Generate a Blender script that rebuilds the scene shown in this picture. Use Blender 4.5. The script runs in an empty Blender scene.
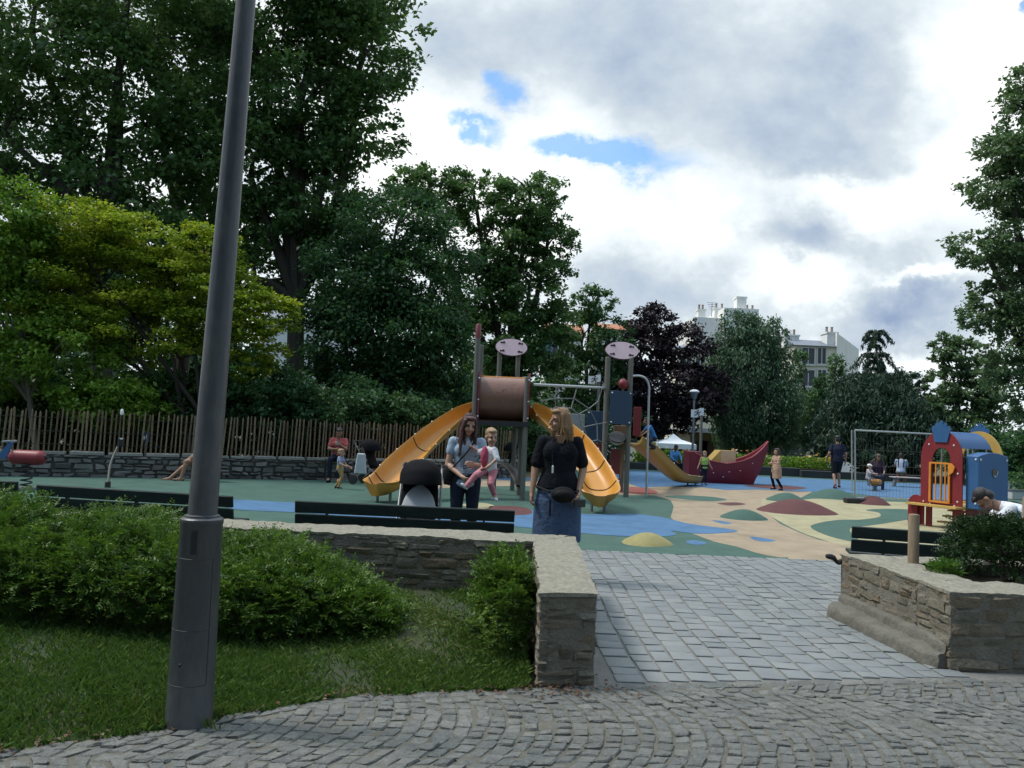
import bpy, bmesh, math, random
import numpy as np
from mathutils import Vector, Matrix

random.seed(7)
RNG = np.random.default_rng(11)
SC = bpy.context.scene
COL = SC.collection
rad = math.radians

# ------------------------------------------------------------------ camera
F_PX, W_PX, H_PX = 800.0, 1024, 768
CAM_Z = 1.5
PITCH = math.atan(44.0 / F_PX)
ROLL = math.atan(0.045)
FW = Vector((0, math.cos(PITCH), math.sin(PITCH)))
_R0 = Vector((1, 0, 0))
_U0 = _R0.cross(FW)
RT = _R0 * math.cos(ROLL) + _U0 * math.sin(ROLL)
UP = _U0 * math.cos(ROLL) - _R0 * math.sin(ROLL)
EYE = Vector((0, 0, CAM_Z))


def ray(px, py):
    return FW + RT * ((px - 512) / F_PX) - UP * ((py - 384) / F_PX)


def P(px, py, Y):
    """surveyed point: seen at (px, py), at distance Y"""
    d = ray(px, py)
    return EYE + d * (Y / d.y)


def G(px, py, z=0.0):
    d = ray(px, py)
    return EYE + d * ((z - CAM_Z) / d.z)


def S(Y):
    return F_PX / Y


cam_d = bpy.data.cameras.new('camera')
cam_d.sensor_width = 36.0
cam_d.lens = F_PX / W_PX * 36.0
cam_d.clip_start = 0.05
cam_d.clip_end = 3000
cam = bpy.data.objects.new('camera', cam_d)
COL.objects.link(cam)
cam.matrix_world = Matrix(((RT.x, UP.x, -FW.x, EYE.x), (RT.y, UP.y, -FW.y, EYE.y), (RT.z, UP.z, -FW.z, EYE.z), (0, 0, 0, 1)))
SC.camera = cam

# ------------------------------------------------------------------ materials


def lin(r, g, b):
    f = lambda c: (c / 255) / 12.92 if c / 255 <= 0.04045 else ((c / 255 + 0.055) / 1.055) ** 2.4
    return (f(r), f(g), f(b))


class NT:
    def __init__(s, tree):
        s.t = tree
        s.n = tree.nodes
        s.l = tree.links

    def new(s, typ, **kw):
        n = s.n.new(typ)
        for k, v in kw.items():
            if k.startswith('i_'):
                key = k[2:]
                key = int(key) if key.isdigit() else key.replace('_', ' ')
                s.put(n.inputs[key], v)
            else:
                setattr(n, k, v)
        return n

    def put(s, sock, v):
        if isinstance(v, bpy.types.NodeSocket):
            s.l.new(v, sock)
        elif isinstance(v, (tuple, list)) and len(v) == 3 and sock.type == 'RGBA':
            sock.default_value = (*v, 1)
        else:
            sock.default_value = v

    def math(s, op, a, b=None, c=None, clamp=False):
        n = s.n.new('ShaderNodeMath')
        n.operation = op
        n.use_clamp = clamp
        s.put(n.inputs[0], a)
        if b is not None:
            s.put(n.inputs[1], b)
        if c is not None:
            s.put(n.inputs[2], c)
        return n.outputs[0]

    def mix(s, fac, a, b, mode='MIX'):
        n = s.n.new('ShaderNodeMix')
        n.data_type = 'RGBA'
        n.blend_type = mode
        s.put(n.inputs[0], fac)
        s.put(n.inputs[6], a)
        s.put(n.inputs[7], b)
        return n.outputs[2]

    def ramp(s, fac, stops, interp='LINEAR'):
        n = s.n.new('ShaderNodeValToRGB')
        n.color_ramp.interpolation = interp
        e = n.color_ramp.elements
        while len(e) < len(stops):
            e.new(0.5)
        for i, (p, c) in enumerate(stops):
            e[i].position = p
            e[i].color = (*c, 1) if len(c) == 3 else c
        s.put(n.inputs[0], fac)
        return n.outputs[0]

    def noise(s, vec, scale, detail=4, rough=0.55, out='Fac', dist=0.0):
        n = s.n.new('ShaderNodeTexNoise')
        s.put(n.inputs['Vector'], vec)
        n.inputs['Scale'].default_value = scale
        n.inputs['Detail'].default_value = detail
        n.inputs['Roughness'].default_value = rough
        n.inputs['Distortion'].default_value = dist
        return n.outputs[out]


def mul(c, k):
    return tuple(min(1.0, x * k) for x in c)


_MATS = {}


def M(name, col, rough=0.6, var=0.18, vscale=5.0, bump=0.0, bscale=60.0, metal=0.0, spec=0.5, dirt=0.0, dirtcol=(0.05, 0.045, 0.04), attr=None,
      coat=0.0, stretch=None, dscale=1.7):
    """plain procedural surface: two scales of tone variation, optional dirt blotches and bump, optional per-face tone (attr: three colours)"""
    if name in _MATS:
        return _MATS[name]
    m = bpy.data.materials.new(name)
    m.use_nodes = True
    t = NT(m.node_tree)
    b = t.n['Principled BSDF']
    tc = t.new('ShaderNodeTexCoord').outputs['Object']
    vec = tc
    if stretch:
        mp = t.new('ShaderNodeMapping')
        t.put(mp.inputs['Vector'], tc)
        mp.inputs['Scale'].default_value = stretch
        vec = mp.outputs[0]
    n1 = t.noise(vec, vscale, 5, 0.6)
    n2 = t.noise(vec, vscale * 7.3, 3, 0.6)
    f = t.math('ADD', t.math('MULTIPLY', n1, 0.65), t.math('MULTIPLY', n2, 0.35))
    if attr:
        at = t.new('ShaderNodeAttribute', attribute_name='rnd')
        base = t.ramp(at.outputs['Fac'], [(i / (len(attr) - 1), c) for i, c in enumerate(attr)])
    else:
        base = None
    r = t.ramp(f, [(0.3, (1 - var,) * 3), (0.7, (1 + var,) * 3)])
    c = t.mix(1.0, base if base is not None else (*col, 1), r, 'MULTIPLY')
    if dirt:
        d = t.noise(vec, dscale, 6, 0.65)
        dm = t.ramp(d, [(0.5, (0, 0, 0)), (0.72, (dirt,) * 3)])
        c = t.mix(dm, c, (*dirtcol, 1))
    t.put(b.inputs['Base Color'], c)
    rr = t.ramp(f, [(0.3, (max(0, rough - 0.08),) * 3), (0.7, (min(1, rough + 0.08),) * 3)])
    t.put(b.inputs['Roughness'], rr)
    b.inputs['Metallic'].default_value = metal
    b.inputs['Specular IOR Level'].default_value = spec
    b.inputs['Coat Weight'].default_value = coat
    if bump:
        h = t.noise(vec, bscale, 4, 0.6)
        bn = t.new('ShaderNodeBump')
        bn.inputs['Strength'].default_value = bump
        bn.inputs['Distance'].default_value = 0.02
        t.put(bn.inputs['Height'], h)
        t.put(b.inputs['Normal'], bn.outputs[0])
    _MATS[name] = m
    return m


def LEAF(name, stops, trans=0.3, rough=0.5, spec=0.25):
    """leaf material: per-leaf tone from the attribute rnd, light through the blade"""
    m = bpy.data.materials.new(name)
    m.use_nodes = True
    t = NT(m.node_tree)
    b = t.n['Principled BSDF']
    out = t.n['Material Output']
    at = t.new('ShaderNodeAttribute', attribute_name='rnd')
    c = t.ramp(at.outputs['Fac'], [(i / (len(stops) - 1), s) for i, s in enumerate(stops)])
    t.put(b.inputs['Base Color'], c)
    b.inputs['Roughness'].default_value = rough
    b.inputs['Specular IOR Level'].default_value = spec
    tr = t.new('ShaderNodeBsdfTranslucent')
    t.put(tr.inputs['Color'], t.mix(1.0, c, (1.10, 1.20, 0.75, 1), 'MULTIPLY'))
    mx = t.new('ShaderNodeMixShader')
    mx.inputs[0].default_value = trans
    t.l.new(b.outputs[0], mx.inputs[1])
    t.l.new(tr.outputs[0], mx.inputs[2])
    t.l.new(mx.outputs[0], out.inputs['Surface'])
    return m


# ------------------------------------------------------------------ mesh building


def frame_z(d, ref=None):
    """rotation whose z axis is d"""
    d = Vector(d).normalized()
    ref = Vector(ref) if ref else (Vector((0, 0, 1)) if abs(d.z) < 0.95 else Vector((0, 1, 0)))
    x = ref.cross(d).normalized()
    y = d.cross(x)
    return Matrix((x, y, d)).transposed()


class MB:
    def __init__(s):
        s.v, s.f, s.a = [], [], []

    def add(s, vs, fs, a=0.5):
        o = len(s.v)
        s.v += [tuple(v) for v in vs]
        s.f += [tuple(i + o for i in f) for f in fs]
        s.a += [a] * len(fs)
        return s

    def box(s, c, size, R=None, a=0.5, taper=1.0):
        c = Vector(c)
        hx, hy, hz = (q / 2 for q in size)
        vs = [Vector((x * hx * (taper if z > 0 else 1), y * hy * (taper if z > 0 else 1), z * hz)) for z in (-1, 1) for y in (-1, 1) for x in (-1, 1)]
        if R is not None:
            vs = [R @ v for v in vs]
        return s.add([v + c for v in vs], [(0, 2, 3, 1), (4, 5, 7, 6), (0, 1, 5, 4), (2, 6, 7, 3), (0, 4, 6, 2), (1, 3, 7, 5)], a)

    def beam(s, p, q, w, h, ref=(0, 0, 1), a=0.5):
        p, q = Vector(p), Vector(q)
        R = frame_z(q - p, ref if abs((q - p).normalized().dot(Vector(ref))) < 0.97 else (1, 0, 0))
        return s.box((p + q) / 2, (w, h, (q - p).length), R, a)

    def tube(s, pts, r, n=8, cap=True, a=0.5, flat=1.0):
        pts = [Vector(p) for p in pts]
        k = len(pts)
        rs = [r] * k if isinstance(r, (int, float)) else list(r)
        vs, fs = [], []
        up = None
        for i, p in enumerate(pts):
            t = (pts[min(i + 1, k - 1)] - pts[max(i - 1, 0)]).normalized()
            if up is None:
                up = Vector((0, 0, 1)) if abs(t.z) < 0.9 else Vector((0, 1, 0))
            x = up.cross(t)
            if x.length < 1e-4:
                x = Vector((1, 0, 0)).cross(t)
            x.normalize()
            y = t.cross(x)
            up = y
            for j in range(n):
                an = 2 * math.pi * j / n
                vs.append(p + (x * math.cos(an) + y * math.sin(an) * flat) * rs[i])
        for i in range(k - 1):
            for j in range(n):
                fs.append((i * n + j, i * n + (j + 1) % n, (i + 1) * n + (j + 1) % n, (i + 1) * n + j))
        if cap:
            fs.append(tuple(range(n))[::-1])
            fs.append(tuple((k - 1) * n + j for j in range(n)))
        return s.add(vs, fs, a)

    def lathe(s, prof, c=(0, 0, 0), n=24, R=None, a=0.5, sx=1.0, sy=1.0):
        c = Vector(c)
        vs, fs = [], []
        for (r, z) in prof:
            for j in range(n):
                an = 2 * math.pi * j / n
                v = Vector((r * math.cos(an) * sx, r * math.sin(an) * sy, z))
                vs.append(c + (R @ v if R is not None else v))
        k = len(prof)
        for i in range(k - 1):
            for j in range(n):
                fs.append((i * n + j, i * n + (j + 1) % n, (i + 1) * n + (j + 1) % n, (i + 1) * n + j))
        fs.append(tuple(range(n))[::-1])
        fs.append(tuple((k - 1) * n + j for j in range(n)))
        return s.add(vs, fs, a)

    def ell(s, c, r, R=None, nu=14, nv=9, a=0.5):
        c = Vector(c)
        r = (r, r, r) if isinstance(r, (int, float)) else r
        vs, fs = [Vector((0, 0, -r[2]))], []
        for i in range(1, nv):
            ph = -math.pi / 2 + math.pi * i / nv
            for j in range(nu):
                an = 2 * math.pi * j / nu
                vs.append(Vector((r[0] * math.cos(ph) * math.cos(an), r[1] * math.cos(ph) * math.sin(an), r[2] * math.sin(ph))))
        vs.append(Vector((0, 0, r[2])))
        for j in range(nu):
            fs.append((0, 1 + (j + 1) % nu, 1 + j))
            fs.append((len(vs) - 1, 1 + (nv - 2) * nu + j, 1 + (nv - 2) * nu + (j + 1) % nu))
        for i in range(nv - 2):
            for j in range(nu):
                fs.append((1 + i * nu + j, 1 + i * nu + (j + 1) % nu, 1 + (i + 1) * nu + (j + 1) % nu, 1 + (i + 1) * nu + j))
        return s.add([c + (R @ v if R is not None else v) for v in vs], fs, a)

    def cap(s, p, q, r0, r1, n=12):
        """tapered capsule"""
        p, q = Vector(p), Vector(q)
        s.ell(p, r0, nu=n, nv=8)
        s.ell(q, r1, nu=n, nv=8)
        if (q - p).length > 1e-4:
            s.tube([p, q], [r0, r1], n)
        return s

    def prism(s, poly, o, u, v, t, a=0.5):
        """flat polygon (list of 2D) in the plane o + u*x + v*y, thickened by t along u x v, centred"""
        o, u, v = Vector(o), Vector(u).normalized(), Vector(v).normalized()
        n = u.cross(v).normalized() * (t / 2)
        k = len(poly)
        pts = [o + u * x + v * y for x, y in poly]
        vs = [p + n for p in pts] + [p - n for p in pts]
        fs = [tuple(range(k)), tuple(range(2 * k - 1, k - 1, -1))]
        for i in range(k):
            j = (i + 1) % k
            fs.append((i, k + i, k + j, j))
        return s.add(vs, fs, a)

    def build(s, name, m, parent=None, smooth=35, bevel=0.0, world=False, seg=1):
        me = bpy.data.meshes.new(name)
        vs = s.v
        if world and parent is not None:
            top = parent
            while top.parent is not None:
                top = top.parent
            inv = top.matrix_basis.inverted()
            vs = [tuple(inv @ Vector(v)) for v in vs]
        me.from_pydata(vs, [], s.f)
        at = me.attributes.new('rnd', 'FLOAT', 'FACE')
        at.data.foreach_set('value', np.array(s.a, dtype=np.float32))
        if bevel:
            bm = bmesh.new()
            bm.from_mesh(me)
            bmesh.ops.recalc_face_normals(bm, faces=bm.faces)
            es = [e for e in bm.edges if len(e.link_faces) == 2 and e.calc_face_angle(0) > rad(32)]
            bmesh.ops.bevel(bm, geom=es, offset=bevel, segments=seg, profile=0.5, affect='EDGES', clamp_overlap=True)
            bm.to_mesh(me)
            bm.free()
        else:
            bm = bmesh.new()
            bm.from_mesh(me)
            bmesh.ops.recalc_face_normals(bm, faces=bm.faces)
            bm.to_mesh(me)
            bm.free()
        if smooth:
            me.polygons.foreach_set('use_smooth', [True] * len(me.polygons))
            me.set_sharp_from_angle(angle=rad(smooth))
        me.materials.append(m)
        return link(name, me, parent)

    def organic(s, name, m, parent=None, voxel=0.01, it=3, world=False, fac=0.5):
        """fuse the overlapping closed shapes into one continuous skin"""
        me = bpy.data.meshes.new(name + '_raw')
        vs = s.v
        if world and parent is not None:
            top = parent
            while top.parent is not None:
                top = top.parent
            inv = top.matrix_basis.inverted()
            vs = [tuple(inv @ Vector(v)) for v in vs]
        me.from_pydata(vs, [], s.f)
        o = bpy.data.objects.new(name + '_raw', me)
        COL.objects.link(o)
        r = o.modifiers.new('r', 'REMESH')
        r.mode = 'VOXEL'
        r.voxel_size = voxel
        if it:
            sm = o.modifiers.new('s', 'SMOOTH')
            sm.iterations = it
            sm.factor = fac
        dg = bpy.context.evaluated_depsgraph_get()
        res = bpy.data.meshes.new_from_object(o.evaluated_get(dg))
        bpy.data.objects.remove(o)
        bpy.data.meshes.remove(me)
        res.name = name
        res.polygons.foreach_set('use_smooth', [True] * len(res.polygons))
        res.materials.clear()
        res.materials.append(m)
        return link(name, res, parent)


def link(name, me, parent=None):
    o = bpy.data.objects.new(name, me)
    COL.objects.link(o)
    if parent is not None:
        o.parent = parent
    return o


def arr_mesh(name, V, m, rnd=None, F=None, smooth=False, parent=None, world=True):
    """V (N,k,3): N separate k-gons, or V (n,3) with F (m,4)"""
    if F is None:
        N, k = V.shape[:2]
        verts = V.reshape(-1, 3)
        idx = np.arange(N * k, dtype=np.int32)
    else:
        N, k = F.shape
        verts = V
        idx = F.reshape(-1).astype(np.int32)
    if world and parent is not None:
        top = parent
        while top.parent is not None:
            top = top.parent
        inv = np.array(top.matrix_basis.inverted())
        verts = verts @ inv[:3, :3].T + inv[:3, 3]
    me = bpy.data.meshes.new(name)
    me.vertices.add(len(verts))
    me.vertices.foreach_set('co', np.ascontiguousarray(verts, dtype=np.float32).reshape(-1))
    me.loops.add(N * k)
    me.loops.foreach_set('vertex_index', idx)
    me.polygons.add(N)
    me.polygons.foreach_set('loop_start', np.arange(0, N * k, k, dtype=np.int32))
    me.update(calc_edges=True)
    if rnd is not None:
        at = me.attributes.new('rnd', 'FLOAT', 'FACE')
        at.data.foreach_set('value', np.asarray(rnd, dtype=np.float32))
    if smooth:
        me.polygons.foreach_set('use_smooth', [True] * N)
        me.set_sharp_from_angle(angle=rad(28))
    me.materials.append(m)
    return link(name, me, parent)


def root(name, label, cat, loc=(0, 0, 0), rz=0.0, group=None):
    o = bpy.data.objects.new(name, None)
    COL.objects.link(o)
    o.location = loc
    o.rotation_euler = (0, 0, rz)
    o.matrix_basis = Matrix.Translation(Vector(loc)) @ Matrix.Rotation(rz, 4, 'Z')
    return tag(o, label, cat, group)


def tag(o, label=None, cat=None, group=None, kind=None):
    if label:
        o['label'] = label
    if cat:
        o['category'] = cat
    if group:
        o['group'] = group
    if kind:
        o['kind'] = kind
    return o


def kids(o):
    return [c for c in COL.objects if c.parent == o]


def copy_tree(o, parent=None):
    c = o.copy()
    COL.objects.link(c)
    if parent is not None:
        c.parent = parent
    for ch in kids(o):
        copy_tree(ch, c)
    return c


def place(o, loc, rz=0.0, label=None):
    o.location = loc
    o.rotation_euler = (0, 0, rz)
    o.matrix_basis = Matrix.Translation(Vector(loc)) @ Matrix.Rotation(rz, 4, 'Z')
    if label:
        o['label'] = label
    return o


def spline(pts, n):
    """Catmull-Rom through pts"""
    pts = [Vector(p) for p in pts]
    ext = [pts[0] * 2 - pts[1]] + pts + [pts[-1] * 2 - pts[-2]]
    out = []
    m = len(pts) - 1
    for i in range(n):
        t = i / (n - 1) * m
        k = min(int(t), m - 1)
        t -= k
        a, b, c, d = ext[k:k + 4]
        out.append(0.5 * ((2 * b) + (c - a) * t + (2 * a - 5 * b + 4 * c - d) * t * t + (3 * b - a - 3 * c + d) * t ** 3))
    return out


def closed_spline(pts, per=8):
    pts = [Vector(p) for p in pts]
    k = len(pts)
    out = []
    for i in range(k):
        a, b, c, d = (pts[(i + j - 1) % k] for j in range(4))
        for q in range(per):
            t = q / per
            out.append(0.5 * ((2 * b) + (c - a) * t + (2 * a - 5 * b + 4 * c - d) * t * t + (3 * b - a - 3 * c + d) * t ** 3))
    return out


# ------------------------------------------------------------------ foliage


def norm(a):
    return a / np.maximum(np.linalg.norm(a, axis=1, keepdims=True), 1e-9)


def leaves(cent, size, rng, up=0.5, droop=0.0, wide=0.6, out=None):
    """kite-shaped, slightly folded leaves; returns (N,4,3)"""
    N = len(cent)
    nrm = rng.normal(size=(N, 3))
    nrm[:, 2] = np.abs(nrm[:, 2]) * (0.4 + up) + up * 0.6
    nrm = norm(nrm)
    t = rng.normal(size=(N, 3))
    if out is not None:
        t = t * 0.6 + out
    t[:, 2] -= droop * 1.5
    t = t - nrm * np.sum(t * nrm, 1, keepdims=True) * (0.9 if droop < 0.5 else 0.2)
    t = norm(t)
    b = norm(np.cross(nrm, t))
    l = size[:, None]
    w = l * wide * 0.5
    fold = nrm * l * 0.10
    v = np.empty((N, 4, 3))
    v[:, 0] = cent - t * l * 0.5
    v[:, 1] = cent + b * w - t * l * 0.05 + fold
    v[:, 2] = cent + t * l * 0.5 - np.array([0, 0, 1]) * l * 0.08
    v[:, 3] = cent - b * w - t * l * 0.05 + fold
    return v


def clump_points(blobs, n, rng, k=26, spread=0.30, shell=0.55, droop=0.0, flat=0.62):
    """leaf centres: every ellipsoid (centre, radii) holds k clumps set towards its outside, each a small cloud of leaves, so that gaps stay between them"""
    vols = np.array([(r[0] * r[2]) for c, r in blobs])
    cnt = np.maximum(20, (n * vols / vols.sum())).astype(int)
    pts, hue, out = [], [], []
    for (c, r), m in zip(blobs, cnt):
        c = np.array(c)
        r = np.array(r)
        k2 = int(k * 2.2)
        d = norm(rng.normal(size=(k2, 3)))
        rr = shell + (1.02 - shell) * rng.random((k2, 1)) ** 0.7
        cc = c + d * rr * r
        ch = rng.random(k2)
        cr = 0.80 * spread * r.mean() * (0.5 + 1.0 * rng.random(k2))
        w = cr ** 1.6
        which = rng.choice(k2, size=m, p=w / w.sum())
        off = np.clip(rng.normal(size=(m, 3)) * 0.52, -1.25, 1.25)
        off[:, 2] *= flat
        p = cc[which] + off * cr[which][:, None]
        if droop:
            p[:, 2] -= droop * rng.random(m) ** 2 * r[2]
        pts.append(p)
        hue.append(np.clip(0.5 * ch[which] + 0.5 * rng.random(m), 0, 1))
        out.append(norm(p - c))
    return np.concatenate(pts), np.concatenate(hue), np.concatenate(out)


def px_blobs(lst, Y):
    """(px, py, rx, ry[, dY[, depth]]) measured on the tree's own distance -> (centre, radii)"""
    out = []
    for q in lst:
        px, py, rx, ry = q[:4]
        y = Y + (q[4] if len(q) > 4 else 0)
        k = y / F_PX
        rd = (q[5] if len(q) > 5 else 0.5 * (rx + ry) * k)
        out.append((tuple(P(px, py, y)), (rx * k, rd, ry * k)))
    return out


def make_tree(name, label, cat, base, blobs, n, size, m, bark, trunk_r, seed, group=None, k=26, spread=0.30, shell=0.55, droop=0.0, up=0.5, wide=0.6,
              split=0.35, ldroop=0.0, limbs=9, stems=1, gz=0.0, flat=0.62):
    rng = np.random.default_rng(seed)
    base = Vector((base[0], base[1], gz))
    r = root(name, label, cat, base, 0, group)
    pts, hue, out = clump_points(blobs, n, rng, k, spread, shell, droop, flat)
    sz = size * (0.6 + 0.8 * rng.random(len(pts)))
    arr_mesh('crown', leaves(pts, sz, rng, up, ldroop, wide, out), m, hue, parent=r)
    tr = MB()
    zs = [c[2] for c, _ in blobs]
    cz = sum(zs) / len(zs)
    cx = sum(c[0] for c, _ in blobs) / len(blobs)
    cy = sum(c[1] for c, _ in blobs) / len(blobs)
    order = sorted(range(len(blobs)), key=lambda i: -blobs[i][1][0])[:limbs]
    for sidx in range(stems):
        off = Vector((rng.normal() * 0.35, rng.normal() * 0.25, 0)) if stems > 1 else Vector((0, 0, 0))
        b0 = base + off
        fork = Vector((b0.x * 0.65 + cx * 0.35 + rng.normal() * 0.1, b0.y * 0.65 + cy * 0.35, base.z + (cz - base.z) * split))
        mid = (b0 + fork) / 2 + Vector((rng.normal(), rng.normal(), 0)) * trunk_r * 0.5
        r0 = trunk_r / math.sqrt(stems)
        tr.tube(spline([b0 - Vector((0, 0, 0.2)), b0 + Vector((0, 0, 0.25)), mid, fork], 9), [r0 * 1.5, r0 * 1.15, r0, r0 * 0.97, r0 * 0.94, r0 * 0.9, r0 * 0.86, r0 * 0.8, r0 * 0.72], 9)
        for q, i in enumerate(order):
            if stems > 1 and q % stems != sidx:
                continue
            c = Vector(blobs[i][0])
            rr = blobs[i][1]
            m1 = fork.lerp(c, 0.5) + Vector((rng.normal(), rng.normal(), 0.6)) * (rr[0] * 0.12)
            e = c + Vector((rng.normal() * 0.25 * rr[0], rng.normal() * 0.2 * rr[1], 0.55 * rr[2]))
            pth = spline([fork - Vector((0, 0, 0.1)), m1, c, e], 9)
            tr.tube(pth, [r0 * (0.62 - 0.066 * j) for j in range(9)], 6)
            for w in range(4):
                a = pth[3 + w]
                dv = Vector(rng.normal(size=3)).normalized()
                dv.z = abs(dv.z) * 0.6 + 0.15
                e2 = a + Vector((dv.x * rr[0], dv.y * rr[1], dv.z * rr[2])) * 0.75
                tr.tube(spline([a, a.lerp(e2, 0.5) + Vector((0, 0, 0.06 * rr[2])), e2], 5), [r0 * x for x in (0.24, 0.19, 0.14, 0.09, 0.04)], 5)
    tr.build('trunk', bark, r, world=True)
    return r


# ------------------------------------------------------------------ stones


def stone_batch(corners, frame, rng, dome=0.006, rim=0.012, skirt=0.05, jit=0.003, rimw=0.085):
    """corners (N,4,2) quads in a plane given by frame(xy, h)->xyz (vectorised). Each stone is a 4x4 grid with a sunken rim and a slightly domed face"""
    N = len(corners)
    us = np.array([0.0, rimw, 1 - rimw, 1.0])
    U, Vv = np.meshgrid(us, us, indexing='ij')
    U = U.reshape(-1)
    Vv = Vv.reshape(-1)
    c00, c10, c11, c01 = (corners[:, i] for i in range(4))
    w = [(1 - U) * (1 - Vv), U * (1 - Vv), U * Vv, (1 - U) * Vv]
    xy = sum(c[:, None, :] * ww[None, :, None] for c, ww in zip((c00, c10, c11, c01), w))
    inner = ((U > 0.01) & (U < 0.99) & (Vv > 0.01) & (Vv < 0.99)).astype(float)
    cornerm = ((np.abs(U - 0.5) > 0.4) & (np.abs(Vv - 0.5) > 0.4)).astype(float)
    cen = xy.mean(1, keepdims=True)
    xy = cen + (xy - cen) * (1 - 0.10 * cornerm[None, :, None] * (1 - inner[None, :, None]))
    xy = xy + rng.normal(size=xy.shape) * jit
    h = dome * inner[None, :] - rim * (1 - inner[None, :]) + rng.normal(size=(N, 16)) * jit * 0.7 + rng.normal(size=(N, 1)) * jit
    tilt = rng.normal(size=(N, 2)) * jit * 1.2
    h = h + tilt[:, :1] * (U - 0.5) + tilt[:, 1:] * (Vv - 0.5)
    V = frame(xy.reshape(-1, 2), h.reshape(-1)).reshape(N, 16, 3)
    rim_idx = [0, 1, 2, 3, 7, 11, 15, 14, 13, 12, 8, 4]
    low = frame(xy[:, rim_idx].reshape(-1, 2), np.full(N * 12, -skirt)).reshape(N, 12, 3)
    V = np.concatenate([V, low], 1)
    f = []
    for i in range(3):
        for j in range(3):
            f.append((i * 4 + j, (i + 1) * 4 + j, (i + 1) * 4 + j + 1, i * 4 + j + 1))
    for i in range(12):
        j = (i + 1) % 12
        f.append((rim_idx[i], rim_idx[j], 16 + j, 16 + i))
    f = np.array(f)
    F = (f[None] + (np.arange(N) * 28)[:, None, None]).reshape(-1, 4)
    rnd = np.repeat(np.clip(rng.random(N), 0, 1), len(f))
    return V.reshape(-1, 3), F, rnd


def courses(L, H, hmin, hmax, lmin, lmax, rng, gap=0.012, x0=0.0, z0=0.0):
    """irregular courses of stones over a rectangle: (N,4,2)"""
    out = []
    z = 0.0
    while z < H - 0.02:
        h = rng.uniform(hmin, hmax)
        if z + h > H - hmin * 0.6:
            h = H - z
        x = 0.0
        while x < L - 0.01:
            l = rng.uniform(lmin, lmax) * (0.7 + 0.6 * rng.random())
            if x + l > L - lmin * 0.6:
                l = L - x
            j = lambda: rng.normal() * gap * 0.45
            def q(a, b):
                return (x0 + a + j(), z0 + b + j())
            g = gap / 2
            if h > hmin * 1.5 and rng.random() < 0.25 and l > lmin:
                hm = h * rng.uniform(0.4, 0.6)
                out.append([q(x + g, z + g), q(x + l - g, z + g), q(x + l - g, z + hm - g), q(x + g, z + hm - g)])
                out.append([q(x + g, z + hm + g), q(x + l - g, z + hm + g), q(x + l - g, z + h - g), q(x + g, z + h - g)])
            else:
                out.append([q(x + g, z + g), q(x + l - g, z + g), q(x + l - g, z + h - g), q(x + g, z + h - g)])
            x += l
        z += h
    return np.array(out)


def plane_frame(o, u, v, n):
    o, u, v, n = (np.array(q, dtype=float) for q in (o, u, v, n))
    return lambda xy, h: o + xy[:, :1] * u + xy[:, 1:2] * v + h[:, None] * n


def join_batches(bs):
    V, F, R, o = [], [], [], 0
    for v, f, r in bs:
        V.append(v)
        F.append(f + o)
        R.append(r)
        o += len(v)
    return np.concatenate(V), np.concatenate(F), np.concatenate(R)
# ================================================================== light and sky
SUN_EL, SUN_AZ = rad(56), rad(-84)        # azimuth from +Y towards +X
sun_d = bpy.data.lights.new('sun', 'SUN')
sun_d.energy = 2.8
sun_d.angle = rad(11)
sun_d.color = (1.0, 0.95, 0.87)
sun = bpy.data.objects.new('sun', sun_d)
COL.objects.link(sun)
sdir = Vector((math.sin(SUN_AZ) * math.cos(SUN_EL), math.cos(SUN_AZ) * math.cos(SUN_EL), math.sin(SUN_EL)))
sun.rotation_euler = (-sdir).to_track_quat('-Z', 'Y').to_euler()

world = bpy.data.worlds.new('World')
SC.world = world
world.use_nodes = True
wt = NT(world.node_tree)
bg = wt.n['Background']
wout = wt.n['World Output']
sky = wt.new('ShaderNodeTexSky')
sky.sky_type = 'NISHITA'
sky.sun_disc = False
sky.sun_elevation = SUN_EL
sky.sun_rotation = SUN_AZ
sky.air_density = 1.0
sky.dust_density = 0.6
sky.ozone_density = 3.0
direc = wt.new('ShaderNodeTexCoord').outputs['Generated']
sep = wt.new('ShaderNodeSeparateXYZ')
wt.put(sep.inputs[0], direc)
dx, dy, dz = sep.outputs
ysafe = wt.math('MAXIMUM', dy, 0.22)
u0 = wt.math('DIVIDE', dx, ysafe)
v0 = wt.math('DIVIDE', dz, ysafe)
cmb = wt.new('ShaderNodeCombineXYZ')
wt.put(cmb.inputs[0], u0)
wt.put(cmb.inputs[1], wt.math('MULTIPLY', v0, 1.25))
uv = cmb.outputs[0]
wc = wt.noise(uv, 4.2, 7, 0.62, 'Color')
ws = wt.new('ShaderNodeSeparateColor')
wt.put(ws.inputs[0], wc)
wc2 = wt.noise(uv, 13.0, 6, 0.6, 'Color')
ws2 = wt.new('ShaderNodeSeparateColor')
wt.put(ws2.inputs[0], wc2)


def warp(a, n1, n2, k1=0.20, k2=0.07):
    return wt.math('ADD', wt.math('ADD', a, wt.math('MULTIPLY_ADD', n1, k1, -0.5 * k1)), wt.math('MULTIPLY_ADD', n2, k2, -0.5 * k2))


uw = warp(u0, ws.outputs[0], ws2.outputs[0])
vw = warp(v0, ws.outputs[1], ws2.outputs[1], 0.16)


def gauss(px, py, rx, ry):
    d = ray(px, py)
    a = wt.math('MULTIPLY_ADD', uw, F_PX / rx, -(d.x / d.y) * F_PX / rx)
    b = wt.math('MULTIPLY_ADD', vw, F_PX / ry, -(d.z / d.y) * F_PX / ry)
    q = wt.math('ADD', wt.math('MULTIPLY', a, a), wt.math('MULTIPLY', b, b))
    return wt.math('POWER', 2.718, wt.math('MULTIPLY', q, -1.0))


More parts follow.
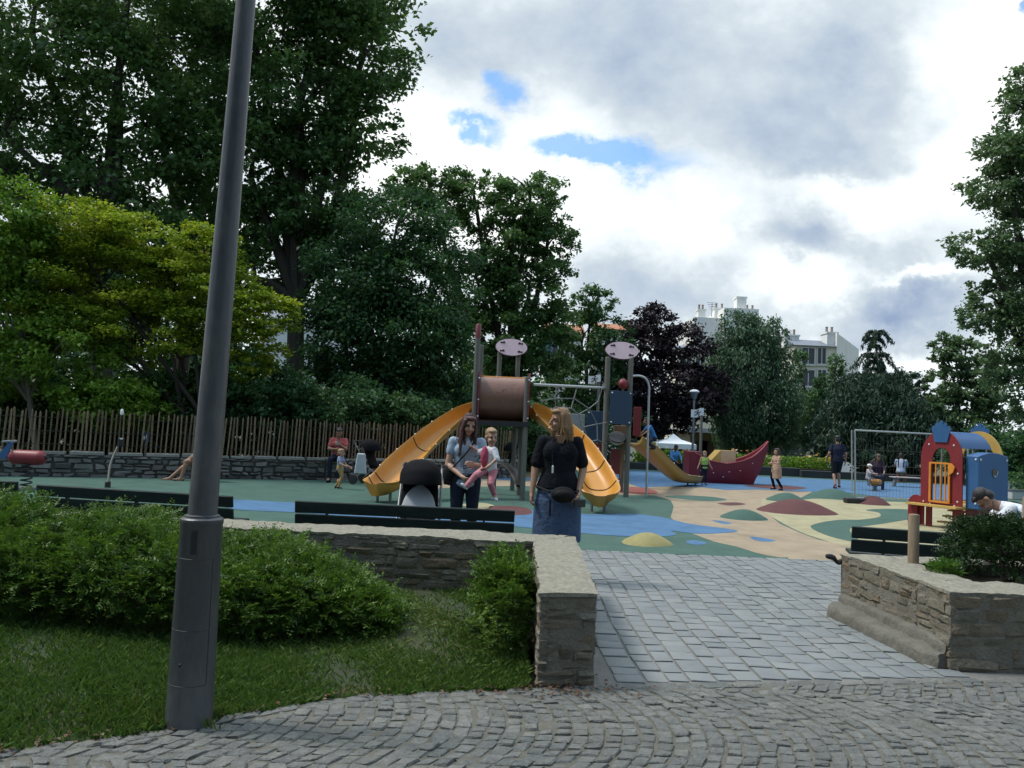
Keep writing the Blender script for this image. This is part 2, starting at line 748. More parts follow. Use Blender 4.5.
# cloud masses by direction: (px, py, rx, ry, amount); bright rims positive, grey undersides negative
CLOUDS = [(710, 60, 170, 70, -0.24), (800, 130, 100, 55, -0.24), (560, 20, 120, 60, -0.14), (470, 30, 60, 60, -0.10), (450, 60, 50, 40, -0.08),
          (420, 170, 90, 60, 0.34), (520, 240, 100, 50, 0.38), (560, 150, 70, 40, 0.22), (690, 235, 55, 32, 0.28), (640, 205, 60, 25, 0.20),
          (605, 275, 42, 44, -0.30), (805, 238, 62, 25, -0.40), (870, 185, 100, 18, 0.40), (912, 212, 50, 24, 0.26), (985, 70, 85, 90, 0.42), (945, 125, 36, 20, -0.18), (960, 150, 60, 30, 0.12),
          (680, 310, 90, 26, -0.16), (795, 291, 46, 25, 0.46), (895, 306, 72, 28, -0.48), (925, 272, 48, 6, 0.42), (900, 362, 90, 12, 0.22), (860, 340, 60, 12, -0.12), (690, 352, 110, 20, 0.10),
          (330, 60, 140, 120, 0.05), (150, 100, 200, 150, 0.1)]
val = 0.56
for (px, py, rx, ry, am) in CLOUDS:
    val = wt.math('MULTIPLY_ADD', gauss(px, py, rx, ry), am, val)
fb = wt.noise(uv, 5.5, 9, 0.58)
fb2 = wt.noise(uv, 2.1, 5, 0.5)
val = wt.math('ADD', val, wt.math('MULTIPLY_ADD', fb, 0.95, -0.475))
val = wt.math('ADD', val, wt.math('MULTIPLY_ADD', fb2, 0.25, -0.125))
val = wt.math('MULTIPLY_ADD', val, 1.22, -0.05)
cloud = wt.ramp(val, [(0.0, (0.29, 0.38, 0.55)), (0.26, (0.45, 0.54, 0.66)), (0.52, (0.63, 0.71, 0.77)), (0.76, (0.88, 0.95, 0.99)), (1.0, (1.10, 1.13, 1.12))])
blue = None
for (px, py, rx, ry) in [(500, 96, 26, 20), (470, 131, 34, 9), (620, 150, 62, 17), (575, 155, 40, 10), (1022, 6, 10, 14)]:
    g = gauss(px, py, rx * 1.08, ry * 1.05)
    blue = g if blue is None else wt.math('ADD', blue, g)
bmask = wt.ramp(wt.math('ADD', blue, wt.math('MULTIPLY_ADD', fb, 0.8, -0.4)), [(0.26, (0, 0, 0)), (0.9, (0.82, 0.82, 0.82))])
skyc = wt.new('ShaderNodeVectorMath', operation='SCALE')
wt.put(skyc.inputs[0], sky.outputs[0])
skyc.inputs['Scale'].default_value = 0.15
col = wt.mix(bmask, cloud, wt.mix(1.0, skyc.outputs[0], (0.95, 1.34, 1.50), 'MULTIPLY'))
# unseen sky behind the viewer, made dim and bluish to darken camera-facing surfaces
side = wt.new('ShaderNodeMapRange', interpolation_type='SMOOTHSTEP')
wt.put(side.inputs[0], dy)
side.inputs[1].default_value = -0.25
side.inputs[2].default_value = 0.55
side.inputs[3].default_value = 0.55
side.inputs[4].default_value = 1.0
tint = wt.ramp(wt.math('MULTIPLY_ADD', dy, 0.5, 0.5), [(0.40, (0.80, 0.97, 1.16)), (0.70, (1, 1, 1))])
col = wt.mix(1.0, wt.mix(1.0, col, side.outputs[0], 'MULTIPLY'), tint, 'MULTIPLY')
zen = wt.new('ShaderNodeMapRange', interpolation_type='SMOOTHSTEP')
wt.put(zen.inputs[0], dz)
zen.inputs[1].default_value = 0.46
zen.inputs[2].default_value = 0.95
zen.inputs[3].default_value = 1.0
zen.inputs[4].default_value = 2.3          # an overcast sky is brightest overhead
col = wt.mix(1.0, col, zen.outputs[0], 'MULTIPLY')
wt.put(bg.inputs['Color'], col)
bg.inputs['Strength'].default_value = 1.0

SC.view_settings.view_transform = 'Standard'
SC.view_settings.look = 'None'
SC.view_settings.exposure = 0.12
SC.view_settings.gamma = 1.0
SC.view_settings.use_curve_mapping = False
SC.render.engine = 'CYCLES'
cy = SC.cycles
cy.use_denoising = True
try:
    cy.denoiser = 'OPENIMAGEDENOISE'
except Exception:
    pass
cy.max_bounces = 6
cy.diffuse_bounces = 3
cy.glossy_bounces = 2
cy.transmission_bounces = 3
cy.transparent_max_bounces = 4
cy.use_adaptive_sampling = True
cy.adaptive_threshold = 0.02
cy.caustics_reflective = False
cy.caustics_refractive = False
cy.sample_clamp_indirect = 4

# ================================================================== ground
soil = M('park_soil', (0.06, 0.065, 0.03), 0.95, 0.35, 0.6, 0.4, 12, dirt=0.6, dirtcol=(0.03, 0.06, 0.015), dscale=0.25)
ys = [-300, 0, 20, 34.5, 37, 40, 44, 48, 80, 300, 1800]
zs = [-0.06, -0.06, -0.06, -0.06, -0.25, -0.8, -1.5, -1.8, -1.8, -1.8, -1.8]
xs = [-1500, -100, -30, -10, 0, 10, 30, 100, 1500]
gm = MB()
gm.add([(x, y, z) for y, z in zip(ys, zs) for x in xs], [(j * 9 + i, j * 9 + i + 1, (j + 1) * 9 + i + 1, (j + 1) * 9 + i) for j in range(10) for i in range(8)])
g = gm.build('ground', soil, smooth=60)
tag(g, kind='structure')

# ---- edge of the cobbled road against lawn and paving
EDGE = [(-9, 1.0), (-4.0, 2.75), (-2.24, 3.52), (-1.63, 3.86), (-0.9, 4.44), (-0.3, 4.62), (0.17, 4.74), (0.55, 4.86), (1.6, 5.05), (3.0, 5.33), (6, 5.62), (12, 5.8)]


def edge_y(x):
    return np.interp(x, [e[0] for e in EDGE], [e[1] for e in EDGE])


rng = np.random.default_rng(5)
granite = M('granite_setts', (0.2, 0.2, 0.2), 0.75, 0.42, 22.0, 0.8, 70, spec=0.4, attr=[(0.118, 0.124, 0.118), (0.135, 0.140, 0.131), (0.148, 0.152, 0.140), (0.170, 0.172, 0.158)],
            dirt=0.55, dirtcol=(0.10, 0.098, 0.08), dscale=1.4)
joint_sand = M('joint_sand', (0.118, 0.112, 0.09), 0.95, 0.4, 6, 0.5, 90, dirt=0.5, dirtcol=(0.05, 0.055, 0.03), dscale=3)
# segmental fans: rows run along Y, bowed towards +X, the bow repeating every 1.25 m
st = []
PER, ROW, LEN = 1.3, 0.084, 0.088


def bow(y):
    q = ((y + 0.35) / PER) % 1.0 - 0.5
    return 0.22 * (1 - (2 * q) ** 2)


for k in range(-57, 122):
    y = 1.2 + rng.uniform(0, 0.1)
    while y < 5.8:
        l = LEN * rng.uniform(0.82, 1.2)
        w = ROW * rng.uniform(0.93, 1.0)
        x = k * ROW
        g2 = 0.006
        sk = rng.normal() * 0.006
        xa, xb = x + bow(y), x + bow(y + l)
        c = [(xa + g2 + sk, y + g2), (xa + w - g2 * .4, y + g2 - sk), (xb + w - g2 * .4 + sk, y + l - g2), (xb + g2, y + l - g2 + sk)]
        mx, my = x + bow(y + l / 2) + w / 2, y + l / 2
        if my < edge_y(mx) - 0.09 and -4.6 < mx < 7.2:
            st.append(c)
        y += l
# the row of longer kerb setts that closes the road
xx = -4.4
while xx < 7.2:
    l = rng.uniform(0.13, 0.21)
    ya, yb = edge_y(xx), edge_y(xx + l)
    st.append([(xx + .006, ya - .085), (xx + l - .006, yb - .085), (xx + l - .006, yb + .012), (xx + .006, ya + .012)])
    xx += l
st = np.array(st)
fr = plane_frame((0, 0, -0.004), (1, 0, 0), (0, 1, 0), (0, 0, 1))
V, F, R = stone_batch(st, fr, rng, 0.002, 0.004, 0.03, 0.0026, 0.10)
road = arr_mesh('cobbled_road', V, granite, R, F, smooth=True)
tag(road, kind='structure')
js = MB()
pts = [(-9, -3), (14, -3)] + [(x, y) for x, y in EDGE[::-1]]
js.add([(x, y, -0.0100) for x, y in pts], [tuple(range(len(pts)))])
o = js.build('road_bedding', joint_sand, road)

# ---- paving of sawn stone setts between the two walls and up to the play floor
paver = M('paving_stone', (0.3, 0.32, 0.33), 0.7, 0.16, 4.0, 0.25, 70, spec=0.4, attr=[(0.155, 0.172, 0.178), (0.170, 0.186, 0.190), (0.180, 0.195, 0.197), (0.198, 0.209, 0.207)],
          dirt=0.4, dirtcol=(0.19, 0.19, 0.18), dscale=0.9)
st = []
x = -0.2
while x < 9.5:
    w = rng.uniform(0.125, 0.20)
    y = float(edge_y(x + w / 2)) + 0.018
    while y < 10.3:
        l = rng.uniform(0.13, 0.27)
        ye = min(y + l, 10.22 + 0.012 * x)
        cy_ = (y + ye) / 2
        if (x > 0.54) and ye - y > 0.06 and not (x > 3.0 and cy_ < 7.25):
            g2 = 0.0019
            wv = lambda yy: 0.014 * math.sin(yy * 1.7 + 0.4) + 0.005 * math.sin(yy * 6.1 + x * 3)
            k1, k2 = rng.normal(size=2) * 0.004
            st.append([(x + g2 + wv(y), y + g2 + k1), (x + w - g2 + wv(y), y + g2 + k2), (x + w - g2 + wv(ye), ye - g2 - k1), (x + g2 + wv(ye), ye - g2 - k2)])
        y += l
    x += w
V, F, R = stone_batch(np.array(st), plane_frame((0, 0, 0.002), (1, 0, 0), (0, 1, 0), (0, 0, 1)), rng, 0.001, 0.0025, 0.03, 0.0015)
pave = arr_mesh('paving', V, paver, R, F, smooth=True)
tag(pave, kind='structure')
js = MB()
js.add([(x, y, -0.0065) for x, y in [(0.5, 4.8), (3.0, 5.3), (9.4, 5.5), (9.4, 10.3), (0.5, 10.23)]], [(0, 1, 2, 3, 4)])
js.build('paving_bedding', M('paving_joint', (0.165, 0.163, 0.15), 0.95, 0.4, 5, 0.4, 60, dirt=0.5, dirtcol=(0.10, 0.075, 0.055), dscale=2.5), pave)

# ---- the coloured rubber play floor


def rubber(name, c):
    c = mul(c, 0.78)
    return M(name, c, 0.85, 0.22, 2.6, 0.35, 260, spec=0.2, dirt=0.5, dirtcol=mul(c, 0.58), dscale=1.5)


RB = dict(green=rubber('rubber_green', (0.078, 0.150, 0.122)), tan=rubber('rubber_tan', (0.40, 0.32, 0.225)), yellow=rubber('rubber_yellow', (0.44, 0.40, 0.25)),
          blue=rubber('rubber_blue', (0.098, 0.205, 0.355)), red=rubber('rubber_red', (0.32, 0.115, 0.10)), maroon=rubber('rubber_maroon', (0.15, 0.066, 0.066)))
fl = MB()
pts = [(0.56, 7.7), (-2, 7.72), (-14, 7.9), (-13.5, 15.6), (-10.9, 17.0), (-4.55, 20.0), (-2, 22.0), (0.5, 24.5), (2.0, 28.0), (2.6, 34.0), (14, 34.0), (24, 33.0), (24, 10.4), (0.56, 10.22)]
fl.add([(x, y, 0) for x, y in pts], [tuple(range(len(pts)))])
floor = fl.build('play_floor', RB['green'], smooth=0)
tag(floor, kind='structure')


def crop4(lst):
    return [(580 + u / 3.2, 480 + v / 3.2) for u, v in lst]


def patch(name, px, z, m, per=6):
    z *= 0.4
    pp = [G(x, y) for x, y in px]
    sp = closed_spline([Vector((p.x, p.y, z)) for p in pp], per)
    b = MB()
    b.add(sp, [tuple(range(len(sp)))])
    b.build(name, m, floor, smooth=0)


def flat(name, pts, z, m):
    z *= 0.4
    b = MB()
    b.add([(x, y, z) for x, y in pts], [tuple(range(len(pts)))])
    b.build(name, m, floor, smooth=0)


T = lambda l: [(G(x, y).x, G(x, y).y) for x, y in l]
# tan field: densely followed outline, its near side butts on the paving
tan = crop4([(-380, -2), (-150, 0), (130, 10), (300, 5), (520, 12), (700, 20), (760, 30), (700, 60), (640, 85), (600, 108), (640, 140), (700, 167), (760, 190), (870, 216)]) + [(868, 555), (845, 557)]
tan_lo = [(780, 557.5)] + crop4([(600, 242), (560, 232), (500, 213), (430, 198), (350, 168), (330, 155), (290, 120), (300, 85), (290, 65), (240, 50), (150, 48), (20, 40), (-60, 18), (-380, 16)])
flat('tan_field', T(tan + tan_lo), 0.004, RB['tan'])
flat('tan_field', [(3.6, 10.262), (9.0, 10.33), (9.0, 12.2), (4.4, 12.2)], 0.0035, RB['tan'])
patch('yellow_field', crop4([(590, 60), (680, 66), (760, 60), (860, 66), (1000, 70), (1200, 80), (1400, 100), (1400, 190), (1180, 215), (1000, 235), (880, 218), (770, 190), (690, 160), (620, 122), (585, 95)]), 0.008, RB['yellow'])
patch('green_wave', crop4([(738, 152), (765, 138), (830, 128), (900, 127), (958, 118), (955, 105), (915, 97), (960, 93), (1040, 94), (1090, 100), (1080, 120), (1010, 134), (930, 146), (872, 153), (866, 168), (900, 200), (860, 196), (790, 178)]), 0.012, RB['green'])
patch('blue_wave', [(228, 500), (300, 503), (400, 507), (470, 509), (516, 509), (580, 514), (630, 514), (660, 517), (690, 524), (728, 529), (736, 532), (700, 534), (672, 531), (676, 535), (650, 537), (600, 535), (540, 529), (480, 524), (400, 520), (300, 513), (232, 509)], 0.012, RB['blue'])
patch('blue_sliver', crop4([(545, 182), (580, 185), (626, 194), (600, 198), (560, 193)]), 0.008, RB['blue'])
patch('blue_sliver', crop4([(422, 130), (450, 131), (486, 139), (460, 141)]), 0.008, RB['blue'])
patch('blue_sliver', crop4([(340, 196), (370, 193), (406, 202), (380, 208), (350, 205)]), 0.008, RB['blue'])
patch('green_sliver', crop4([(270, 52), (340, 50), (420, 54), (470, 63), (420, 68), (330, 62)]), 0.008, RB['green'])
patch('red_sliver', crop4([(440, 75), (500, 72), (530, 78), (480, 82)]), 0.008, RB['maroon'])
patch('red_patch', crop4([(100, 28), (160, 22), (220, 28), (250, 42), (200, 46), (120, 40)]), 0.008, RB['red'])
patch('red_patch', [(366, 482), (385, 479), (410, 481), (415, 487), (392, 489)], 0.008, RB['red'])
patch('tan_patch', [(405, 478.5), (440, 476), (500, 477), (548, 479), (552, 487), (520, 486), (470, 487), (420, 488)], 0.0075, RB['tan'])
patch('red_patch', [(478, 509), (500, 506), (526, 508), (531, 514), (505, 515)], 0.018, RB['maroon'])
patch('yellow_patch', [(462, 505), (480, 503), (494, 506), (480, 510)], 0.018, RB['yellow'])
flat('far_blue', T([(640, 487.5), (655, 489), (700, 487), (725, 490), (760, 489.5), (800, 491.5), (850, 493), (880, 497), (925, 499), (960, 502), (985, 504)]) + [(21, 32), (3.2, 32.5)], 0.016, RB['blue'])
patch('red_stripe', [(745, 485.5), (775, 485), (806, 488), (790, 490), (760, 488)], 0.022, RB['maroon'])
patch('blue_sliver', [(490, 478.5), (520, 477.5), (545, 480), (520, 481)], 0.012, RB['blue'])
patch('tan_sliver', [(644, 488), (668, 486.8), (690, 487.5), (668, 489.5)], 0.020, RB['tan'])

# ---- moulded rubber hillocks


def hillock(px0, px1, base, top, m, label, depth=1.0):
    a, b = G(px0, base), G(px1, base)
    c = (a + b) / 2
    w = (b - a).length / 2 * 0.80
    hgt = (base - top) * c.y / F_PX * 0.88
    me = []
    n, k = 32, 9
    rr = np.random.default_rng(int(px0))
    ph = rr.random(3) * 6.28
    bm_ = MB()
    vs, fs = [], []
    skew = rr.uniform(-0.12, 0.12)
    for i in range(k + 1):
        q = i / k
        for j in range(n):
            an = 2 * math.pi * j / n
            wob = 1 + 0.05 * math.sin(2 * an + ph[0]) + 0.04 * math.sin(3 * an + ph[1])
            z = hgt * (1 - q * q) ** 1.35
            vs.append((w * q * wob * math.cos(an) + skew * w * (1 - q), w * depth * q * wob * math.sin(an), z - 0.02 * (i == k)))
    for i in range(k):
        for j in range(n):
            fs.append((i * n + j, (i + 1) * n + j, (i + 1) * n + (j + 1) % n, i * n + (j + 1) % n))
    bm_.add(vs, fs)
    o = bm_.build('rubber_mound', m, smooth=80)
    o.location = (c.x, c.y + 0.22 * w, 0.012)
    tag(o, label, 'play mound', 'moulded rubber mounds on the play floor')


hillock(617, 677, 544, 533, rubber('rubber_mustard', (0.37, 0.33, 0.15)), 'low yellow rubber mound on green floor near the paving')
hillock(718, 770, 518.5, 509.5, RB['green'], 'green rubber mound on the tan floor, left of the large maroon mound')
hillock(759, 836, 512.5, 499, RB['maroon'], 'largest maroon rubber mound, between tan and yellow floor')
hillock(767, 806, 501, 492.5, RB['green'], 'green rubber mound just behind the largest maroon mound')
hillock(812, 856, 498, 488.5, RB['green'], 'wide low green rubber mound behind the wire fence post')
hillock(859, 890, 504.5, 495.5, RB['maroon'], 'small maroon rubber mound behind the wire fence panel')

# ---- lawn between road and wall
lawn_soil = M('lawn_soil', (0.028, 0.04, 0.014), 0.95, 0.4, 3, 0.5, 50, dirt=0.75, dirtcol=(0.075, 0.052, 0.022), dscale=0.9)
lx = np.linspace(-9, 0.16, 60)
b = MB()
vs, fs = [], []
for i, x in enumerate(lx):
    ya = edge_y(x) + 0.012
    yb = 7.33
    for j in range(14):
        t = j / 13
        z = -0.012 + 0.05 * min(1, t * 6) + 0.03 * math.sin(x * 2.1 + t * 5) * min(1, t * 3) * min(1, (1 - t) * 4) + 0.05 * t
        vs.append((x, ya + (yb - ya) * t, z))
for i in range(59):
    for j in range(13):
        fs.append((i * 14 + j, (i + 1) * 14 + j, (i + 1) * 14 + j + 1, i * 14 + j + 1))
b.add(vs, fs)
lawn = b.build('lawn', lawn_soil, smooth=80)
tag(lawn, kind='structure')


def lawn_z(x, y):
    ya = edge_y(x) + 0.012
    t = np.clip((y - ya) / (7.33 - ya), 0, 1)
    return -0.012 + 0.05 * np.minimum(1, t * 6) + 0.03 * np.sin(x * 2.1 + t * 5) * np.minimum(1, t * 3) * np.minimum(1, (1 - t) * 4) + 0.05 * t


N = 120000
x = rng.uniform(-5.2, 0.17, N)
ya = edge_y(x)
y = ya - 0.01 + (7.3 - ya) * rng.random(N) ** 1.25
patchy = np.sin(x * 3.1 + 1.0) * np.cos(y * 2.7) + 0.7 * np.sin(x * 7.3 + y * 5.1) + rng.normal(size=N) * 0.6
dry = np.exp(-(((x + 0.65) / 0.6) ** 2 + ((y - 5.9) / 0.9) ** 2))
keep = (patchy + dry * -1.9 > -1.15)
x, y, dry = x[keep], y[keep], dry[keep]
n = len(x)
hgt = (0.024 + 0.034 * rng.random(n)) * (1 - 0.45 * dry)
an = rng.random(n) * 6.283
ln = rng.normal(size=(n, 2)) * 0.018
wd = 0.0028 + 0.002 * rng.random(n)
z = lawn_z(x, y) - 0.004
Vg = np.zeros((n, 4, 3))
bx, by = np.cos(an) * wd, np.sin(an) * wd
Vg[:, 0] = np.stack([x - bx, y - by, z], 1)
Vg[:, 1] = np.stack([x + bx, y + by, z], 1)
Vg[:, 2] = np.stack([x + ln[:, 0] * .45 + bx * .7, y + ln[:, 1] * .45 + by * .7, z + hgt * .6], 1)
Vg[:, 3] = np.stack([x + ln[:, 0] * 1.4, y + ln[:, 1] * 1.4, z + hgt], 1)
grass_m = LEAF('grass_blade', [(0.048, 0.105, 0.02), (0.075, 0.14, 0.028), (0.12, 0.165, 0.038), (0.18, 0.155, 0.06)], 0.25)
hue = np.clip(0.55 * rng.random(n) + 0.55 * dry * rng.random(n) + 0.18 * (rng.random(n) < 0.06), 0, 1)
o = arr_mesh('grass', Vg, grass_m, hue)
tag(o, kind='stuff')

# fallen leaves and twigs in the gutter along the lawn edge and at the foot of the wall end
N = 300
x = rng.uniform(-2.6, 0.7, N)
y = edge_y(x) + rng.normal(size=N) * 0.05 + 0.0
cl = rng.random(N) < 0.35
x[cl] = rng.normal(0.35, 0.22, cl.sum())
y[cl] = 4.72 + rng.normal(size=cl.sum()) * 0.06
pz = np.full(N, 0.012)
Vl = leaves(np.stack([x, y, pz], 1), 0.018 + 0.03 * rng.random(N), rng, 3.0, 0, 0.6)
o = arr_mesh('fallen_leaves', Vl, LEAF('dry_leaf', [(0.05, 0.03, 0.02), (0.09, 0.05, 0.03), (0.13, 0.085, 0.055), (0.13, 0.05, 0.035)], 0.1), rng.random(N))
tag(o, kind='stuff')
# ================================================================== foreground: walls, lamp post, planting, benches
rng = np.random.default_rng(21)
STONE = M('rubble_stone', (0.3, 0.27, 0.22), 0.85, 0.32, 7.0, 0.9, 28, spec=0.3,
          attr=[(0.125, 0.113, 0.082), (0.155, 0.14, 0.105), (0.17, 0.155, 0.122), (0.158, 0.12, 0.078), (0.20, 0.188, 0.152)], dirt=0.5, dirtcol=(0.10, 0.09, 0.07), dscale=2.2)
COPE = M('coping_stone', (0.265, 0.248, 0.198), 0.88, 0.45, 26.0, 0.9, 60, spec=0.3, dirt=0.55, dirtcol=(0.15, 0.138, 0.105), dscale=7)
MORTAR = M('wall_mortar', (0.165, 0.152, 0.122), 0.95, 0.3, 10, 0.7, 60)


def quad_wall(root_o, corners, z0, z1, faces, hr=(0.05, 0.10), lr=(0.10, 0.28), cope=0.024, over=0.006, cl=(0.35, 0.6), cope_axis=0):
    """corners: four (x, y), counter-clockwise seen from above; faces: which sides get stonework"""
    bat = []
    co = [np.array(c) for c in corners]
    for i in faces:
        a, b_ = co[i], co[(i + 1) % 4]
        L = np.linalg.norm(b_ - a)
        u = (b_ - a) / L
        n = np.array([u[1], -u[0]])
        cs = courses(L, z1 - z0 - cope, hr[0], hr[1], lr[0], lr[1], rng, 0.010)
        bat.append(stone_batch(cs, plane_frame((*a, z0), (*u, 0), (0, 0, 1), (*n, 0)), rng, 0.005, 0.003, 0.05, 0.0055, 0.16))
    V, F, R = join_batches(bat)
    arr_mesh('masonry', V, STONE, R, F, smooth=True, parent=root_o)
    mb = MB()
    c = sum(co) / 4
    ins = []
    for i in range(4):
        u1 = (co[i] - co[i - 1]) / np.linalg.norm(co[i] - co[i - 1])
        u2 = (co[(i + 1) % 4] - co[i]) / np.linalg.norm(co[(i + 1) % 4] - co[i])
        ins.append(co[i] + 0.003 * (u2 - u1))
    vs = [(*q, z0 - 0.05) for q in ins] + [(*q, z1 - cope - 0.002) for q in ins]
    mb.add(vs, [(0, 1, 5, 4), (1, 2, 6, 5), (2, 3, 7, 6), (3, 0, 4, 7), (4, 5, 6, 7)])
    mb.build('mortar', MORTAR, root_o, smooth=0, world=True)
    # coping: one long course with a ragged edge and an uneven top
    a, b_, c_, d = co
    if cope_axis:
        a, b_, c_, d = b_, c_, d, a
    L = np.linalg.norm(b_ - a)
    n_ = max(8, int(L / 0.055))
    m_ = 7
    sm_ = lambda k: np.convolve(rng.normal(size=n_ + 9), np.ones(k) / k ** .5, 'same')[4:4 + n_ + 1]
    e1, e2 = over + 0.006 * sm_(3) + 0.003 * rng.normal(size=n_ + 1), over + 0.006 * sm_(3) + 0.003 * rng.normal(size=n_ + 1)
    seam_ = set()
    k_ = 0
    while k_ < n_:
        k_ += int(rng.uniform(*cl) / 0.055)
        seam_.add(k_)
    vs, fs = [], []
    ring_ = 2 * m_ + 2
    hgt_ = rng.normal(size=(n_ + 1, m_)) * 0.0035
    lev = 0.0
    for i in range(n_ + 1):
        t = i / n_
        if i in seam_:
            lev = rng.normal() * 0.004
        pa, pd = a + (b_ - a) * t, d + (c_ - d) * t
        w = (pd - pa) / np.linalg.norm(pd - pa)
        ex = (b_ - a) / L * (-over if i == 0 else over if i == n_ else 0)
        p0, p1 = pa - w * e1[i] + ex, pd + w * e2[i] + ex
        for j in range(m_):
            f = j / (m_ - 1)
            edge_ = 0.007 if j in (0, m_ - 1) else 0.0
            q_ = p0 + (p1 - p0) * f
            vs.append((q_[0], q_[1], z1 + hgt_[i, j] + lev - edge_ - (0.006 if i in seam_ else 0) - (0.005 if i in (0, n_) else 0)))
        for q_, f in ((p1, 1), (p0, 0)):
            vs.append((q_[0] - w[0] * (0.006 if f else -0.006), q_[1] - w[1] * (0.006 if f else -0.006), z1 - cope - 0.004))
    ring_ = m_ + 2
    for i in range(n_):
        for j in range(ring_):
            fs.append((i * ring_ + j, i * ring_ + (j + 1) % ring_, (i + 1) * ring_ + (j + 1) % ring_, (i + 1) * ring_ + j))
    fs.append(tuple(range(ring_))[::-1])
    fs.append(tuple(n_ * ring_ + j for j in range(ring_)))
    mb = MB()
    mb.add(vs, fs)
    mb.build('coping', COPE, root_o, smooth=40, world=True)


WZ = 0.545
ca, cb2, cc, cj = [(q.x, q.y) for q in (G(541, 592, WZ), G(597, 592, WZ), G(575, 535, WZ), G(534, 540.6, WZ))]
wy = cc[1]
w = root('stone_wall', 'low rubble stone wall, L-shaped, bounding the lawn behind the lamp post', 'wall', (0.3, 6.0, 0))
quad_wall(w, [ca, cb2, cc, cj], 0.0, WZ, [0, 1, 3], cope_axis=1, cl=(0.5, 0.9))
quad_wall(w, [(-9.5, cj[1] + 0.12), (cj[0] - .003, cj[1]), (cc[0] - 0.02, wy + 0.02), (-9.5, wy + 0.12)], 0.0, WZ - .003, [0, 2], cl=(0.5, 1.0))

PZ = 0.53
pa, pb = G(951, 591, PZ), G(841, 552, PZ)
X0, Y0, X1, Y1 = pa.x, pa.y, pb.x, pb.y
pl = root('planter_wall', 'raised stone planter with a rough plinth, right of the paving', 'planter', (X0 + .4, (Y0 + Y1) / 2, 0))
quad_wall(pl, [(X0, Y0), (8.5, Y0 + 0.15), (8.5, Y0 + 0.62), (X0 + .01, Y0 + 0.47)], 0.0, PZ, [0, 3], cl=(0.45, 0.8))
quad_wall(pl, [(X0 + .012, Y0 + .474), (X0 + .43, Y0 + .488), (X1 + .42, Y1), (X1, Y1)], 0.0, PZ - .003, [1, 3], cope_axis=1, cl=(0.4, 0.7))
quad_wall(pl, [(X1 + .423, Y1 - .34), (8.5, Y1 - .34), (8.5, Y1 + .04), (X1 + .423, Y1 + .002)], 0.0, PZ - .006, [2], cl=(0.45, 0.8))
pm = MB()
prof = [(-.02, .235), (.020, .230), (.034, .205), (.036, .16), (.040, .138), (.09, .134), (.125, .118), (.140, .085), (.145, .0), (.145, -.04), (-.02, -.04)]
NS = 46
qn = np.random.default_rng(4)
vs, fs = [], []
lump = np.convolve(qn.normal(size=NS + 8), np.ones(4) / 4, 'same')
for i in range(NS):
    t = i / (NS - 1)
    x, y = X0 + (X1 - X0) * t, Y0 + 0.03 + (Y1 - Y0 - 0.06) * t
    end = min(1.0, 0.55 + 6 * min(t, 1 - t))
    for d, z in prof:
        kx = (0.85 + 0.45 * t) * end
        vs.append((x - d * kx - 0.004 * lump[i] * (d > 0) + qn.normal() * 0.003, y + qn.normal() * 0.004, z * 0.80 * (0.80 + .2 * end) + (0.006 * lump[i + 4] + qn.normal() * 0.002) * (0 < z)))
kk = len(prof)
for i in range(NS - 1):
    for j in range(kk):
        fs.append((i * kk + j, i * kk + (j + 1) % kk, (i + 1) * kk + (j + 1) % kk, (i + 1) * kk + j))
fs.append(tuple(range(kk))[::-1])
fs.append(tuple((NS - 1) * kk + j for j in range(kk)))
pm.add(vs, fs)
pm.build('plinth', M('plinth_stone', (0.125, 0.12, 0.10), 0.9, 0.4, 9, 0.7, 30, dirt=0.5, dirtcol=(0.09, 0.085, 0.065)), pl, world=True, smooth=60)
sm = MB()
sm.add([(X0 + .40, Y0 + .45, 0.43), (8.5, Y0 + .6, 0.44), (8.5, Y1 - .3, 0.44), (X1 + .40, Y1 - .02, 0.43)], [(0, 1, 2, 3)])
sm.build('planter_soil', M('planter_soil', (0.045, 0.032, 0.022), 0.95, 0.4, 8, 0.8, 40), pl, world=True)

hook = MB()
hp = spline([P(850, 566, Y1 + .0), P(842, 561, Y1 + .0), P(838, 563, Y1 + .0), P(833, 557.5, Y1 + .0), P(826, 556, Y1 + .0)], 12)
hook.tube(hp, [0.016, 0.016, 0.02, 0.024, 0.024, 0.02, 0.016, 0.018, 0.024, 0.026, 0.024, 0.016], 8)
o = hook.build('metal_hook', M('black_iron', (0.02, 0.02, 0.022), 0.55, 0.3, 20, 0.3, 80, metal=0.3))
tag(o, 'bent black iron hook sticking out of the far end of the stone planter', 'hook')

# ------------------------------------------------------------------ lamp post
POSTM = M('post_paint', (0.072, 0.078, 0.085), 0.42, 0.28, 7, 0.10, 60, metal=0.25, spec=0.5, dirt=0.6, dirtcol=(0.15, 0.145, 0.135), dscale=5.5, stretch=(1, 1, 0.35))
SEAM = M('dark_seam', (0.012, 0.013, 0.016), 0.6)
LX, LY = G(180, 730).x, G(187, 730).y + 0.1
lp = root('lamp_post', 'dark grey metal lamp post with thick lower sleeve, rising from the road edge', 'lamp post', (LX, LY, 0))
b = MB()
b.lathe([(0.117, -0.03), (0.115, 0.0), (0.110, 0.03), (0.099, 0.96), (0.102, 0.965), (0.102, 0.985), (0.096, 0.992), (0.08, 0.995)], n=40)
base = b.build('base_sleeve', POSTM, lp, smooth=40)
b = MB()
lean = 0.012
b.tube([(0, 0, 0.98), (lean * 1.5, 0, 1.9), (lean * 3.2, 0, 3.0), (lean * 5.6, 0, 4.6)], [0.070, 0.063, 0.053, 0.040], 28)
b.build('pole', POSTM, lp, smooth=60)
b = MB()
b.lathe([(0.075, 0.985), (0.083, 0.99), (0.083, 1.002), (0.071, 1.008)], n=36)
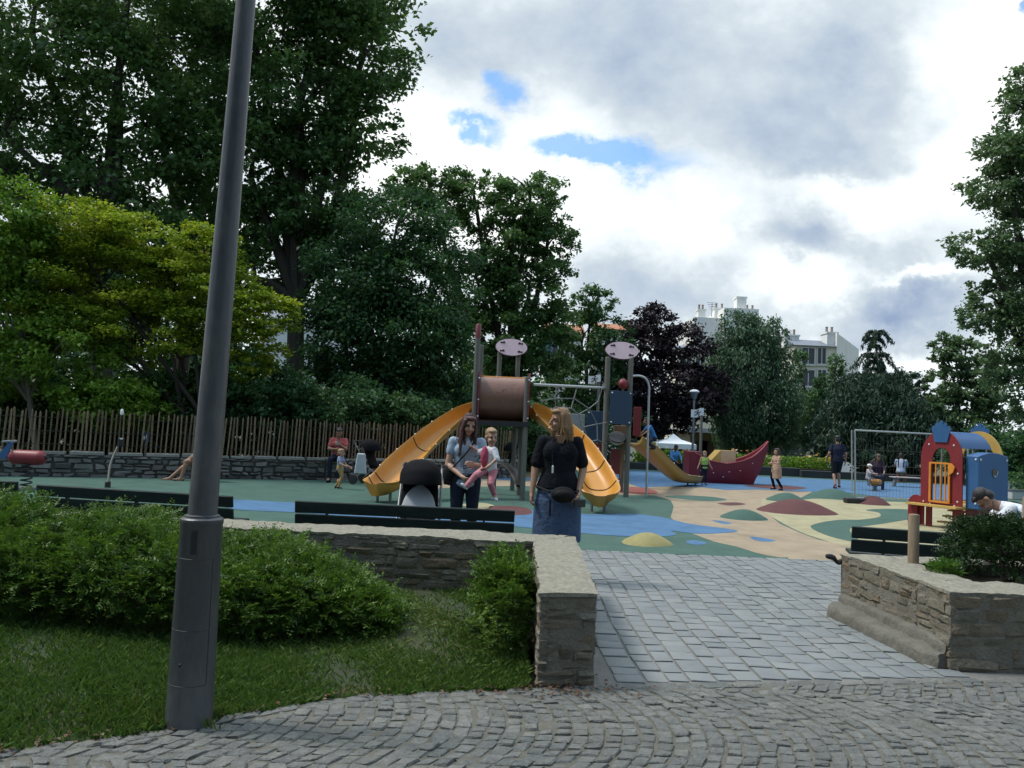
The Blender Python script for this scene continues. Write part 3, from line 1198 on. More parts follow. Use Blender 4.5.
b.build('collar', POSTM, lp)
for zz in (0.20, 0.46, 0.80):
    b = MB()
    r = 0.1103 - 0.0118 * zz
    an0, an1 = (-2.7, -0.55)
    b.tube([(math.cos(an0 + (an1 - an0) * i / 16) * r, math.sin(an0 + (an1 - an0) * i / 16) * r, zz) for i in range(17)], 0.0016, 4)
    b.build('door_seam', SEAM, base)
for an in (-2.7, -0.55):
    b = MB()
    b.tube([(math.cos(an) * (0.1103 - 0.0118 * z), math.sin(an) * (0.1103 - 0.0118 * z), z) for z in (0.2, 0.8)], 0.0016, 4)
    b.build('door_seam', SEAM, base)
b = MB()
an = -1.52
b.box((math.cos(an) * 0.0985, math.sin(an) * 0.0985, 0.88), (0.026, 0.012, 0.11), Matrix.Rotation(an + math.pi / 2, 3, 'Z'))
b.build('slot', SEAM, base)
b = MB()
b.ell((-0.02, -0.104, 0.30), (0.009, 0.006, 0.009), nu=10, nv=6)
b.build('lock', SEAM, base)
b = MB()
tx = lean * 5.6
b.lathe([(0.06, 4.55), (0.07, 4.6), (0.1, 4.66), (0.16, 4.95), (0.19, 5.0), (0.19, 5.04), (0.05, 5.16), (0.01, 5.18)], (tx, 0, 0), 24)
b.build('lantern', POSTM, lp)

# weeds and grass tufts round the foot of the post
_q = np.random.default_rng(12)
_n = 420
_a = _q.uniform(0.6, 6.0, _n)
_r = 0.118 + np.abs(_q.normal(size=_n)) * 0.03
_px, _py = LX + np.cos(_a) * _r, LY + np.sin(_a) * _r
_keep = _py > LY - 0.075
_px, _py = _px[_keep], _py[_keep]
_n = len(_px)
_h = 0.02 + 0.05 * _q.random(_n)
_V = np.zeros((_n, 4, 3))
_w = 0.003
_ln = _q.normal(size=(_n, 2)) * 0.02
_V[:, 0] = np.stack([_px - _w, _py, np.full(_n, -.005)], 1)
_V[:, 1] = np.stack([_px + _w, _py, np.full(_n, -.005)], 1)
_V[:, 2] = np.stack([_px + _ln[:, 0] * .4 + _w * .7, _py + _ln[:, 1] * .4, _h * .6], 1)
_V[:, 3] = np.stack([_px + _ln[:, 0], _py + _ln[:, 1], _h], 1)
tag(arr_mesh('grass', _V, grass_m, _q.random(_n) * .9), kind='stuff')

# ------------------------------------------------------------------ yew hedge and small shrubs
YEW = LEAF('yew_leaf', [(0.028, 0.066, 0.015), (0.052, 0.108, 0.02), (0.105, 0.18, 0.03), (0.20, 0.285, 0.055)], 0.3, 0.45)
DARKYEW = LEAF('dark_shrub_leaf', [(0.012, 0.032, 0.012), (0.022, 0.05, 0.016), (0.035, 0.07, 0.022)], 0.15, 0.5)
TWIG = M('twig_bark', (0.07, 0.05, 0.035), 0.9, 0.3, 20)


def sprays(p, d, tw, per, ls, rng, wide=0.42):
    """twigs starting at p along d (N,3), each with `per` leaves set in two ranks"""
    N = len(p)
    d = norm(d)
    side = norm(np.cross(d, rng.normal(size=(N, 3)) * 0.5 + np.array([0, 0, 1.0])))
    nrm = norm(np.cross(side, d))
    k = np.arange(per)
    t = (k // 2 + 0.5) / (per / 2)
    sgn = np.where(k % 2 == 0, 1.0, -1.0)
    L = tw * (0.6 + 0.8 * rng.random(N))
    pos = p[:, None] + d[:, None] * (t[None, :, None] * L[:, None, None])
    pos[:, :, 2] -= (t[None] ** 2) * L[:, None] * 0.18
    ld = norm((d[:, None] * 0.62 + side[:, None] * sgn[None, :, None] + rng.normal(size=(N, per, 3)) * 0.22).reshape(-1, 3))
    n2 = norm((nrm[:, None] + rng.normal(size=(N, per, 3)) * 0.35).reshape(-1, 3))
    bb = norm(np.cross(n2, ld))
    size = (ls * (0.6 + 0.8 * rng.random(N * per)) * (1.1 - 0.5 * np.tile(t, N)))[:, None]
    c = pos.reshape(-1, 3)
    v = np.empty((N * per, 4, 3))
    v[:, 0] = c
    v[:, 1] = c + ld * size * 0.45 + bb * size * wide * 0.5
    v[:, 2] = c + ld * size
    v[:, 3] = c + ld * size * 0.45 - bb * size * wide * 0.5
    return v


def hh(x):
    return np.interp(x, [-6.5, -3.6, -3.0, -2.6, -2.05, -1.65, -1.25, -0.95, -0.8], [0.58, 0.58, 0.55, 0.47, 0.44, 0.40, 0.30, 0.17, 0.06])


hd = root('hedge', 'broad spreading yew hedge with bright fresh tips, behind the lamp post', 'hedge', (-2.6, 6.0, 0))
Vs, Hs = [], []
for layer, (sc, cnt) in enumerate([(1.0, 9500), (0.86, 3200), (0.70, 1500)]):
    x = rng.uniform(-5.0, -0.80, cnt)
    th = rng.random(cnt) ** 0.72 * 2.5 + 0.12
    lump = 1 + 0.10 * np.sin(x * 5.2 + th * 2.0) + 0.08 * np.sin(x * 11.7 - th * 4.1) + 0.07 * np.sin(x * 2.9 + 1 + th * 7)
    h = hh(x) * lump * sc
    ry = np.interp(x, [-5, -2, -1.2, -0.8], [1.02, 0.98, 0.62, 0.2]) * sc * (1 + 0.06 * np.sin(x * 8 + th * 5))
    cy_ = np.interp(x, [-5, -2, -0.8], [6.08, 6.02, 5.75])
    yy = cy_ - np.cos(th) * ry * (0.88 + 0.12 * np.sin(th)) * np.clip(0.80 + 0.20 * th / 0.8, 0, 1)
    zz = 0.05 + h * np.sin(np.minimum(th, 3.1)) ** 0.62
    p = np.stack([x, yy, zz], 1) + rng.normal(size=(cnt, 3)) * 0.035
    d = np.stack([rng.normal(size=cnt) * 0.6 + 0.25, -np.cos(th) * 0.9 + rng.normal(size=cnt) * 0.35, np.sin(th) * 0.55 + 0.02 + rng.normal(size=cnt) * 0.28], 1)
    per = 16
    Vs.append(sprays(p, d, 0.155, per, 0.036, rng))
    up = np.clip(np.sin(th) ** 1.5, 0, 1)
    tip = np.tile(np.linspace(0, 0.35, per), cnt)
    Hs.append(np.clip(np.repeat(0.42 * rng.random(cnt) + 0.10, per) + tip * rng.random(cnt * per) + 0.12 * rng.random(cnt * per), 0, 1))
arr_mesh('foliage', np.concatenate(Vs), YEW, np.concatenate(Hs), parent=hd)
tb = MB()
for i in range(60):
    x = rng.uniform(-4.8, -1.4)
    top = Vector((x + rng.normal() * 0.3, 6.1 + rng.normal() * 0.25, hh(x) * rng.uniform(0.3, 0.55)))
    bs = Vector((x, 6.0 + rng.normal() * 0.2, 0))
    tb.tube(spline([bs, bs.lerp(top, 0.5) + Vector((rng.normal() * 0.08, rng.normal() * 0.08, 0.05)), top], 6), [0.014, 0.012, 0.01, 0.008, 0.006, 0.003], 5)
tb.build('stems', TWIG, hd, world=True)


def shrub(name, label, c, r, n, m, tw, ls, per=12, seed=1, wide=0.5, group=None, flat=0.0):
    q = np.random.default_rng(seed)
    rt = root(name, label, 'shrub', (c[0], c[1], c[2] - r[2]), 0, group)
    d = norm(q.normal(size=(n, 3)))
    d[:, 2] = np.where(d[:, 2] < -0.5, -d[:, 2], d[:, 2])
    lump = 1 + 0.12 * np.sin(d[:, 0] * 6 + seed) * np.cos(d[:, 2] * 5) + 0.10 * np.sin(d[:, 1] * 9 + d[:, 2] * 7)
    rr = (0.55 + 0.45 * q.random((n, 1)) ** 0.5) * lump[:, None]
    p = np.array(c) + d * rr * np.array(r)
    dd = d + q.normal(size=(n, 3)) * 0.45 + np.array([0, 0, 0.25])
    V = sprays(p, dd, tw, per, ls, q, wide)
    hu = np.clip(np.repeat(0.65 * q.random(n), per) + 0.35 * q.random(n * per), 0, 1)
    arr_mesh('foliage', V, m, hu, parent=rt)
    t2 = MB()
    for i in range(14):
        e = Vector(c) + Vector(q.normal(size=3)) * 0.35 * r[0]
        t2.tube([(c[0] + q.normal() * 0.06, c[1] + q.normal() * 0.06, c[2] - r[2]), e], [0.011, 0.004], 5)
    t2.build('stems', TWIG, rt, world=True)
    return rt


c = P(505, 606, 5.75)
shrub('shrub', 'small bright green shrub growing against the inner side of the wall end', (0.02, 5.75, 0.27), (0.20, 0.62, 0.31), 1500, YEW, 0.10, 0.034, 12, 3, 0.5)
c = P(998, 556, 6.55)
shrub('evergreen_shrub', 'dark evergreen shrub in the raised stone planter', (c.x + 0.08, 6.5, 0.66), (0.46, 0.42, 0.25), 2200, DARKYEW, 0.10, 0.034, 12, 8, 0.4)
FRESH = LEAF('fresh_leaf', [(0.05, 0.11, 0.02), (0.08, 0.16, 0.03), (0.12, 0.22, 0.05)], 0.35)
c = P(944, 563, 6.35)
shrub('leafy_plant', 'small light green leafy plant at the foot of the dark evergreen', (c.x, 6.35, 0.50), (0.11, 0.10, 0.09), 90, FRESH, 0.07, 0.05, 6, 5, 0.55)

WOODP = M('weathered_post', (0.24, 0.18, 0.12), 0.85, 0.3, 9, 0.5, 40, stretch=(1, 1, 0.15), dirt=0.3)


def post(px, top, Y, r, label):
    a = P(px, top, Y)
    q = MB()
    q.lathe([(r * 0.98, -0.1), (r, 0.02), (r * 0.98, a.z - 0.44 - 0.012), (r * 0.9, a.z - 0.44 - 0.003), (r * 0.5, a.z - 0.44)], n=16)
    o = q.build('wooden_post', WOODP, smooth=40)
    o.location = (a.x, Y, 0.44)
    tag(o, label, 'post', 'round wooden posts in the stone planter')


post(914, 514, 6.75, 0.044, 'round wooden post standing in planter beside the bench, left of the evergreen')
post(1029, 497, 6.95, 0.05, 'round wooden post behind the dark evergreen, at the right')

# ------------------------------------------------------------------ benches
BENCHM = M('bench_paint', (0.012, 0.021, 0.021), 0.5, 0.3, 8, 0.15, 60, spec=0.22, stretch=(0.3, 1, 1), dirt=0.25, dirtcol=(0.06, 0.07, 0.065), dscale=5)
IRON = M('bench_iron', (0.015, 0.02, 0.02), 0.5, 0.3, 20, 0.2, 70, metal=0.4)


def make_bench(label, L=2.22):
    r = root('park_bench', label, 'bench', (0, 0, 0), 0, 'dark green slatted park benches')
    Rb = Matrix.Rotation(rad(-12), 3, 'X')
    for z, h in ((0.612, 0.120), (0.478, 0.120), (0.372, 0.065)):
        q = MB()
        q.box((0, 0.0 - (z - 0.38) * 0.2, z), (L, 0.032, h), Matrix.Rotation(rad(11), 3, 'X'))
        q.build('back_slat', BENCHM, r, bevel=0.006)
    for k in range(3):
        q = MB()
        q.box((0, 0.085 + k * 0.112, 0.385), (L, 0.098, 0.032))
        q.build('seat_slat', BENCHM, r, bevel=0.006)
    for x in (-0.36 * L, 0.0, 0.36 * L):
        q = MB()
        q.beam((x, 0.075, 0.36), (x, -0.02, 0.66), 0.05, 0.02, (1, 0, 0))
        q.beam((x, 0.03, 0.355), (x, 0.37, 0.355), 0.05, 0.022, (1, 0, 0))
        q.beam((x, 0.06, 0.35), (x, -0.02, 0.0), 0.05, 0.035, (1, 0, 0))
        q.beam((x, 0.33, 0.35), (x, 0.37, 0.0), 0.05, 0.035, (1, 0, 0))
        q.beam((x, -0.05, 0.012), (x, 0.42, 0.012), 0.05, 0.022, (1, 0, 0))
        q.build('leg', IRON, r, bevel=0.004)
    return r


bn = make_bench('dark green park bench at the wall, right in front of the black pushchair')


def place_bench(o, pa, pb, z=0.672, anchor=None):
    """pa, pb: picture positions of the two ends of the top slat"""
    def onz(px, py):
        d = ray(px, py)
        return EYE + d * ((z - CAM_Z) / d.z)
    a, b_ = onz(*pa), onz(*pb)
    ang = math.atan2(b_.y - a.y, b_.x - a.x)
    m = (a + b_) / 2 if anchor is None else (a if anchor == 'a' else b_) + (b_ - a).normalized() * (1.11 if anchor == 'a' else -1.11)
    m += Vector((-math.sin(ang), math.cos(ang), 0)) * 0.06
    place(o, (m.x, m.y, 0.0), ang)


place_bench(bn, (294, 500.5), (516, 510.5))
b2 = copy_tree(bn)
place_bench(b2, (30, 484), (240, 496.5))
b2['label'] = 'dark green park bench half hidden by the hedge, crossing behind the lamp post'
b3 = copy_tree(bn)
place_bench(b3, (-186, 474), (18, 481.5), anchor='b')
b3['label'] = 'dark green park bench of which only an end shows, cut by the left picture edge'
b4 = copy_tree(bn)
place_bench(b4, (852, 526), (1066, 541), anchor='a')
b4['label'] = 'dark green park bench behind the stone planter, in front of the red playhouse'
# ================================================================== trees and shrubs round the playground
BARK = M('bark', (0.055, 0.048, 0.038), 0.9, 0.4, 6, 0.8, 25, stretch=(1, 1, 0.3))
PALEBARK = M('pale_bark', (0.15, 0.14, 0.11), 0.85, 0.45, 4, 0.5, 20)
L_PLANE = LEAF('plane_leaf', [(0.041, 0.089, 0.034), (0.078, 0.154, 0.051), (0.131, 0.220, 0.074)], 0.38)
L_DARK = LEAF('lime_leaf', [(0.029, 0.072, 0.034), (0.048, 0.114, 0.046), (0.081, 0.165, 0.057)], 0.32)
L_MID = LEAF('mid_leaf', [(0.038, 0.090, 0.040), (0.070, 0.141, 0.056), (0.110, 0.201, 0.077)], 0.3)
L_GOLD = LEAF('golden_leaf', [(0.090, 0.155, 0.021), (0.173, 0.248, 0.026), (0.300, 0.357, 0.034), (0.500, 0.500, 0.049)], 0.38)
L_GREEN = LEAF('bright_leaf', [(0.070, 0.144, 0.019), (0.128, 0.234, 0.029), (0.200, 0.316, 0.042)], 0.35)
L_PURPLE = LEAF('plum_leaf', [(0.018, 0.014, 0.021), (0.030, 0.020, 0.028), (0.055, 0.036, 0.045)], 0.12)
L_BIRCH = LEAF('birch_leaf', [(0.040, 0.089, 0.056), (0.074, 0.136, 0.077), (0.109, 0.183, 0.099)], 0.3)
L_CEDAR = LEAF('cedar_needles', [(0.023, 0.051, 0.039), (0.043, 0.082, 0.055), (0.070, 0.113, 0.070)], 0.1)
L_PALE = LEAF('pale_leaf', [(0.064, 0.114, 0.056), (0.109, 0.175, 0.088), (0.163, 0.244, 0.120)], 0.35)

# ---- tall planes at the left
make_tree('plane_tree', 'tall plane tree filling the upper left corner, its crown cut by the picture top', 'tree', P(112, 470, 27),
          px_blobs([(-70, 60, 110, 110), (30, 20, 120, 90), (130, -20, 110, 90), (120, 90, 90, 70), (10, 140, 100, 60), (-60, 190, 80, 80), (100, 180, 80, 70), (180, 140, 60, 60), (160, 250, 80, 60), (60, 270, 80, 60)], 27),
          62000, 0.20, L_PLANE, BARK, 0.38, 1, 'tall plane trees behind the fence', k=34, spread=0.27, shell=0.4, split=0.5)
make_tree('plane_tree', 'tall plane tree right of the lamp post, reaching out towards the open sky', 'tree', P(292, 470, 28),
          px_blobs([(250, 10, 90, 80), (330, -20, 90, 80), (366, 45, 62, 62), (300, 100, 80, 70), (355, 120, 50, 55), (250, 170, 70, 70), (315, 205, 70, 55), (245, 275, 50, 50), (340, 250, 40, 50), (345, 305, 34, 40)], 28),
          58000, 0.195, L_PLANE, BARK, 0.36, 2, 'tall plane trees behind the fence', k=34, spread=0.25, shell=0.4, split=0.5)
make_tree('plane_tree', 'plane tree with a leaning dark trunk between the two tallest planes', 'tree', P(165, 470, 31),
          px_blobs([(195, 60, 60, 70), (215, 120, 50, 60), (180, 215, 60, 60), (150, 10, 60, 60), (225, 230, 50, 50)], 31),
          18000, 0.20, L_PLANE, BARK, 0.34, 3, 'tall plane trees behind the fence', k=24, spread=0.24, shell=0.4, split=0.62)

# ---- golden-leaved tree over the fence
make_tree('golden_tree', 'spreading yellow-green tree in fresh leaf above the fence, either side of the lamp post', 'tree', P(212, 460, 20.6),
          px_blobs([(70, 235, 70, 36), (150, 245, 62, 34), (110, 285, 85, 40), (205, 252, 40, 30), (215, 300, 60, 36), (258, 316, 38, 32), (150, 330, 80, 36), (60, 320, 60, 40), (245, 350, 40, 30), (40, 262, 50, 34), (180, 285, 60, 34)], 20.6),
          70000, 0.105, L_GOLD, BARK, 0.14, 4, k=30, spread=0.27, shell=0.5, split=0.35, up=1.2, stems=2, flat=0.40)
make_tree('young_tree', 'mid green tree at the left picture edge with pale thin trunk', 'tree', P(38, 458, 19.6),
          px_blobs([(10, 210, 50, 34), (-20, 250, 60, 50), (25, 250, 44, 36), (60, 345, 60, 36), (10, 320, 50, 40), (0, 370, 50, 34)], 19.6),
          24000, 0.115, L_GREEN, PALEBARK, 0.085, 5, k=26, spread=0.27, split=0.4)
# ---- broad dark tree left of the slides and the trees behind it
make_tree('lime_tree', 'broad dark round-headed tree left of the play tower', 'tree', P(392, 472, 25),
          px_blobs([(395, 235, 60, 45), (355, 290, 58, 50), (430, 290, 52, 52), (395, 330, 80, 45), (345, 350, 45, 40), (440, 355, 42, 38), (400, 275, 50, 50), (375, 380, 60, 25), (350, 400, 55, 18), (440, 395, 34, 16)], 25),
          60000, 0.13, L_DARK, BARK, 0.17, 6, k=30, spread=0.30, shell=0.5, split=0.3)
make_tree('plane_tree', 'plane tree rising behind the play tower, with sky showing through its crown', 'tree', P(520, 470, 34),
          px_blobs([(430, 188, 46, 24), (475, 200, 40, 32), (530, 205, 42, 34), (548, 240, 30, 30), (510, 245, 42, 36), (530, 290, 44, 40), (480, 290, 40, 44), (505, 340, 50, 40), (545, 340, 30, 40), (500, 390, 50, 30)], 34),
          44000, 0.175, L_PLANE, BARK, 0.26, 7, 'tall plane trees behind the fence', k=28, spread=0.25, shell=0.42)
make_tree('leafy_tree', 'smaller mid green tree between the plane behind the tower and the purple tree', 'tree', P(590, 460, 38),
          px_blobs([(592, 306, 22, 20), (582, 340, 32, 28), (612, 350, 24, 30), (590, 385, 40, 30), (570, 410, 40, 24), (610, 420, 36, 24)], 38),
          22000, 0.17, L_MID, BARK, 0.18, 8, k=24, spread=0.27)
make_tree('purple_plum_tree', 'dark purple-leaved plum tree right of the play tower', 'tree', P(664, 462, 39),
          px_blobs([(655, 328, 28, 24), (640, 355, 34, 28), (685, 350, 28, 26), (662, 385, 52, 30), (625, 400, 32, 34), (695, 395, 34, 34), (655, 418, 44, 18), (636, 430, 30, 14)], 39),
          30000, 0.18, L_PURPLE, BARK, 0.2, 9, k=26, spread=0.28)
make_tree('birch_tree', 'large weeping birch with hanging grey-green leaves in front of the pale buildings', 'tree', P(758, 468, 41),
          px_blobs([(738, 328, 18, 20), (762, 335, 24, 24), (720, 355, 16, 28), (745, 370, 36, 36), (776, 365, 20, 32), (726, 400, 26, 40), (764, 405, 34, 40), (746, 430, 34, 20), (786, 415, 12, 40), (755, 348, 26, 24)], 41),
          44000, 0.16, L_BIRCH, PALEBARK, 0.2, 10, k=34, spread=0.25, shell=0.4, ldroop=1.0, droop=0.5, wide=0.45)
make_tree('ivy_tree', 'slim ivy-clad tree in front of the cream house end', 'tree', P(815, 468, 46),
          px_blobs([(806, 415, 16, 30), (830, 405, 16, 30), (818, 432, 24, 22), (836, 368, 7, 18), (799, 365, 5, 20), (845, 430, 16, 24), (824, 385, 10, 12)], 46),
          15000, 0.16, L_MID, BARK, 0.16, 11, k=22, spread=0.3)
make_tree('loose_tree', 'light open-crowned tree with sky between its leaves, right of the cedar', 'tree', P(962, 470, 37),
          px_blobs([(945, 350, 16, 20), (965, 355, 20, 20), (985, 372, 20, 22), (950, 385, 24, 20), (975, 400, 26, 20), (938, 405, 16, 16), (960, 422, 34, 16), (995, 410, 20, 18)], 37),
          15000, 0.165, L_PALE, BARK, 0.14, 12, k=22, spread=0.24, shell=0.4)
make_tree('tall_broadleaf_tree', 'tall broadleaf tree cut by the right picture edge, darkest near its foot', 'tree', P(1062, 490, 25),
          px_blobs([(1030, 100, 34, 40), (1010, 155, 34, 34), (1045, 170, 50, 50), (990, 190, 30, 24), (985, 250, 36, 22), (1025, 240, 44, 44), (1000, 300, 34, 30), (985, 318, 26, 16), (1035, 320, 40, 46), (1010, 365, 30, 34), (1040, 400, 34, 40), (1080, 150, 60, 80), (1090, 280, 60, 80)], 25),
          52000, 0.135, L_PALE, BARK, 0.26, 13, k=30, spread=0.25, shell=0.42)

# ---- the blue-black cedar: tiers of drooping boughs round a bare leader
cb = P(878, 470, 39)
ced = root('cedar_tree', 'dark drooping cedar with a tiered pointed top standing clear against the sky', 'tree', (cb.x, 39, 0))
q = np.random.default_rng(31)
trk, V, Hh = MB(), [], []
top = P(875, 334, 39)
trk.tube(spline([(cb.x, 39, 0), (cb.x + 0.1, 39, 3.0), (top.x, 39, top.z - 0.1)], 9), [0.30, 0.27, 0.24, 0.2, 0.16, 0.12, 0.09, 0.05, 0.02], 8)
kz = 39 / F_PX
tiers = [(333, 15, 8), (339, 12, 6), (346, 8, 5), (356, 22, 9), (362, 15, 6), (369, 12, 6), (379, 36, 13), (392, 52, 15), (408, 58, 15), (424, 62, 15), (440, 58, 13), (385, 34, 11), (399, 46, 13), (415, 50, 13), (432, 48, 13)]
for (py, rpx, nb) in tiers:
    z = P(876, py, 39).z
    for i in range(nb):
        an = 2 * math.pi * (i + q.random()) / nb
        L = rpx * kz * q.uniform(0.65, 1.15)
        if py > 400 and math.cos(an) > 0.2:
            L *= 1.15
        a = Vector((cb.x + (top.x - cb.x) * min(1, z / top.z), 39, z))
        d = Vector((math.cos(an), math.sin(an), 0))
        pth = spline([a, a + d * L * 0.5 + Vector((0, 0, 0.10 * L)), a + d * L + Vector((0, 0, (-0.28 if py > 370 else -0.62) * L))], 10)
        trk.tube(pth, [0.05 * (1 - 0.09 * j) for j in range(10)], 4)
        m = int(110 + 190 * L) if py > 370 else int(40 + 90 * L)
        fin = 1.0 if py > 370 else 0.5
        t = q.random(m) ** 0.75
        pp = np.array([tuple(pth[min(9, int(x * 9))].lerp(pth[min(9, int(x * 9) + 1)], (x * 9) % 1)) for x in t])
        wd = (0.20 * L * (1 - 0.7 * t) + 0.08) * (1.0 if py > 370 else 0.32)
        off = q.normal(size=(m, 3)) * wd[:, None] * np.array([1, 1, 0.25])
        off[:, 2] -= 0.14 * L * q.random(m) ** 1.5 + 0.02
        V.append(leaves(pp + off, 0.26 * (0.5 + 0.5 * fin) * (0.5 + q.random(m)), q, 0.2, 0.9, 0.22))
        Hh.append(np.clip(q.random(m) * 0.7 + 0.3 * q.random(), 0, 1))
arr_mesh('crown', np.concatenate(V), L_CEDAR, np.concatenate(Hh), parent=ced)
trk.build('trunk', BARK, ced, world=True)
make_tree('dark_conifer', 'low dark rounded evergreen filling the gap between cedar and open-crowned tree', 'tree', P(915, 470, 41),
          px_blobs([(905, 385, 18, 16), (918, 405, 24, 20), (900, 425, 30, 20), (930, 430, 24, 18), (850, 440, 26, 18), (880, 445, 40, 14)], 41),
          9000, 0.22, L_CEDAR, BARK, 0.16, 14, k=24, spread=0.32)

# ---- shrubs: the understorey behind the picket fence and round the far edge of the play floor
UND = 'understorey shrubs behind the picket fence'


def bush(label, px, py, rx, ry, Y, n, m, seed, size=0.12, group=UND, name='bush', k=22, spread=0.34, gz=0.0):
    c = P(px, py, Y)
    kz = Y / F_PX
    bl = [((c.x, Y, c.z), (rx * kz, 1.0 + 0.25 * rx * kz, ry * kz)), ((c.x - 0.5 * rx * kz, Y + 0.2, c.z - 0.3 * ry * kz), (0.6 * rx * kz, 0.9, 0.7 * ry * kz)),
          ((c.x + 0.5 * rx * kz, Y - 0.1, c.z - 0.25 * ry * kz), (0.6 * rx * kz, 0.9, 0.75 * ry * kz))]
    make_tree(name, label, 'bush', (c.x, Y, 0), bl, int(n * 1.5), size, m, BARK, 0.05, seed, group, k=k, spread=spread, shell=0.45, split=0.3, limbs=3, stems=3, gz=gz)


bush('dark bush behind the fence at the left picture edge, under the pale thin trunk', -10, 405, 70, 40, 20.8, 7000, L_DARK, 41)
bush('bright green bush behind the fence, midway between left edge and lamp post', 112, 398, 55, 28, 19.9, 6500, L_GREEN, 42)
bush('dark bush behind the fence just left of the lamp post', 175, 405, 50, 36, 21.5, 6500, L_DARK, 43)
bush('dark bush behind the fence just right of the lamp post', 262, 398, 55, 32, 21.5, 7500, L_DARK, 44)
bush('dark bush behind the fence above the seated woman in pink', 335, 402, 50, 28, 22.4, 6500, L_DARK, 45)
bush('green bush behind the fence at the trunk of the broad dark tree', 405, 412, 48, 22, 23.4, 6000, L_MID, 46)
bush('dark bush behind the fence, seen through the legs of the barrel tower', 470, 425, 46, 34, 26, 6000, L_DARK, 47)
bush('green bush seen between the barrel tower posts and the woman in black', 530, 432, 40, 30, 30, 6000, L_MID, 48)
bush('dark bush under the climbing net', 585, 440, 40, 28, 33, 5000, L_DARK, 49)
FAR = 'shrubs along the far edge of the play floor'
bush('light green shrub with white blossom left of the red boat', 656, 462, 20, 16, 35.5, 3500, L_GREEN, 50, 0.13, FAR)
bush('dark green shrub under the white market tent', 676, 457, 22, 9, 37.5, 3000, L_MID, 51, 0.14, FAR, gz=-0.4)
bush('dark shrub right of the temporary fence post, behind the spring rider', 890, 455, 40, 20, 38, 4500, L_CEDAR, 52, 0.16, FAR, gz=-0.4)
bush('dark shrub behind the blue box of the playhouse', 985, 450, 40, 26, 33, 5000, L_DARK, 53, 0.15, FAR)
bush('dark bush at the far right edge behind the planter boxes', 1040, 455, 30, 30, 29, 3500, L_DARK, 54, 0.15, FAR)
# far background greenery, closing the view between the trunks
TL = 'dense tree belt closing the park behind the fence'
for i, (px, py, rx, ry, Y, m, lab) in enumerate([
        (-40, 330, 110, 90, 40, L_DARK, 'dark far tree of the belt behind the golden tree, at the left edge'),
        (130, 345, 110, 75, 42, L_DARK, 'dark far tree of the belt behind the golden tree, left of the lamp post'),
        (215, 375, 45, 50, 41, L_DARK, 'dark far tree of the belt right behind the lamp post'),
        (392, 395, 52, 45, 43, L_DARK, 'dark far tree of the belt behind the trunk of the broad dark tree'),
        (480, 400, 60, 50, 45, L_DARK, 'dark far tree of the belt behind the barrel tower')]):
    make_tree('background_tree', lab, 'tree', P(px, 455, Y), px_blobs([(px, py, rx, ry), (px - rx * .4, py + ry * .3, rx * .7, ry * .7), (px + rx * .4, py + ry * .3, rx * .7, ry * .7)], Y), 9000, 0.32, m, BARK, 0.2, 60 + i, TL, k=30, spread=0.3)

# ---- flower bed in front of the pavilion
FLOWER = LEAF('flower_petal', [(0.55, 0.25, 0.03), (0.58, 0.42, 0.08), (0.5, 0.2, 0.12), (0.62, 0.6, 0.55)], 0.3)
q = np.random.default_rng(77)
for i, (x0, x1, lab) in enumerate([(738, 792, 'flower bed with pale blossoms between the girl in the dress and the man in dark'),
                                   (796, 838, 'flower bed with bright orange and yellow flowers beside the man in dark clothes'),
                                   (640, 690, 'flower bed with white flowers behind the yellow straight slide')]):
    a, b_ = P(x0, 472, 34.6), P(x1, 472, 34.6)
    r = root('flower_bed', lab, 'flower bed', ((a.x + b_.x) / 2, 35.2, 0), 0, 'flower beds along the far edge')
    n = 1500
    pp = np.stack([q.uniform(a.x, b_.x, n), q.uniform(34.5, 36.0, n), 0.30 + 0.5 * q.random(n) ** 1.3], 1)
    arr_mesh('foliage', leaves(pp, 0.10 + 0.10 * q.random(n), q, 0.3, 0, 0.4), L_GREEN, q.random(n), parent=r)
    n = 34
    # blossoms are far too many to count
    pp = np.stack([q.uniform(a.x, b_.x, n), q.uniform(34.5, 35.6, n), 0.62 + 0.38 * q.random(n)], 1)
    hu = q.random(n) * 0.6 if i == 1 else (0.3 + 0.7 * q.random(n) if i == 0 else 0.85 + 0.15 * q.random(n))
    tag(arr_mesh('flowers', leaves(pp, 0.10 + 0.08 * q.random(n), q, 1.5, 0, 0.9), FLOWER, hu, parent=r), kind='stuff')
    k = MB()
    k.box(((a.x + b_.x) / 2, 35.2, 0.14), ((b_.x - a.x), 1.7, 0.36))
    k.build('soil_bank', M('planter_soil', (0.045, 0.032, 0.022)), r, world=True)

# ---- undergrowth under the trees behind the fence: a continuous mass
q = np.random.default_rng(88)
n = 22000
tt = q.random(n)
lx_ = np.interp(tt, [0, .35, .75, 1], [-24, -12, -3.2, 3.5])
ly_ = np.interp(tt, [0, .35, .75, 1], [15, 20.5, 25.5, 33]) + q.random(n) * 3.0
hz_ = q.random(n) ** 0.8 * (1.9 + 0.5 * np.sin(lx_ * 1.3) + 0.3 * np.sin(lx_ * 3.1))
o = arr_mesh('undergrowth', leaves(np.stack([lx_, ly_, hz_], 1), 0.20 + 0.16 * q.random(n), q, 0.4, 0.1, 0.6), L_DARK, q.random(n))
tag(o, kind='stuff')
n = 9000
lx_ = q.uniform(3.0, 26, n)
ly_ = 37.5 + q.random(n) * 3.5
hz_ = -0.9 + q.random(n) * (1.15 + 0.3 * np.sin(lx_ * 1.1)) - (ly_ - 37.5) * 0.12
o = arr_mesh('undergrowth', leaves(np.stack([lx_, ly_, hz_], 1), 0.22 + 0.16 * q.random(n), q, 0.4, 0.1, 0.6), L_DARK, q.random(n))
tag(o, kind='stuff')

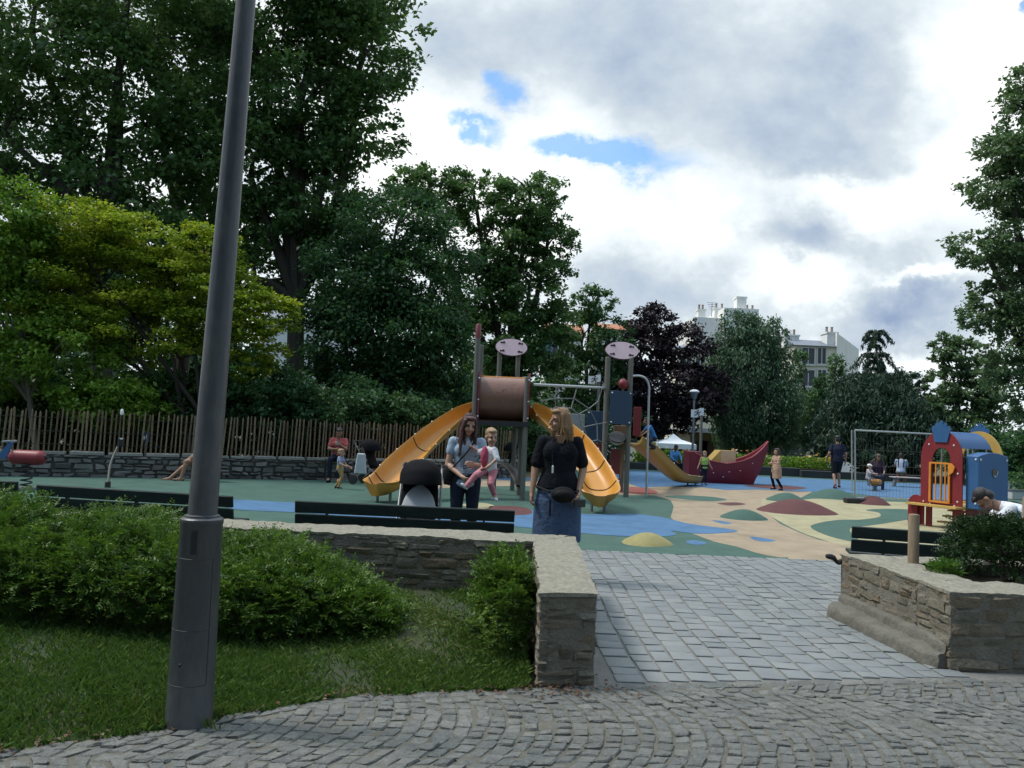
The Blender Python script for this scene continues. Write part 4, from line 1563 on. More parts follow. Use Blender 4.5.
# ---- unseen trees added behind the viewer to keep light off the foreground fronts
for i, (x, y, lab) in enumerate([(-4.6, -4.6, 'unseen plane tree added behind the viewer to the left, shading the foreground'), (2.8, -5.2, 'unseen plane tree added behind the viewer to the right, shading the foreground')]):
    bl = [((x + dx_, y + dy_, z_), (r_, r_, r_ * .7)) for dx_, dy_, z_, r_ in ((0, 0, 7.5, 2.6), (-2.4, .5, 6.2, 2.0), (2.4, .4, 6.4, 2.0), (.5, 1.6, 5.4, 1.8), (-1.2, -1.6, 5.6, 2.0), (1.5, -1.5, 5.2, 1.8))]
    make_tree('added_shade_tree', lab, 'tree', (x, y), bl + [((x, y, 3.4), (3.2, 1.6, 1.3))], 9000, 0.42, L_DARK, BARK, 0.25, 301 + i, 'unseen trees added behind the viewer for shade', k=26, spread=0.34)
# ================================================================== buildings and boundary fence
rng = np.random.default_rng(91)
RENDER_W = M('pale_render', (0.74, 0.74, 0.71), 0.9, 0.16, 0.5, 0.2, 12, dirt=0.4, dirtcol=(0.55, 0.54, 0.52), dscale=0.25, stretch=(1, 1, 0.35))
RENDER_C = M('cream_render', (0.68, 0.64, 0.53), 0.9, 0.14, 0.5, 0.2, 12, dirt=0.4, dirtcol=(0.52, 0.48, 0.40), dscale=0.3, stretch=(1, 1, 0.4))
BEIGE = M('beige_render', (0.26, 0.23, 0.17), 0.9, 0.2, 0.8, 0.2, 12, dirt=0.4, dirtcol=(0.16, 0.14, 0.11), dscale=0.5)
SLATE = M('slate_roof', (0.16, 0.18, 0.22), 0.6, 0.2, 1.5, 0.3, 20)
TILE = M('orange_tile_roof', (0.36, 0.14, 0.07), 0.8, 0.25, 1.2, 0.5, 16)
GLASSD = M('window_pane', (0.03, 0.035, 0.045), 0.12, 0.2, 2, spec=0.6)
FRAME = M('window_frame', (0.55, 0.54, 0.52), 0.6, 0.1, 3)
DOORM = M('brown_door', (0.07, 0.032, 0.018), 0.6, 0.25, 4)
TERRA = M('chimney_pot', (0.27, 0.21, 0.17), 0.8, 0.2, 4)
GZ = -1.8


def block(r, name, m, x0, x1, y0, y1, z0, z1, bevel=0.0):
    q = MB()
    q.box(((x0 + x1) / 2, (y0 + y1) / 2, (z0 + z1) / 2), (x1 - x0, y1 - y0, z1 - z0))
    return q.build(name, m, r, smooth=0, world=True)


def gable(r, name, m, x0, x1, y0, y1, z0, z1, over=0.25, axis='x'):
    q = MB()
    if axis == 'x':
        ym = (y0 + y1) / 2
        pr = [(y0 - over, z0 - 0.05), (y1 + over, z0 - 0.05), (y1 + over, z0 + 0.12), (ym, z1), (y0 - over, z0 + 0.12)]
        vs = [(x0 - over, y, z) for y, z in pr] + [(x1 + over, y, z) for y, z in pr]
    else:
        xm = (x0 + x1) / 2
        pr = [(x0 - over, z0 - 0.05), (x1 + over, z0 - 0.05), (x1 + over, z0 + 0.12), (xm, z1), (x0 - over, z0 + 0.12)]
        vs = [(x, y0 - over, z) for x, z in pr] + [(x, y1 + over, z) for x, z in pr]
    q.add(vs, [(0, 1, 2, 3, 4), (9, 8, 7, 6, 5), (0, 5, 6, 1), (1, 6, 7, 2), (2, 7, 8, 3), (3, 8, 9, 4), (4, 9, 5, 0)])
    return q.build(name, m, r, smooth=0, world=True)


def window(r, x, z, y, w, h):
    q = MB()
    for sx in (-1, 1):
        q.box((x + sx * (w / 2 - 0.05), y - 0.03, z), (0.10, 0.14, h))
        q.box((x, y - 0.03, z + sx * (h / 2 - 0.05)), (w - 0.2, 0.139, 0.10))
    q.box((x, y - 0.03, z), (0.08, 0.12, h - 0.2))
    q.box((x, y - 0.06, z - h / 2 - 0.06), (w + 0.2, 0.22, 0.10))
    f = q.build('window', FRAME, r, smooth=0, world=True)
    g = MB()
    g.box((x, y - 0.01, z), (w - 0.1, 0.04, h - 0.1))
    g.build('pane', GLASSD, f, smooth=0, world=True)


def chimney(rf, x, y, z0, z1, w, d, pots=3, m=None):
    q = MB()
    q.box((x, y, (z0 + z1) / 2), (w, d, z1 - z0))
    q.box((x, y, z1 + 0.08), (w + 0.16, d + 0.16, 0.16))
    c = q.build('chimney', m or RENDER_W, rf, smooth=0, world=True)
    for i in range(pots):
        t = MB()
        px_ = x + (i - (pots - 1) / 2) * (w / max(pots, 1))
        t.lathe([(0.13, 0), (0.11, 0.5), (0.14, 0.52), (0.14, 0.58)], (px_, y, z1 + 0.15), 10)
        t.build('pot', TERRA, rf, world=True)


Y = 88.0
k = Y / F_PX
X = lambda px, py, y=None: P(px, py, y or Y).x
Z = lambda px, py, y=None: P(px, py, y or Y).z
# tall pale block with chimneys
a0, a1, a2 = X(693, 340), X(722, 340), X(790, 340)
zt1, zt2 = Z(707, 317.5), Z(735, 309)
bl = root('apartment_building', 'tall pale blank-walled apartment block topped by several chimneys, behind the birch', 'building', ((a0 + a2) / 2, Y, GZ))
block(bl, 'wall', RENDER_W, a0, a1, Y, Y + 14, GZ, zt1)
block(bl, 'wall', RENDER_W, a1 + .003, X(757, 320), Y - 0.6, Y + 14, GZ, zt2)
block(bl, 'wall', RENDER_C, X(757, 320) + .003, a2, Y + 0.4, Y + 14, GZ, Z(775, 345))
rf = gable(bl, 'roof', SLATE, X(757, 330) + .3, a2, Y + 0.4, Y + 13, Z(775, 345), Z(760, 318), 0.2)
chimney(rf, X(705, 312), Y + 2, zt1, Z(705, 308.5), 0.8, 1.2, 2)
chimney(rf, X(726, 309), Y + 3, zt2 - 0.5, Z(726, 306), 1.3, 1.2, 2)
chimney(rf, X(742.5, 305), Y + 1, zt2 - 0.5, Z(742.5, 297.5), 1.05, 1.3, 0)
chimney(rf, X(755, 311), Y + 2, zt2 - 1.5, Z(755, 309), 1.2, 1.2, 2)
chimney(rf, X(785, 338), Y + 3, Z(785, 346), Z(785, 334), 0.9, 1.2, 2)
m_ = MB()
ax, ay = X(716.5, 305), Y + 2
zb, zt = zt1 + 0.4, Z(716.5, 300)
m_.tube([(ax, ay, zb), (ax, ay, zt)], 0.03, 5)
for i in range(5):
    m_.tube([(ax - 0.6 + 0.1 * i, ay, zt - 0.2 * i), (ax + 0.6 - 0.1 * i, ay, zt - 0.2 * i)], 0.02, 4)
m_.build('aerial', IRON, bl, world=True)
# lower wing with slate roof
Y = 82.0
b0, b1 = X(678, 350), X(712, 350)
lo = root('low_wing', 'low cream house with slate roof in front of the tall chimneyed block', 'building', ((b0 + b1) / 2, Y, GZ))
block(lo, 'wall', RENDER_C, b0, b1, Y, Y + 5.5, GZ, Z(695, 349.5))
gable(lo, 'roof', SLATE, b0, b1, Y, Y + 5.5, Z(695, 349.5), Z(695, 343), 0.25)
for px in (686, 700):
    window(lo, X(px, 365), Z(px, 366), Y, 1.1, 1.9)
# cream building end with windows
Y = 76.0
c0, c1 = X(795, 360), X(836, 360)
cb_ = root('cream_building', 'cream four storey building with grey roof and tall windows, ivy on its front', 'building', ((c0 + c1) / 2, Y, GZ))
ze = Z(815, 346)
block(cb_, 'wall', RENDER_C, c0, c1, Y, Y + 9, GZ, ze)
q = MB()
zr = Z(815, 337.5)
q.add([(c0 - .2, Y - .3, ze), (c1, Y - .3, ze), (c1, Y + 2.2, zr), (c0 - .2, Y + 2.2, zr), (c0 - .2, Y + 9, zr), (c1, Y + 9, zr), (c1, Y + 9, ze), (c0 - .2, Y + 9, ze)],
      [(0, 1, 2, 3), (3, 2, 5, 4), (4, 5, 6, 7), (1, 6, 5, 2), (0, 3, 4, 7), (0, 7, 6, 1)])
rf = q.build('roof', SLATE, cb_, smooth=0, world=True)
# side wing turned away, its parapet falling to the right
d1 = X(847, 350, 92)
q = MB()
zpa = Z(836, 333)
q.add([(c1 + .003, Y - .1, GZ), (d1 + 0.5, Y + 14, GZ), (d1 + 0.5, Y + 14.6, GZ), (c1 + .003, Y + 0.6, GZ), (c1 + .003, Y - .1, zpa), (d1 + .5, Y + 14, zpa + 0.2), (d1 + .5, Y + 14.6, zpa + 0.2), (c1 + .003, Y + 0.6, zpa)],
      [(0, 1, 5, 4), (1, 2, 6, 5), (2, 3, 7, 6), (3, 0, 4, 7), (4, 5, 6, 7)])
q.build('side_wall', RENDER_W, cb_, smooth=0, world=True)
chimney(rf, X(834, 338), Y + 1.2, ze, Z(834, 333), 1.0, 1.6, 2)
chimney(rf, X(799, 339), Y + 2.4, ze, Z(799, 334), 1.4, 1.0, 2)
for px in (808, 821.5):
    for py in (356, 378, 398, 418):
        window(cb_, X(px, py), Z(px, py), Y, 1.35 if px < 815 else 0.95, 1.7)
# orange tiled houses between the trees
Y = 70.0
for i, (xa, xb, pe, pt, lab) in enumerate([(546, 582, 335, 319, 'orange tiled house roof seen through the plane tree behind the tower, with a blue shutter'),
                                           (600, 636, 331, 319, 'orange tiled house roof peeping out left of the purple plum')]):
    h0, h1 = X(xa, 340), X(xb, 340)
    ho = root('tiled_house', lab, 'house', ((h0 + h1) / 2, Y, GZ), 0, 'orange tiled houses beyond the park')
    ze = Z((xa + xb) / 2, pe)
    block(ho, 'wall', RENDER_W, h0, h1, Y, Y + 7, GZ, ze)
    gable(ho, 'roof', TILE, h0, h1, Y, Y + 7, ze, Z((xa + xb) / 2, pt), 0.3)
    window(ho, X(xa + 12, 352), Z(xa + 12, 352), Y, 1.2, 1.8)
    if i == 0:
        q = MB()
        q.box((X(541 + 6, 347), Y - 0.08, Z(547, 347)), (0.9, 0.06, 1.9))
        q.build('shutter', M('blue_shutter', (0.07, 0.16, 0.32), 0.6), ho, smooth=0, world=True)
# white house glimpsed at the left
Y = 58.0
w0, w1 = X(262, 370), X(345, 370)
wh = root('white_house', 'white house wall glimpsed through a gap right of the golden tree', 'house', ((w0 + w1) / 2, Y, GZ))
block(wh, 'wall', M('white_wall', (0.80, 0.82, 0.84), 0.85, 0.1, 0.4), w0, w1, Y, Y + 8, GZ, Z(300, 322))
gable(wh, 'roof', SLATE, w0, w1, Y, Y + 8, Z(300, 322), Z(300, 300), 0.3)
for px in (296, 322):
    window(wh, X(px, 372), Z(px, 372), Y, 1.0, 1.6)
# single-storey pavilion
Y = 50.0
p0, p1 = X(690, 440), X(806, 440)
pv = root('pavilion', 'long low beige pavilion with brown doors, behind boat and birch', 'building', ((p0 + p1) / 2, Y, GZ))
zr = Z(740, 434.5)
block(pv, 'wall', BEIGE, p0, p1, Y, Y + 6, GZ, zr)
q = MB()
q.box(((p0 + p1) / 2, Y + 2.8, zr + 0.14), (p1 - p0 + 0.9, 7.2, 0.26))
q.build('roof', M('zinc_roof', (0.45, 0.47, 0.50), 0.45, 0.2, 2, metal=0.2), pv, smooth=0, world=True)
for px, w_ in ((701, 0.75), (708, 0.75), (729, 1.2), (742, 1.2), (790, 1.8)):
    q = MB()
    z1 = Z(px, 441)
    q.box((X(px, 450), Y - 0.03, (GZ + z1) / 2), (w_, 0.10, z1 - GZ))
    q.build('door', DOORM if px != 790 else SLATE, pv, smooth=0, world=True)
# kiosk with white awning at the right edge
Y = 37.0
k0, k1 = X(992, 440), X(1050, 440)
ki = root('kiosk', 'kiosk with a pale flat roof at the right edge, behind the playhouse', 'kiosk', ((k0 + k1) / 2, Y + 1, 0))
q = MB()
zk = Z(1010, 437)
q.add([(k0, Y, zk), (k1, Y, zk + 0.25), (k1, Y + 3, zk + 0.4), (k0, Y + 3, zk + 0.15), (k0, Y, zk + 0.1), (k1, Y, zk + 0.35), (k1, Y + 3, zk + 0.5), (k0, Y + 3, zk + 0.25)],
      [(0, 1, 5, 4), (1, 2, 6, 5), (2, 3, 7, 6), (3, 0, 4, 7), (4, 5, 6, 7), (0, 3, 2, 1)])
q.build('roof', M('white_canvas', (0.72, 0.74, 0.76), 0.7, 0.06, 3), ki, smooth=0, world=True)
block(ki, 'wall', M('dark_timber', (0.03, 0.028, 0.026), 0.7, 0.3, 3), k0 + 0.8, k1 - 0.2, Y + 0.6, Y + 2.6, -0.8, zk)

# ---- the low rubble wall and chestnut picket fence along the left side
FA = [(-13.6, 15.55), (-10.9, 17.0), (-4.55, 20.0), (-2.0, 22.0), (0.5, 24.5)]
DSTONE = M('fence_wall_stone', (0.2, 0.2, 0.2), 0.9, 0.35, 4, 0.7, 20, attr=[(0.075, 0.075, 0.072), (0.13, 0.128, 0.12), (0.19, 0.188, 0.18), (0.11, 0.10, 0.085)])
fw = root('rubble_wall', 'low dark rubble wall with pale coping, carrying the picket fence', 'wall', (-6, 19.2, 0))
pf = root('picket_fence', 'rustic chestnut picket fence standing on the low rubble wall', 'fence', (-6, 19.4, 0.5))
bat, cop, mo, pk, wr = [], [], MB(), MB(), MB()
PICK = M('chestnut_paling', (0.17, 0.13, 0.09), 0.9, 0.3, 3, 0.4, 30, stretch=(1, 1, 0.2), attr=[(0.125, 0.082, 0.048), (0.175, 0.120, 0.074), (0.23, 0.165, 0.105)])
for (a, b_) in zip(FA[:-1], FA[1:]):
    a, b_ = np.array(a), np.array(b_)
    L = np.linalg.norm(b_ - a)
    u = (b_ - a) / L
    n = np.array([u[1], -u[0]])
    cs = courses(L, 0.50, 0.08, 0.15, 0.16, 0.42, rng, 0.03)
    bat.append(stone_batch(cs, plane_frame((*a, -0.02), (*u, 0), (0, 0, 1), (*n, 0)), rng, 0.02, 0.012, 0.06, 0.009))
    c2 = courses(L, 0.36, 0.36, 0.37, 0.5, 0.9, rng, 0.012)
    cop.append(stone_batch(c2, plane_frame((*(a + n * 0.03), 0.545), (*u, 0), (*(-n), 0), (0, 0, 1)), rng, 0.002, 0.008, 0.06, 0.006))
    vs = [(*(a - n * s_), z) for z in (-0.05, 0.48) for s_ in (0.012, 0.30)] + [(*(b_ - n * s_), z) for z in (-0.05, 0.48) for s_ in (0.012, 0.30)]
    mo.add(vs, [(0, 1, 3, 2), (4, 6, 7, 5), (0, 2, 6, 4), (1, 5, 7, 3), (2, 3, 7, 6), (0, 4, 5, 1)])
    s = 0.04
    while s < L:
        p = a + u * s - n * 0.17
        h = rng.uniform(0.84, 0.95)
        le = rng.normal(size=2) * 0.018
        w_ = rng.uniform(0.027, 0.040)
        R = Matrix.Rotation(rng.uniform(-0.5, 0.5) + math.atan2(u[1], u[0]), 3, 'Z')
        base = Vector((*p, 0.53))
        topv = base + Vector((u[0] * (le[0] + 0.02), u[1] * (le[0] + 0.02) + 0, h))
        d = (topv - base).normalized()
        Rz = frame_z(d, (u[0], u[1], 0)) @ Matrix.Rotation(rng.uniform(-0.4, 0.4), 3, 'Z')
        tone = rng.random()
        pk.box((base + topv) / 2, (0.022, w_, h), Rz, tone)
        # pointed tip
        tip = topv + d * 0.05
        cr = [topv + Rz @ Vector((x * 0.011, y * w_ / 2, -0.002)) for x, y in ((-1, -1), (1, -1), (1, 1), (-1, 1))]
        pk.add(cr + [tip], [(0, 1, 4), (1, 2, 4), (2, 3, 4), (3, 0, 4)], tone)
        s += rng.uniform(0.082, 0.112)
    for z in (0.70, 0.98, 1.28):
        for dd in (0.155, 0.185):
            wr.tube([(*(a - n * dd), z), (*(b_ - n * dd), z)], 0.004, 4)
V, F, R = join_batches(bat)
arr_mesh('masonry', V, DSTONE, R, F, smooth=True, parent=fw)
V, F, R = join_batches(cop)
arr_mesh('coping', V, M('fence_coping', (0.24, 0.24, 0.22), 0.9, 0.3, 5, 0.6, 30), R, F, smooth=True, parent=fw)
mo.build('mortar', M('dark_mortar', (0.05, 0.048, 0.042), 0.95, 0.3, 6), fw, smooth=0, world=True)
pk.build('pickets', PICK, pf, smooth=0, world=True)
wr.build('wires', IRON, pf, world=True)
# ================================================================== play equipment and street furniture
rng = np.random.default_rng(131)
SLIDE = M('slide_plastic', (0.50, 0.225, 0.03), 0.38, 0.10, 3, 0.03, 30, spec=0.5, dirt=0.25, dirtcol=(0.40, 0.18, 0.05), dscale=2.0)
SLIDE_B = M('slide_yellow', (0.29, 0.19, 0.04), 0.5, 0.12, 3, 0.03, 30, dirt=0.25, dirtcol=(0.28, 0.16, 0.05))
POSTW = M('tower_post', (0.13, 0.125, 0.105), 0.75, 0.28, 5, 0.3, 40, stretch=(1, 1, 0.12))
MAROON = M('maroon_board', (0.17, 0.03, 0.035), 0.5, 0.18, 4, 0.05, 40)
REDP = M('red_board', (0.185, 0.015, 0.022), 0.5, 0.15, 4, 0.04, 40, dirt=0.2, dirtcol=(0.2, 0.03, 0.03))
NAVY = M('navy_board', (0.022, 0.05, 0.095), 0.5, 0.18, 4, 0.04, 40)
BLUEP = M('blue_board', (0.028, 0.10, 0.245), 0.45, 0.12, 4, 0.04, 40, dirt=0.2, dirtcol=(0.04, 0.12, 0.28))
YELP = M('ochre_board', (0.50, 0.33, 0.09), 0.5, 0.14, 4, 0.04, 40)
ORAN = M('orange_metal', (0.62, 0.23, 0.03), 0.4, 0.12, 5)
BARREL = M('barrel_plastic', (0.19, 0.09, 0.058), 0.35, 0.14, 2.5, 0.03, 30, dirt=0.5, dirtcol=(0.11, 0.06, 0.045), dscale=3)
PINK = M('pale_pink_board', (0.88, 0.62, 0.66), 0.5, 0.07, 4)
STEEL = M('galvanised_steel', (0.42, 0.44, 0.46), 0.42, 0.15, 8, metal=0.7)
STEELD = M('dull_steel', (0.20, 0.21, 0.22), 0.5, 0.15, 8, metal=0.6)
BOLT = M('pale_bolt_cap', (0.65, 0.64, 0.62), 0.4, 0.1, 4)
ROPE = M('grey_rope', (0.20, 0.20, 0.20), 0.8, 0.2, 30)
DARKG = M('dark_mark', (0.02, 0.018, 0.022), 0.6)
BROWNB = M('brown_boards', (0.22, 0.12, 0.06), 0.7, 0.25, 4, stretch=(1, 1, 0.2))
WHITE = M('white_board', (0.72, 0.73, 0.74), 0.5, 0.06, 5)
BLACKP = M('black_rubber', (0.014, 0.014, 0.016), 0.6, 0.2, 10)

ps = root('play_tower', 'double play tower with brown barrel, two curved yellow slides, net and pink oval signs', 'play structure', (0.3, 17.5, 0))


def part(name, m, f, parent=ps, **kw):
    q = MB()
    f(q)
    kw.setdefault('world', True)
    return q.build(name, m, parent, **kw)


def tpost(px, ptop, Y, r=0.055, z0=-0.05, parent=ps, cap=None):
    a = P(px, ptop, Y)
    b_ = P(px, 470, Y)
    o = part('post', POSTW, lambda q: q.lathe([(r, z0), (r, a.z - 0.01), (r * 0.8, a.z), (r * .2, a.z + .004)], (a.x, Y, 0), 14), parent)
    if cap:
        part('post_cap', cap, lambda q: q.lathe([(r * 1.04, a.z - 0.28), (r * 1.06, a.z - 0.0), (r * 0.8, a.z + 0.02)], (a.x, Y, 0), 12), o)
    return a.x


xl = P(477.5, 420, 16.85).x
xr = P(527.5, 420, 16.85).x
tpost(478.5, 325, 16.85, cap=MAROON)
tpost(481.5, 345, 18.1)
tpost(527.5, 377, 16.85)
tpost(524, 377, 18.1)
tpost(500, 349, 19.4)
tpost(518.5, 349, 19.4)
# barrel between two maroon end boards
zb0, zb1 = P(500, 420.5, 16.8).z, P(500, 375.5, 16.8).z
rb, zc, yc = (zb1 - zb0) / 2, (zb0 + zb1) / 2, 17.35


def barrel(q):
    n = 28
    vs = []
    for x in (xl + 0.02, xr - 0.02):
        for r in (rb, rb - 0.012):
            for j in range(n):
                an = 2 * math.pi * j / n
                vs.append((x, yc + r * math.cos(an) * 0.95, zc + r * math.sin(an)))
    fs = []
    for j in range(n):
        k_ = (j + 1) % n
        fs += [(j, k_, 2 * n + k_, 2 * n + j), (n + j, 3 * n + j, 3 * n + k_, n + k_), (j, n + j, n + k_, k_), (2 * n + j, 2 * n + k_, 3 * n + k_, 3 * n + j)]
    q.add(vs, fs)


bar = part('barrel', BARREL, barrel, smooth=50)
for a in (rad(100), rad(262)):
    part('rim', ORAN, lambda q: q.tube([(xl + 0.03, yc + rb * 0.95 * math.cos(a), zc + rb * math.sin(a)), (xr - 0.03, yc + rb * 0.95 * math.cos(a), zc + rb * math.sin(a))], 0.016, 8), bar)
part('scuff', DARKG, lambda q: [q.ell((xl + (xr - xl) * u_, yc - (rb + .001) * 0.95 * math.cos(t_), zc + (rb + .001) * math.sin(t_)), (0.010 * s_, 0.004, 0.007 * s_), nu=7, nv=5)
                                 for u_, t_, s_ in [(rng.uniform(0.35, 0.85), rng.uniform(-0.6, 0.75), rng.uniform(0.5, 1.3)) for _ in range(34)]], bar)
for xx in (xl, xr):
    def endb(q):
        n = 30
        hole = [(0.30 * math.cos(2 * math.pi * j / n), 0.36 * math.sin(2 * math.pi * j / n)) for j in range(n)]
        outer = []
        for j in range(n):
            an = 2 * math.pi * j / n
            c_, s_ = math.cos(an), math.sin(an)
            k_ = 0.56 / max(abs(c_) / 1.0, abs(s_) / 1.0, 0.72)
            outer.append((c_ * k_, s_ * k_ * 0.98))
        vs = []
        for dx_ in (-0.018, 0.018):
            vs += [(xx + dx_, yc + a_, zc + b_) for a_, b_ in hole] + [(xx + dx_, yc + a_, zc + b_) for a_, b_ in outer]
        fs = []
        for j in range(n):
            k_ = (j + 1) % n
            fs += [(j, k_, n + k_, n + j), (2 * n + j, 3 * n + j, 3 * n + k_, 2 * n + k_), (n + j, n + k_, 3 * n + k_, 3 * n + j), (j, 2 * n + j, 2 * n + k_, k_)]
        q.add(vs, fs)
    part('end_board', MAROON, endb)
part('platform', BLACKP, lambda q: (q.box(((xl + xr) / 2, 17.45, zb0 - 0.06), (xr - xl + 0.06, 1.35, 0.10)), q.box(((xl + xr) / 2, 18.9, zb0 - 0.05), (1.0, 1.2, 0.09))), smooth=0)
part('bolt', BOLT, lambda q: [q.ell((x_, yc - 0.545, zc + dz_), 0.022, nu=8, nv=6) for x_ in (xl, xr) for dz_ in (-0.40, -0.05, 0.40)])


# slides: a U trough swept down a curved path, its foot closed by a rounded scoop
def slide(centre, ups, hw, hh_, name, m, seams=(), nb=7, legs=True, flare=1.3):
    n = 44
    path = spline(centre, n)
    up_s = spline(ups, n)
    prof = []
    np_ = 15
    for j in range(np_):                       # inside of the trough
        t = -1 + 2 * j / (np_ - 1)
        ax = abs(t)
        prof.append((t * (1 - 0.06 * (1 - ax)), ax ** 3.2))
    rim = [(1.07, 1.04), (1.13, 0.98), (1.12, 0.90), (1.06, 0.85)]
    out = [(1.02, 0.55), (0.86, 0.10), (0.5, -0.13), (0.0, -0.17), (-0.5, -0.13), (-0.86, 0.10), (-1.02, 0.55)]
    loop = prof + rim + out + [(-a_, b_) for a_, b_ in rim[::-1]]
    k_ = len(loop)
    vs, fs = [], []
    edgeL, edgeR, ring = [], [], []
    for i in range(n):
        p = path[i]
        t = (path[min(i + 1, n - 1)] - path[max(i - 1, 0)]).normalized()
        u_ = up_s[i] - t * up_s[i].dot(t)
        u_.normalize()
        s_ = t.cross(u_)
        f = i / (n - 1)
        w = hw * (1 + (flare - 1) * max(0, (f - 0.5) / 0.5)) * (1 if flare < 1.1 else min(1, 0.62 + 0.76 * f))
        h = hh_
        floor_ = 0.0
        if f > 0.90:
            q_ = (f - 0.90) / 0.10
            w *= math.sqrt(max(0.02, 1 - 0.85 * q_ ** 2.4))
            floor_ = 0.86 * q_ ** 2.2
        for a_, b_ in loop:
            bb = b_ if b_ < 0 else floor_ + b_ * (1 - floor_)
            vs.append(p + s_ * (a_ * w) + u_ * (bb * h))
        edgeL.append(p + s_ * (-1.13 * w) + u_ * (h * 0.95))
        edgeR.append(p + s_ * (1.13 * w) + u_ * (h * 0.95))
        ring.append([p + s_ * (a_ * w * 0.99) + u_ * ((floor_ + b_ * (1 - floor_)) * h + 0.006) for a_, b_ in prof])
    for i in range(n - 1):
        for j in range(k_):
            j2 = (j + 1) % k_
            fs.append((i * k_ + j, i * k_ + j2, (i + 1) * k_ + j2, (i + 1) * k_ + j))
    fs.append(tuple(range(k_))[::-1])
    fs.append(tuple((n - 1) * k_ + j for j in range(k_)))
    q = MB()
    q.add(vs, fs)
    o = q.build(name, m, ps, smooth=60, world=True)
    if seams:
        for f in seams:
            q = MB()
            q.tube(ring[int(f * (n - 1))], 0.009, 5)
            q.build('seam', DARKG, o, world=True)
    q = MB()
    for i in range(nb):
        f = int((0.06 + 0.80 * i / (nb - 1)) * (n - 1))
        for e in (edgeL, edgeR):
            q.ell(e[f], 0.020, nu=8, nv=6)
    q.build('bolt', BOLT, o, world=True)
    if legs:
        q = MB()
        p = path[int(0.9 * (n - 1))]
        for dx_ in (-0.12, 0.12):
            q.tube([(p.x + dx_, p.y + 0.05, p.z - 0.02), (p.x + dx_, p.y + 0.05, -0.03)], 0.028, 8)
        q.build('foot', STEELD, o, world=True)
    return o


slide([P(478, 413, 17.35), P(462, 420, 17.2), P(440, 435, 16.8), P(418, 454, 16.3), P(401, 472, 15.75), P(388, 488, 15.3), P(374, 494.5, 14.95)],
      [(0.1, -0.1, 1), (0.15, -0.35, 1), (0.15, -0.5, 1), (0.25, -0.4, 1), (0.15, -0.25, 1), (0.0, -0.1, 1), (0, 0, 1)], 0.24, 0.23, 'slide', SLIDE, (0.48, 0.80, 0.90), flare=1.5)
slide([P(528, 413, 17.35), P(541, 420, 17.2), P(559, 433, 16.8), P(578, 451, 16.35), P(590, 471, 15.8), P(598, 490, 15.25), P(599.5, 505.5, 14.75)],
      [(-0.1, -0.1, 1), (-0.15, -0.35, 1), (-0.2, -0.5, 1), (-0.25, -0.4, 1), (-0.15, -0.2, 1), (0.0, -0.05, 1), (0, 0, 1)], 0.24, 0.23, 'slide', SLIDE, (0.48, 0.68, 0.86), flare=1.5)
slide([P(632, 444, 20.2), P(644, 451, 20.9), P(660, 466, 22.2), P(676, 479.5, 23.4), P(688, 482, 24.2), P(697, 482.5, 24.8)],
      [(0, 0, 1)] * 6, 0.25, 0.20, 'slide', SLIDE_B, (), 5, True, 1.0)


# oval signs with four dark bracket marks
def oval(px, py, Y, wpx, hpx):
    c = P(px, py, Y)
    a_, b_ = wpx / 2 * Y / F_PX, hpx / 2 * Y / F_PX
    ang = -0.03
    u_ = Vector((math.cos(ang), 0, math.sin(ang)))
    v_ = Vector((-math.sin(ang), 0.12, math.cos(ang))).normalized()
    poly = [(a_ * math.cos(2 * math.pi * i / 40), b_ * math.sin(2 * math.pi * i / 40)) for i in range(40)]
    o = part('oval_sign', PINK, lambda q: q.prism(poly, c, u_, v_, 0.03), smooth=40)
    part('dark_edge', M('sign_edge', (0.06, 0.04, 0.05), 0.6), lambda q: q.prism([(x * 1.045, y * 1.085 - .006) for x, y in poly], c + Vector((0, 0.022, 0)), u_, v_, 0.02), o, smooth=40)
    for sx in (-1, 1):
        for sy in (-1, 1):
            def mark(q):
                m_ = c + u_ * (sx * a_ * 0.52) + v_ * (sy * b_ * 0.50) + Vector((0, -0.020, 0))
                q.prism([(x * 0.026, y * 0.026) for x, y in [(-1.6, -.7), (1.2, -.5), (2.4, -.2), (2.4, .5), (1.0, .6), (-.4, 1.4), (-1.2, .9)]], m_, u_ * sx, v_, 0.014)
                q.ell(m_ + u_ * (0.062 * sx), (0.018, 0.01, 0.024), nu=8, nv=6)
            part('bracket_mark', DARKG, mark, o)


oval(511.5, 347.3, 19.3, 31.5, 17)
oval(622, 350.5, 18.9, 33, 17.5)

# beam, net and right-hand tower
part('crossbar', STEEL, lambda q: q.tube([P(533, 384.5, 17.4), P(606, 388, 18.9)], 0.032, 10))


def net(q):
    seg = [((540, 401), (555, 398.5), (574, 398.5), (589, 408.5), (598, 401.5)), ((555, 398.5), (556, 407), (571, 408.5), (574, 398.5)), ((571, 408.5), (579, 414), (589, 408.5), (597, 424), (607, 422.5)),
           ((597, 424), (584, 427), (581, 426.5), (579, 414)), ((597, 424), (597.5, 440), (606, 444)), ((584, 427), (588, 442), (597.5, 440)), ((556, 407), (548, 412), (540, 413)), ((548, 412), (552, 430), (560, 440), (575, 446), (597.5, 440)),
           ((540, 401), (538, 392)), ((555, 398.5), (557, 386)), ((574, 398.5), (577, 387)), ((598, 401.5), (602, 388.5))]
    for s_ in seg:
        q.tube([P(x, y, 17.5 + (x - 535) / 70 * 1.3) for x, y in s_], 0.014, 6)


part('climbing_net', ROPE, net)
for px, top, Y in ((608, 357, 18.9), (631, 358, 18.9), (624.5, 392, 20.6), (606.5, 405, 20.6)):
    tpost(px, top, Y, 0.062)


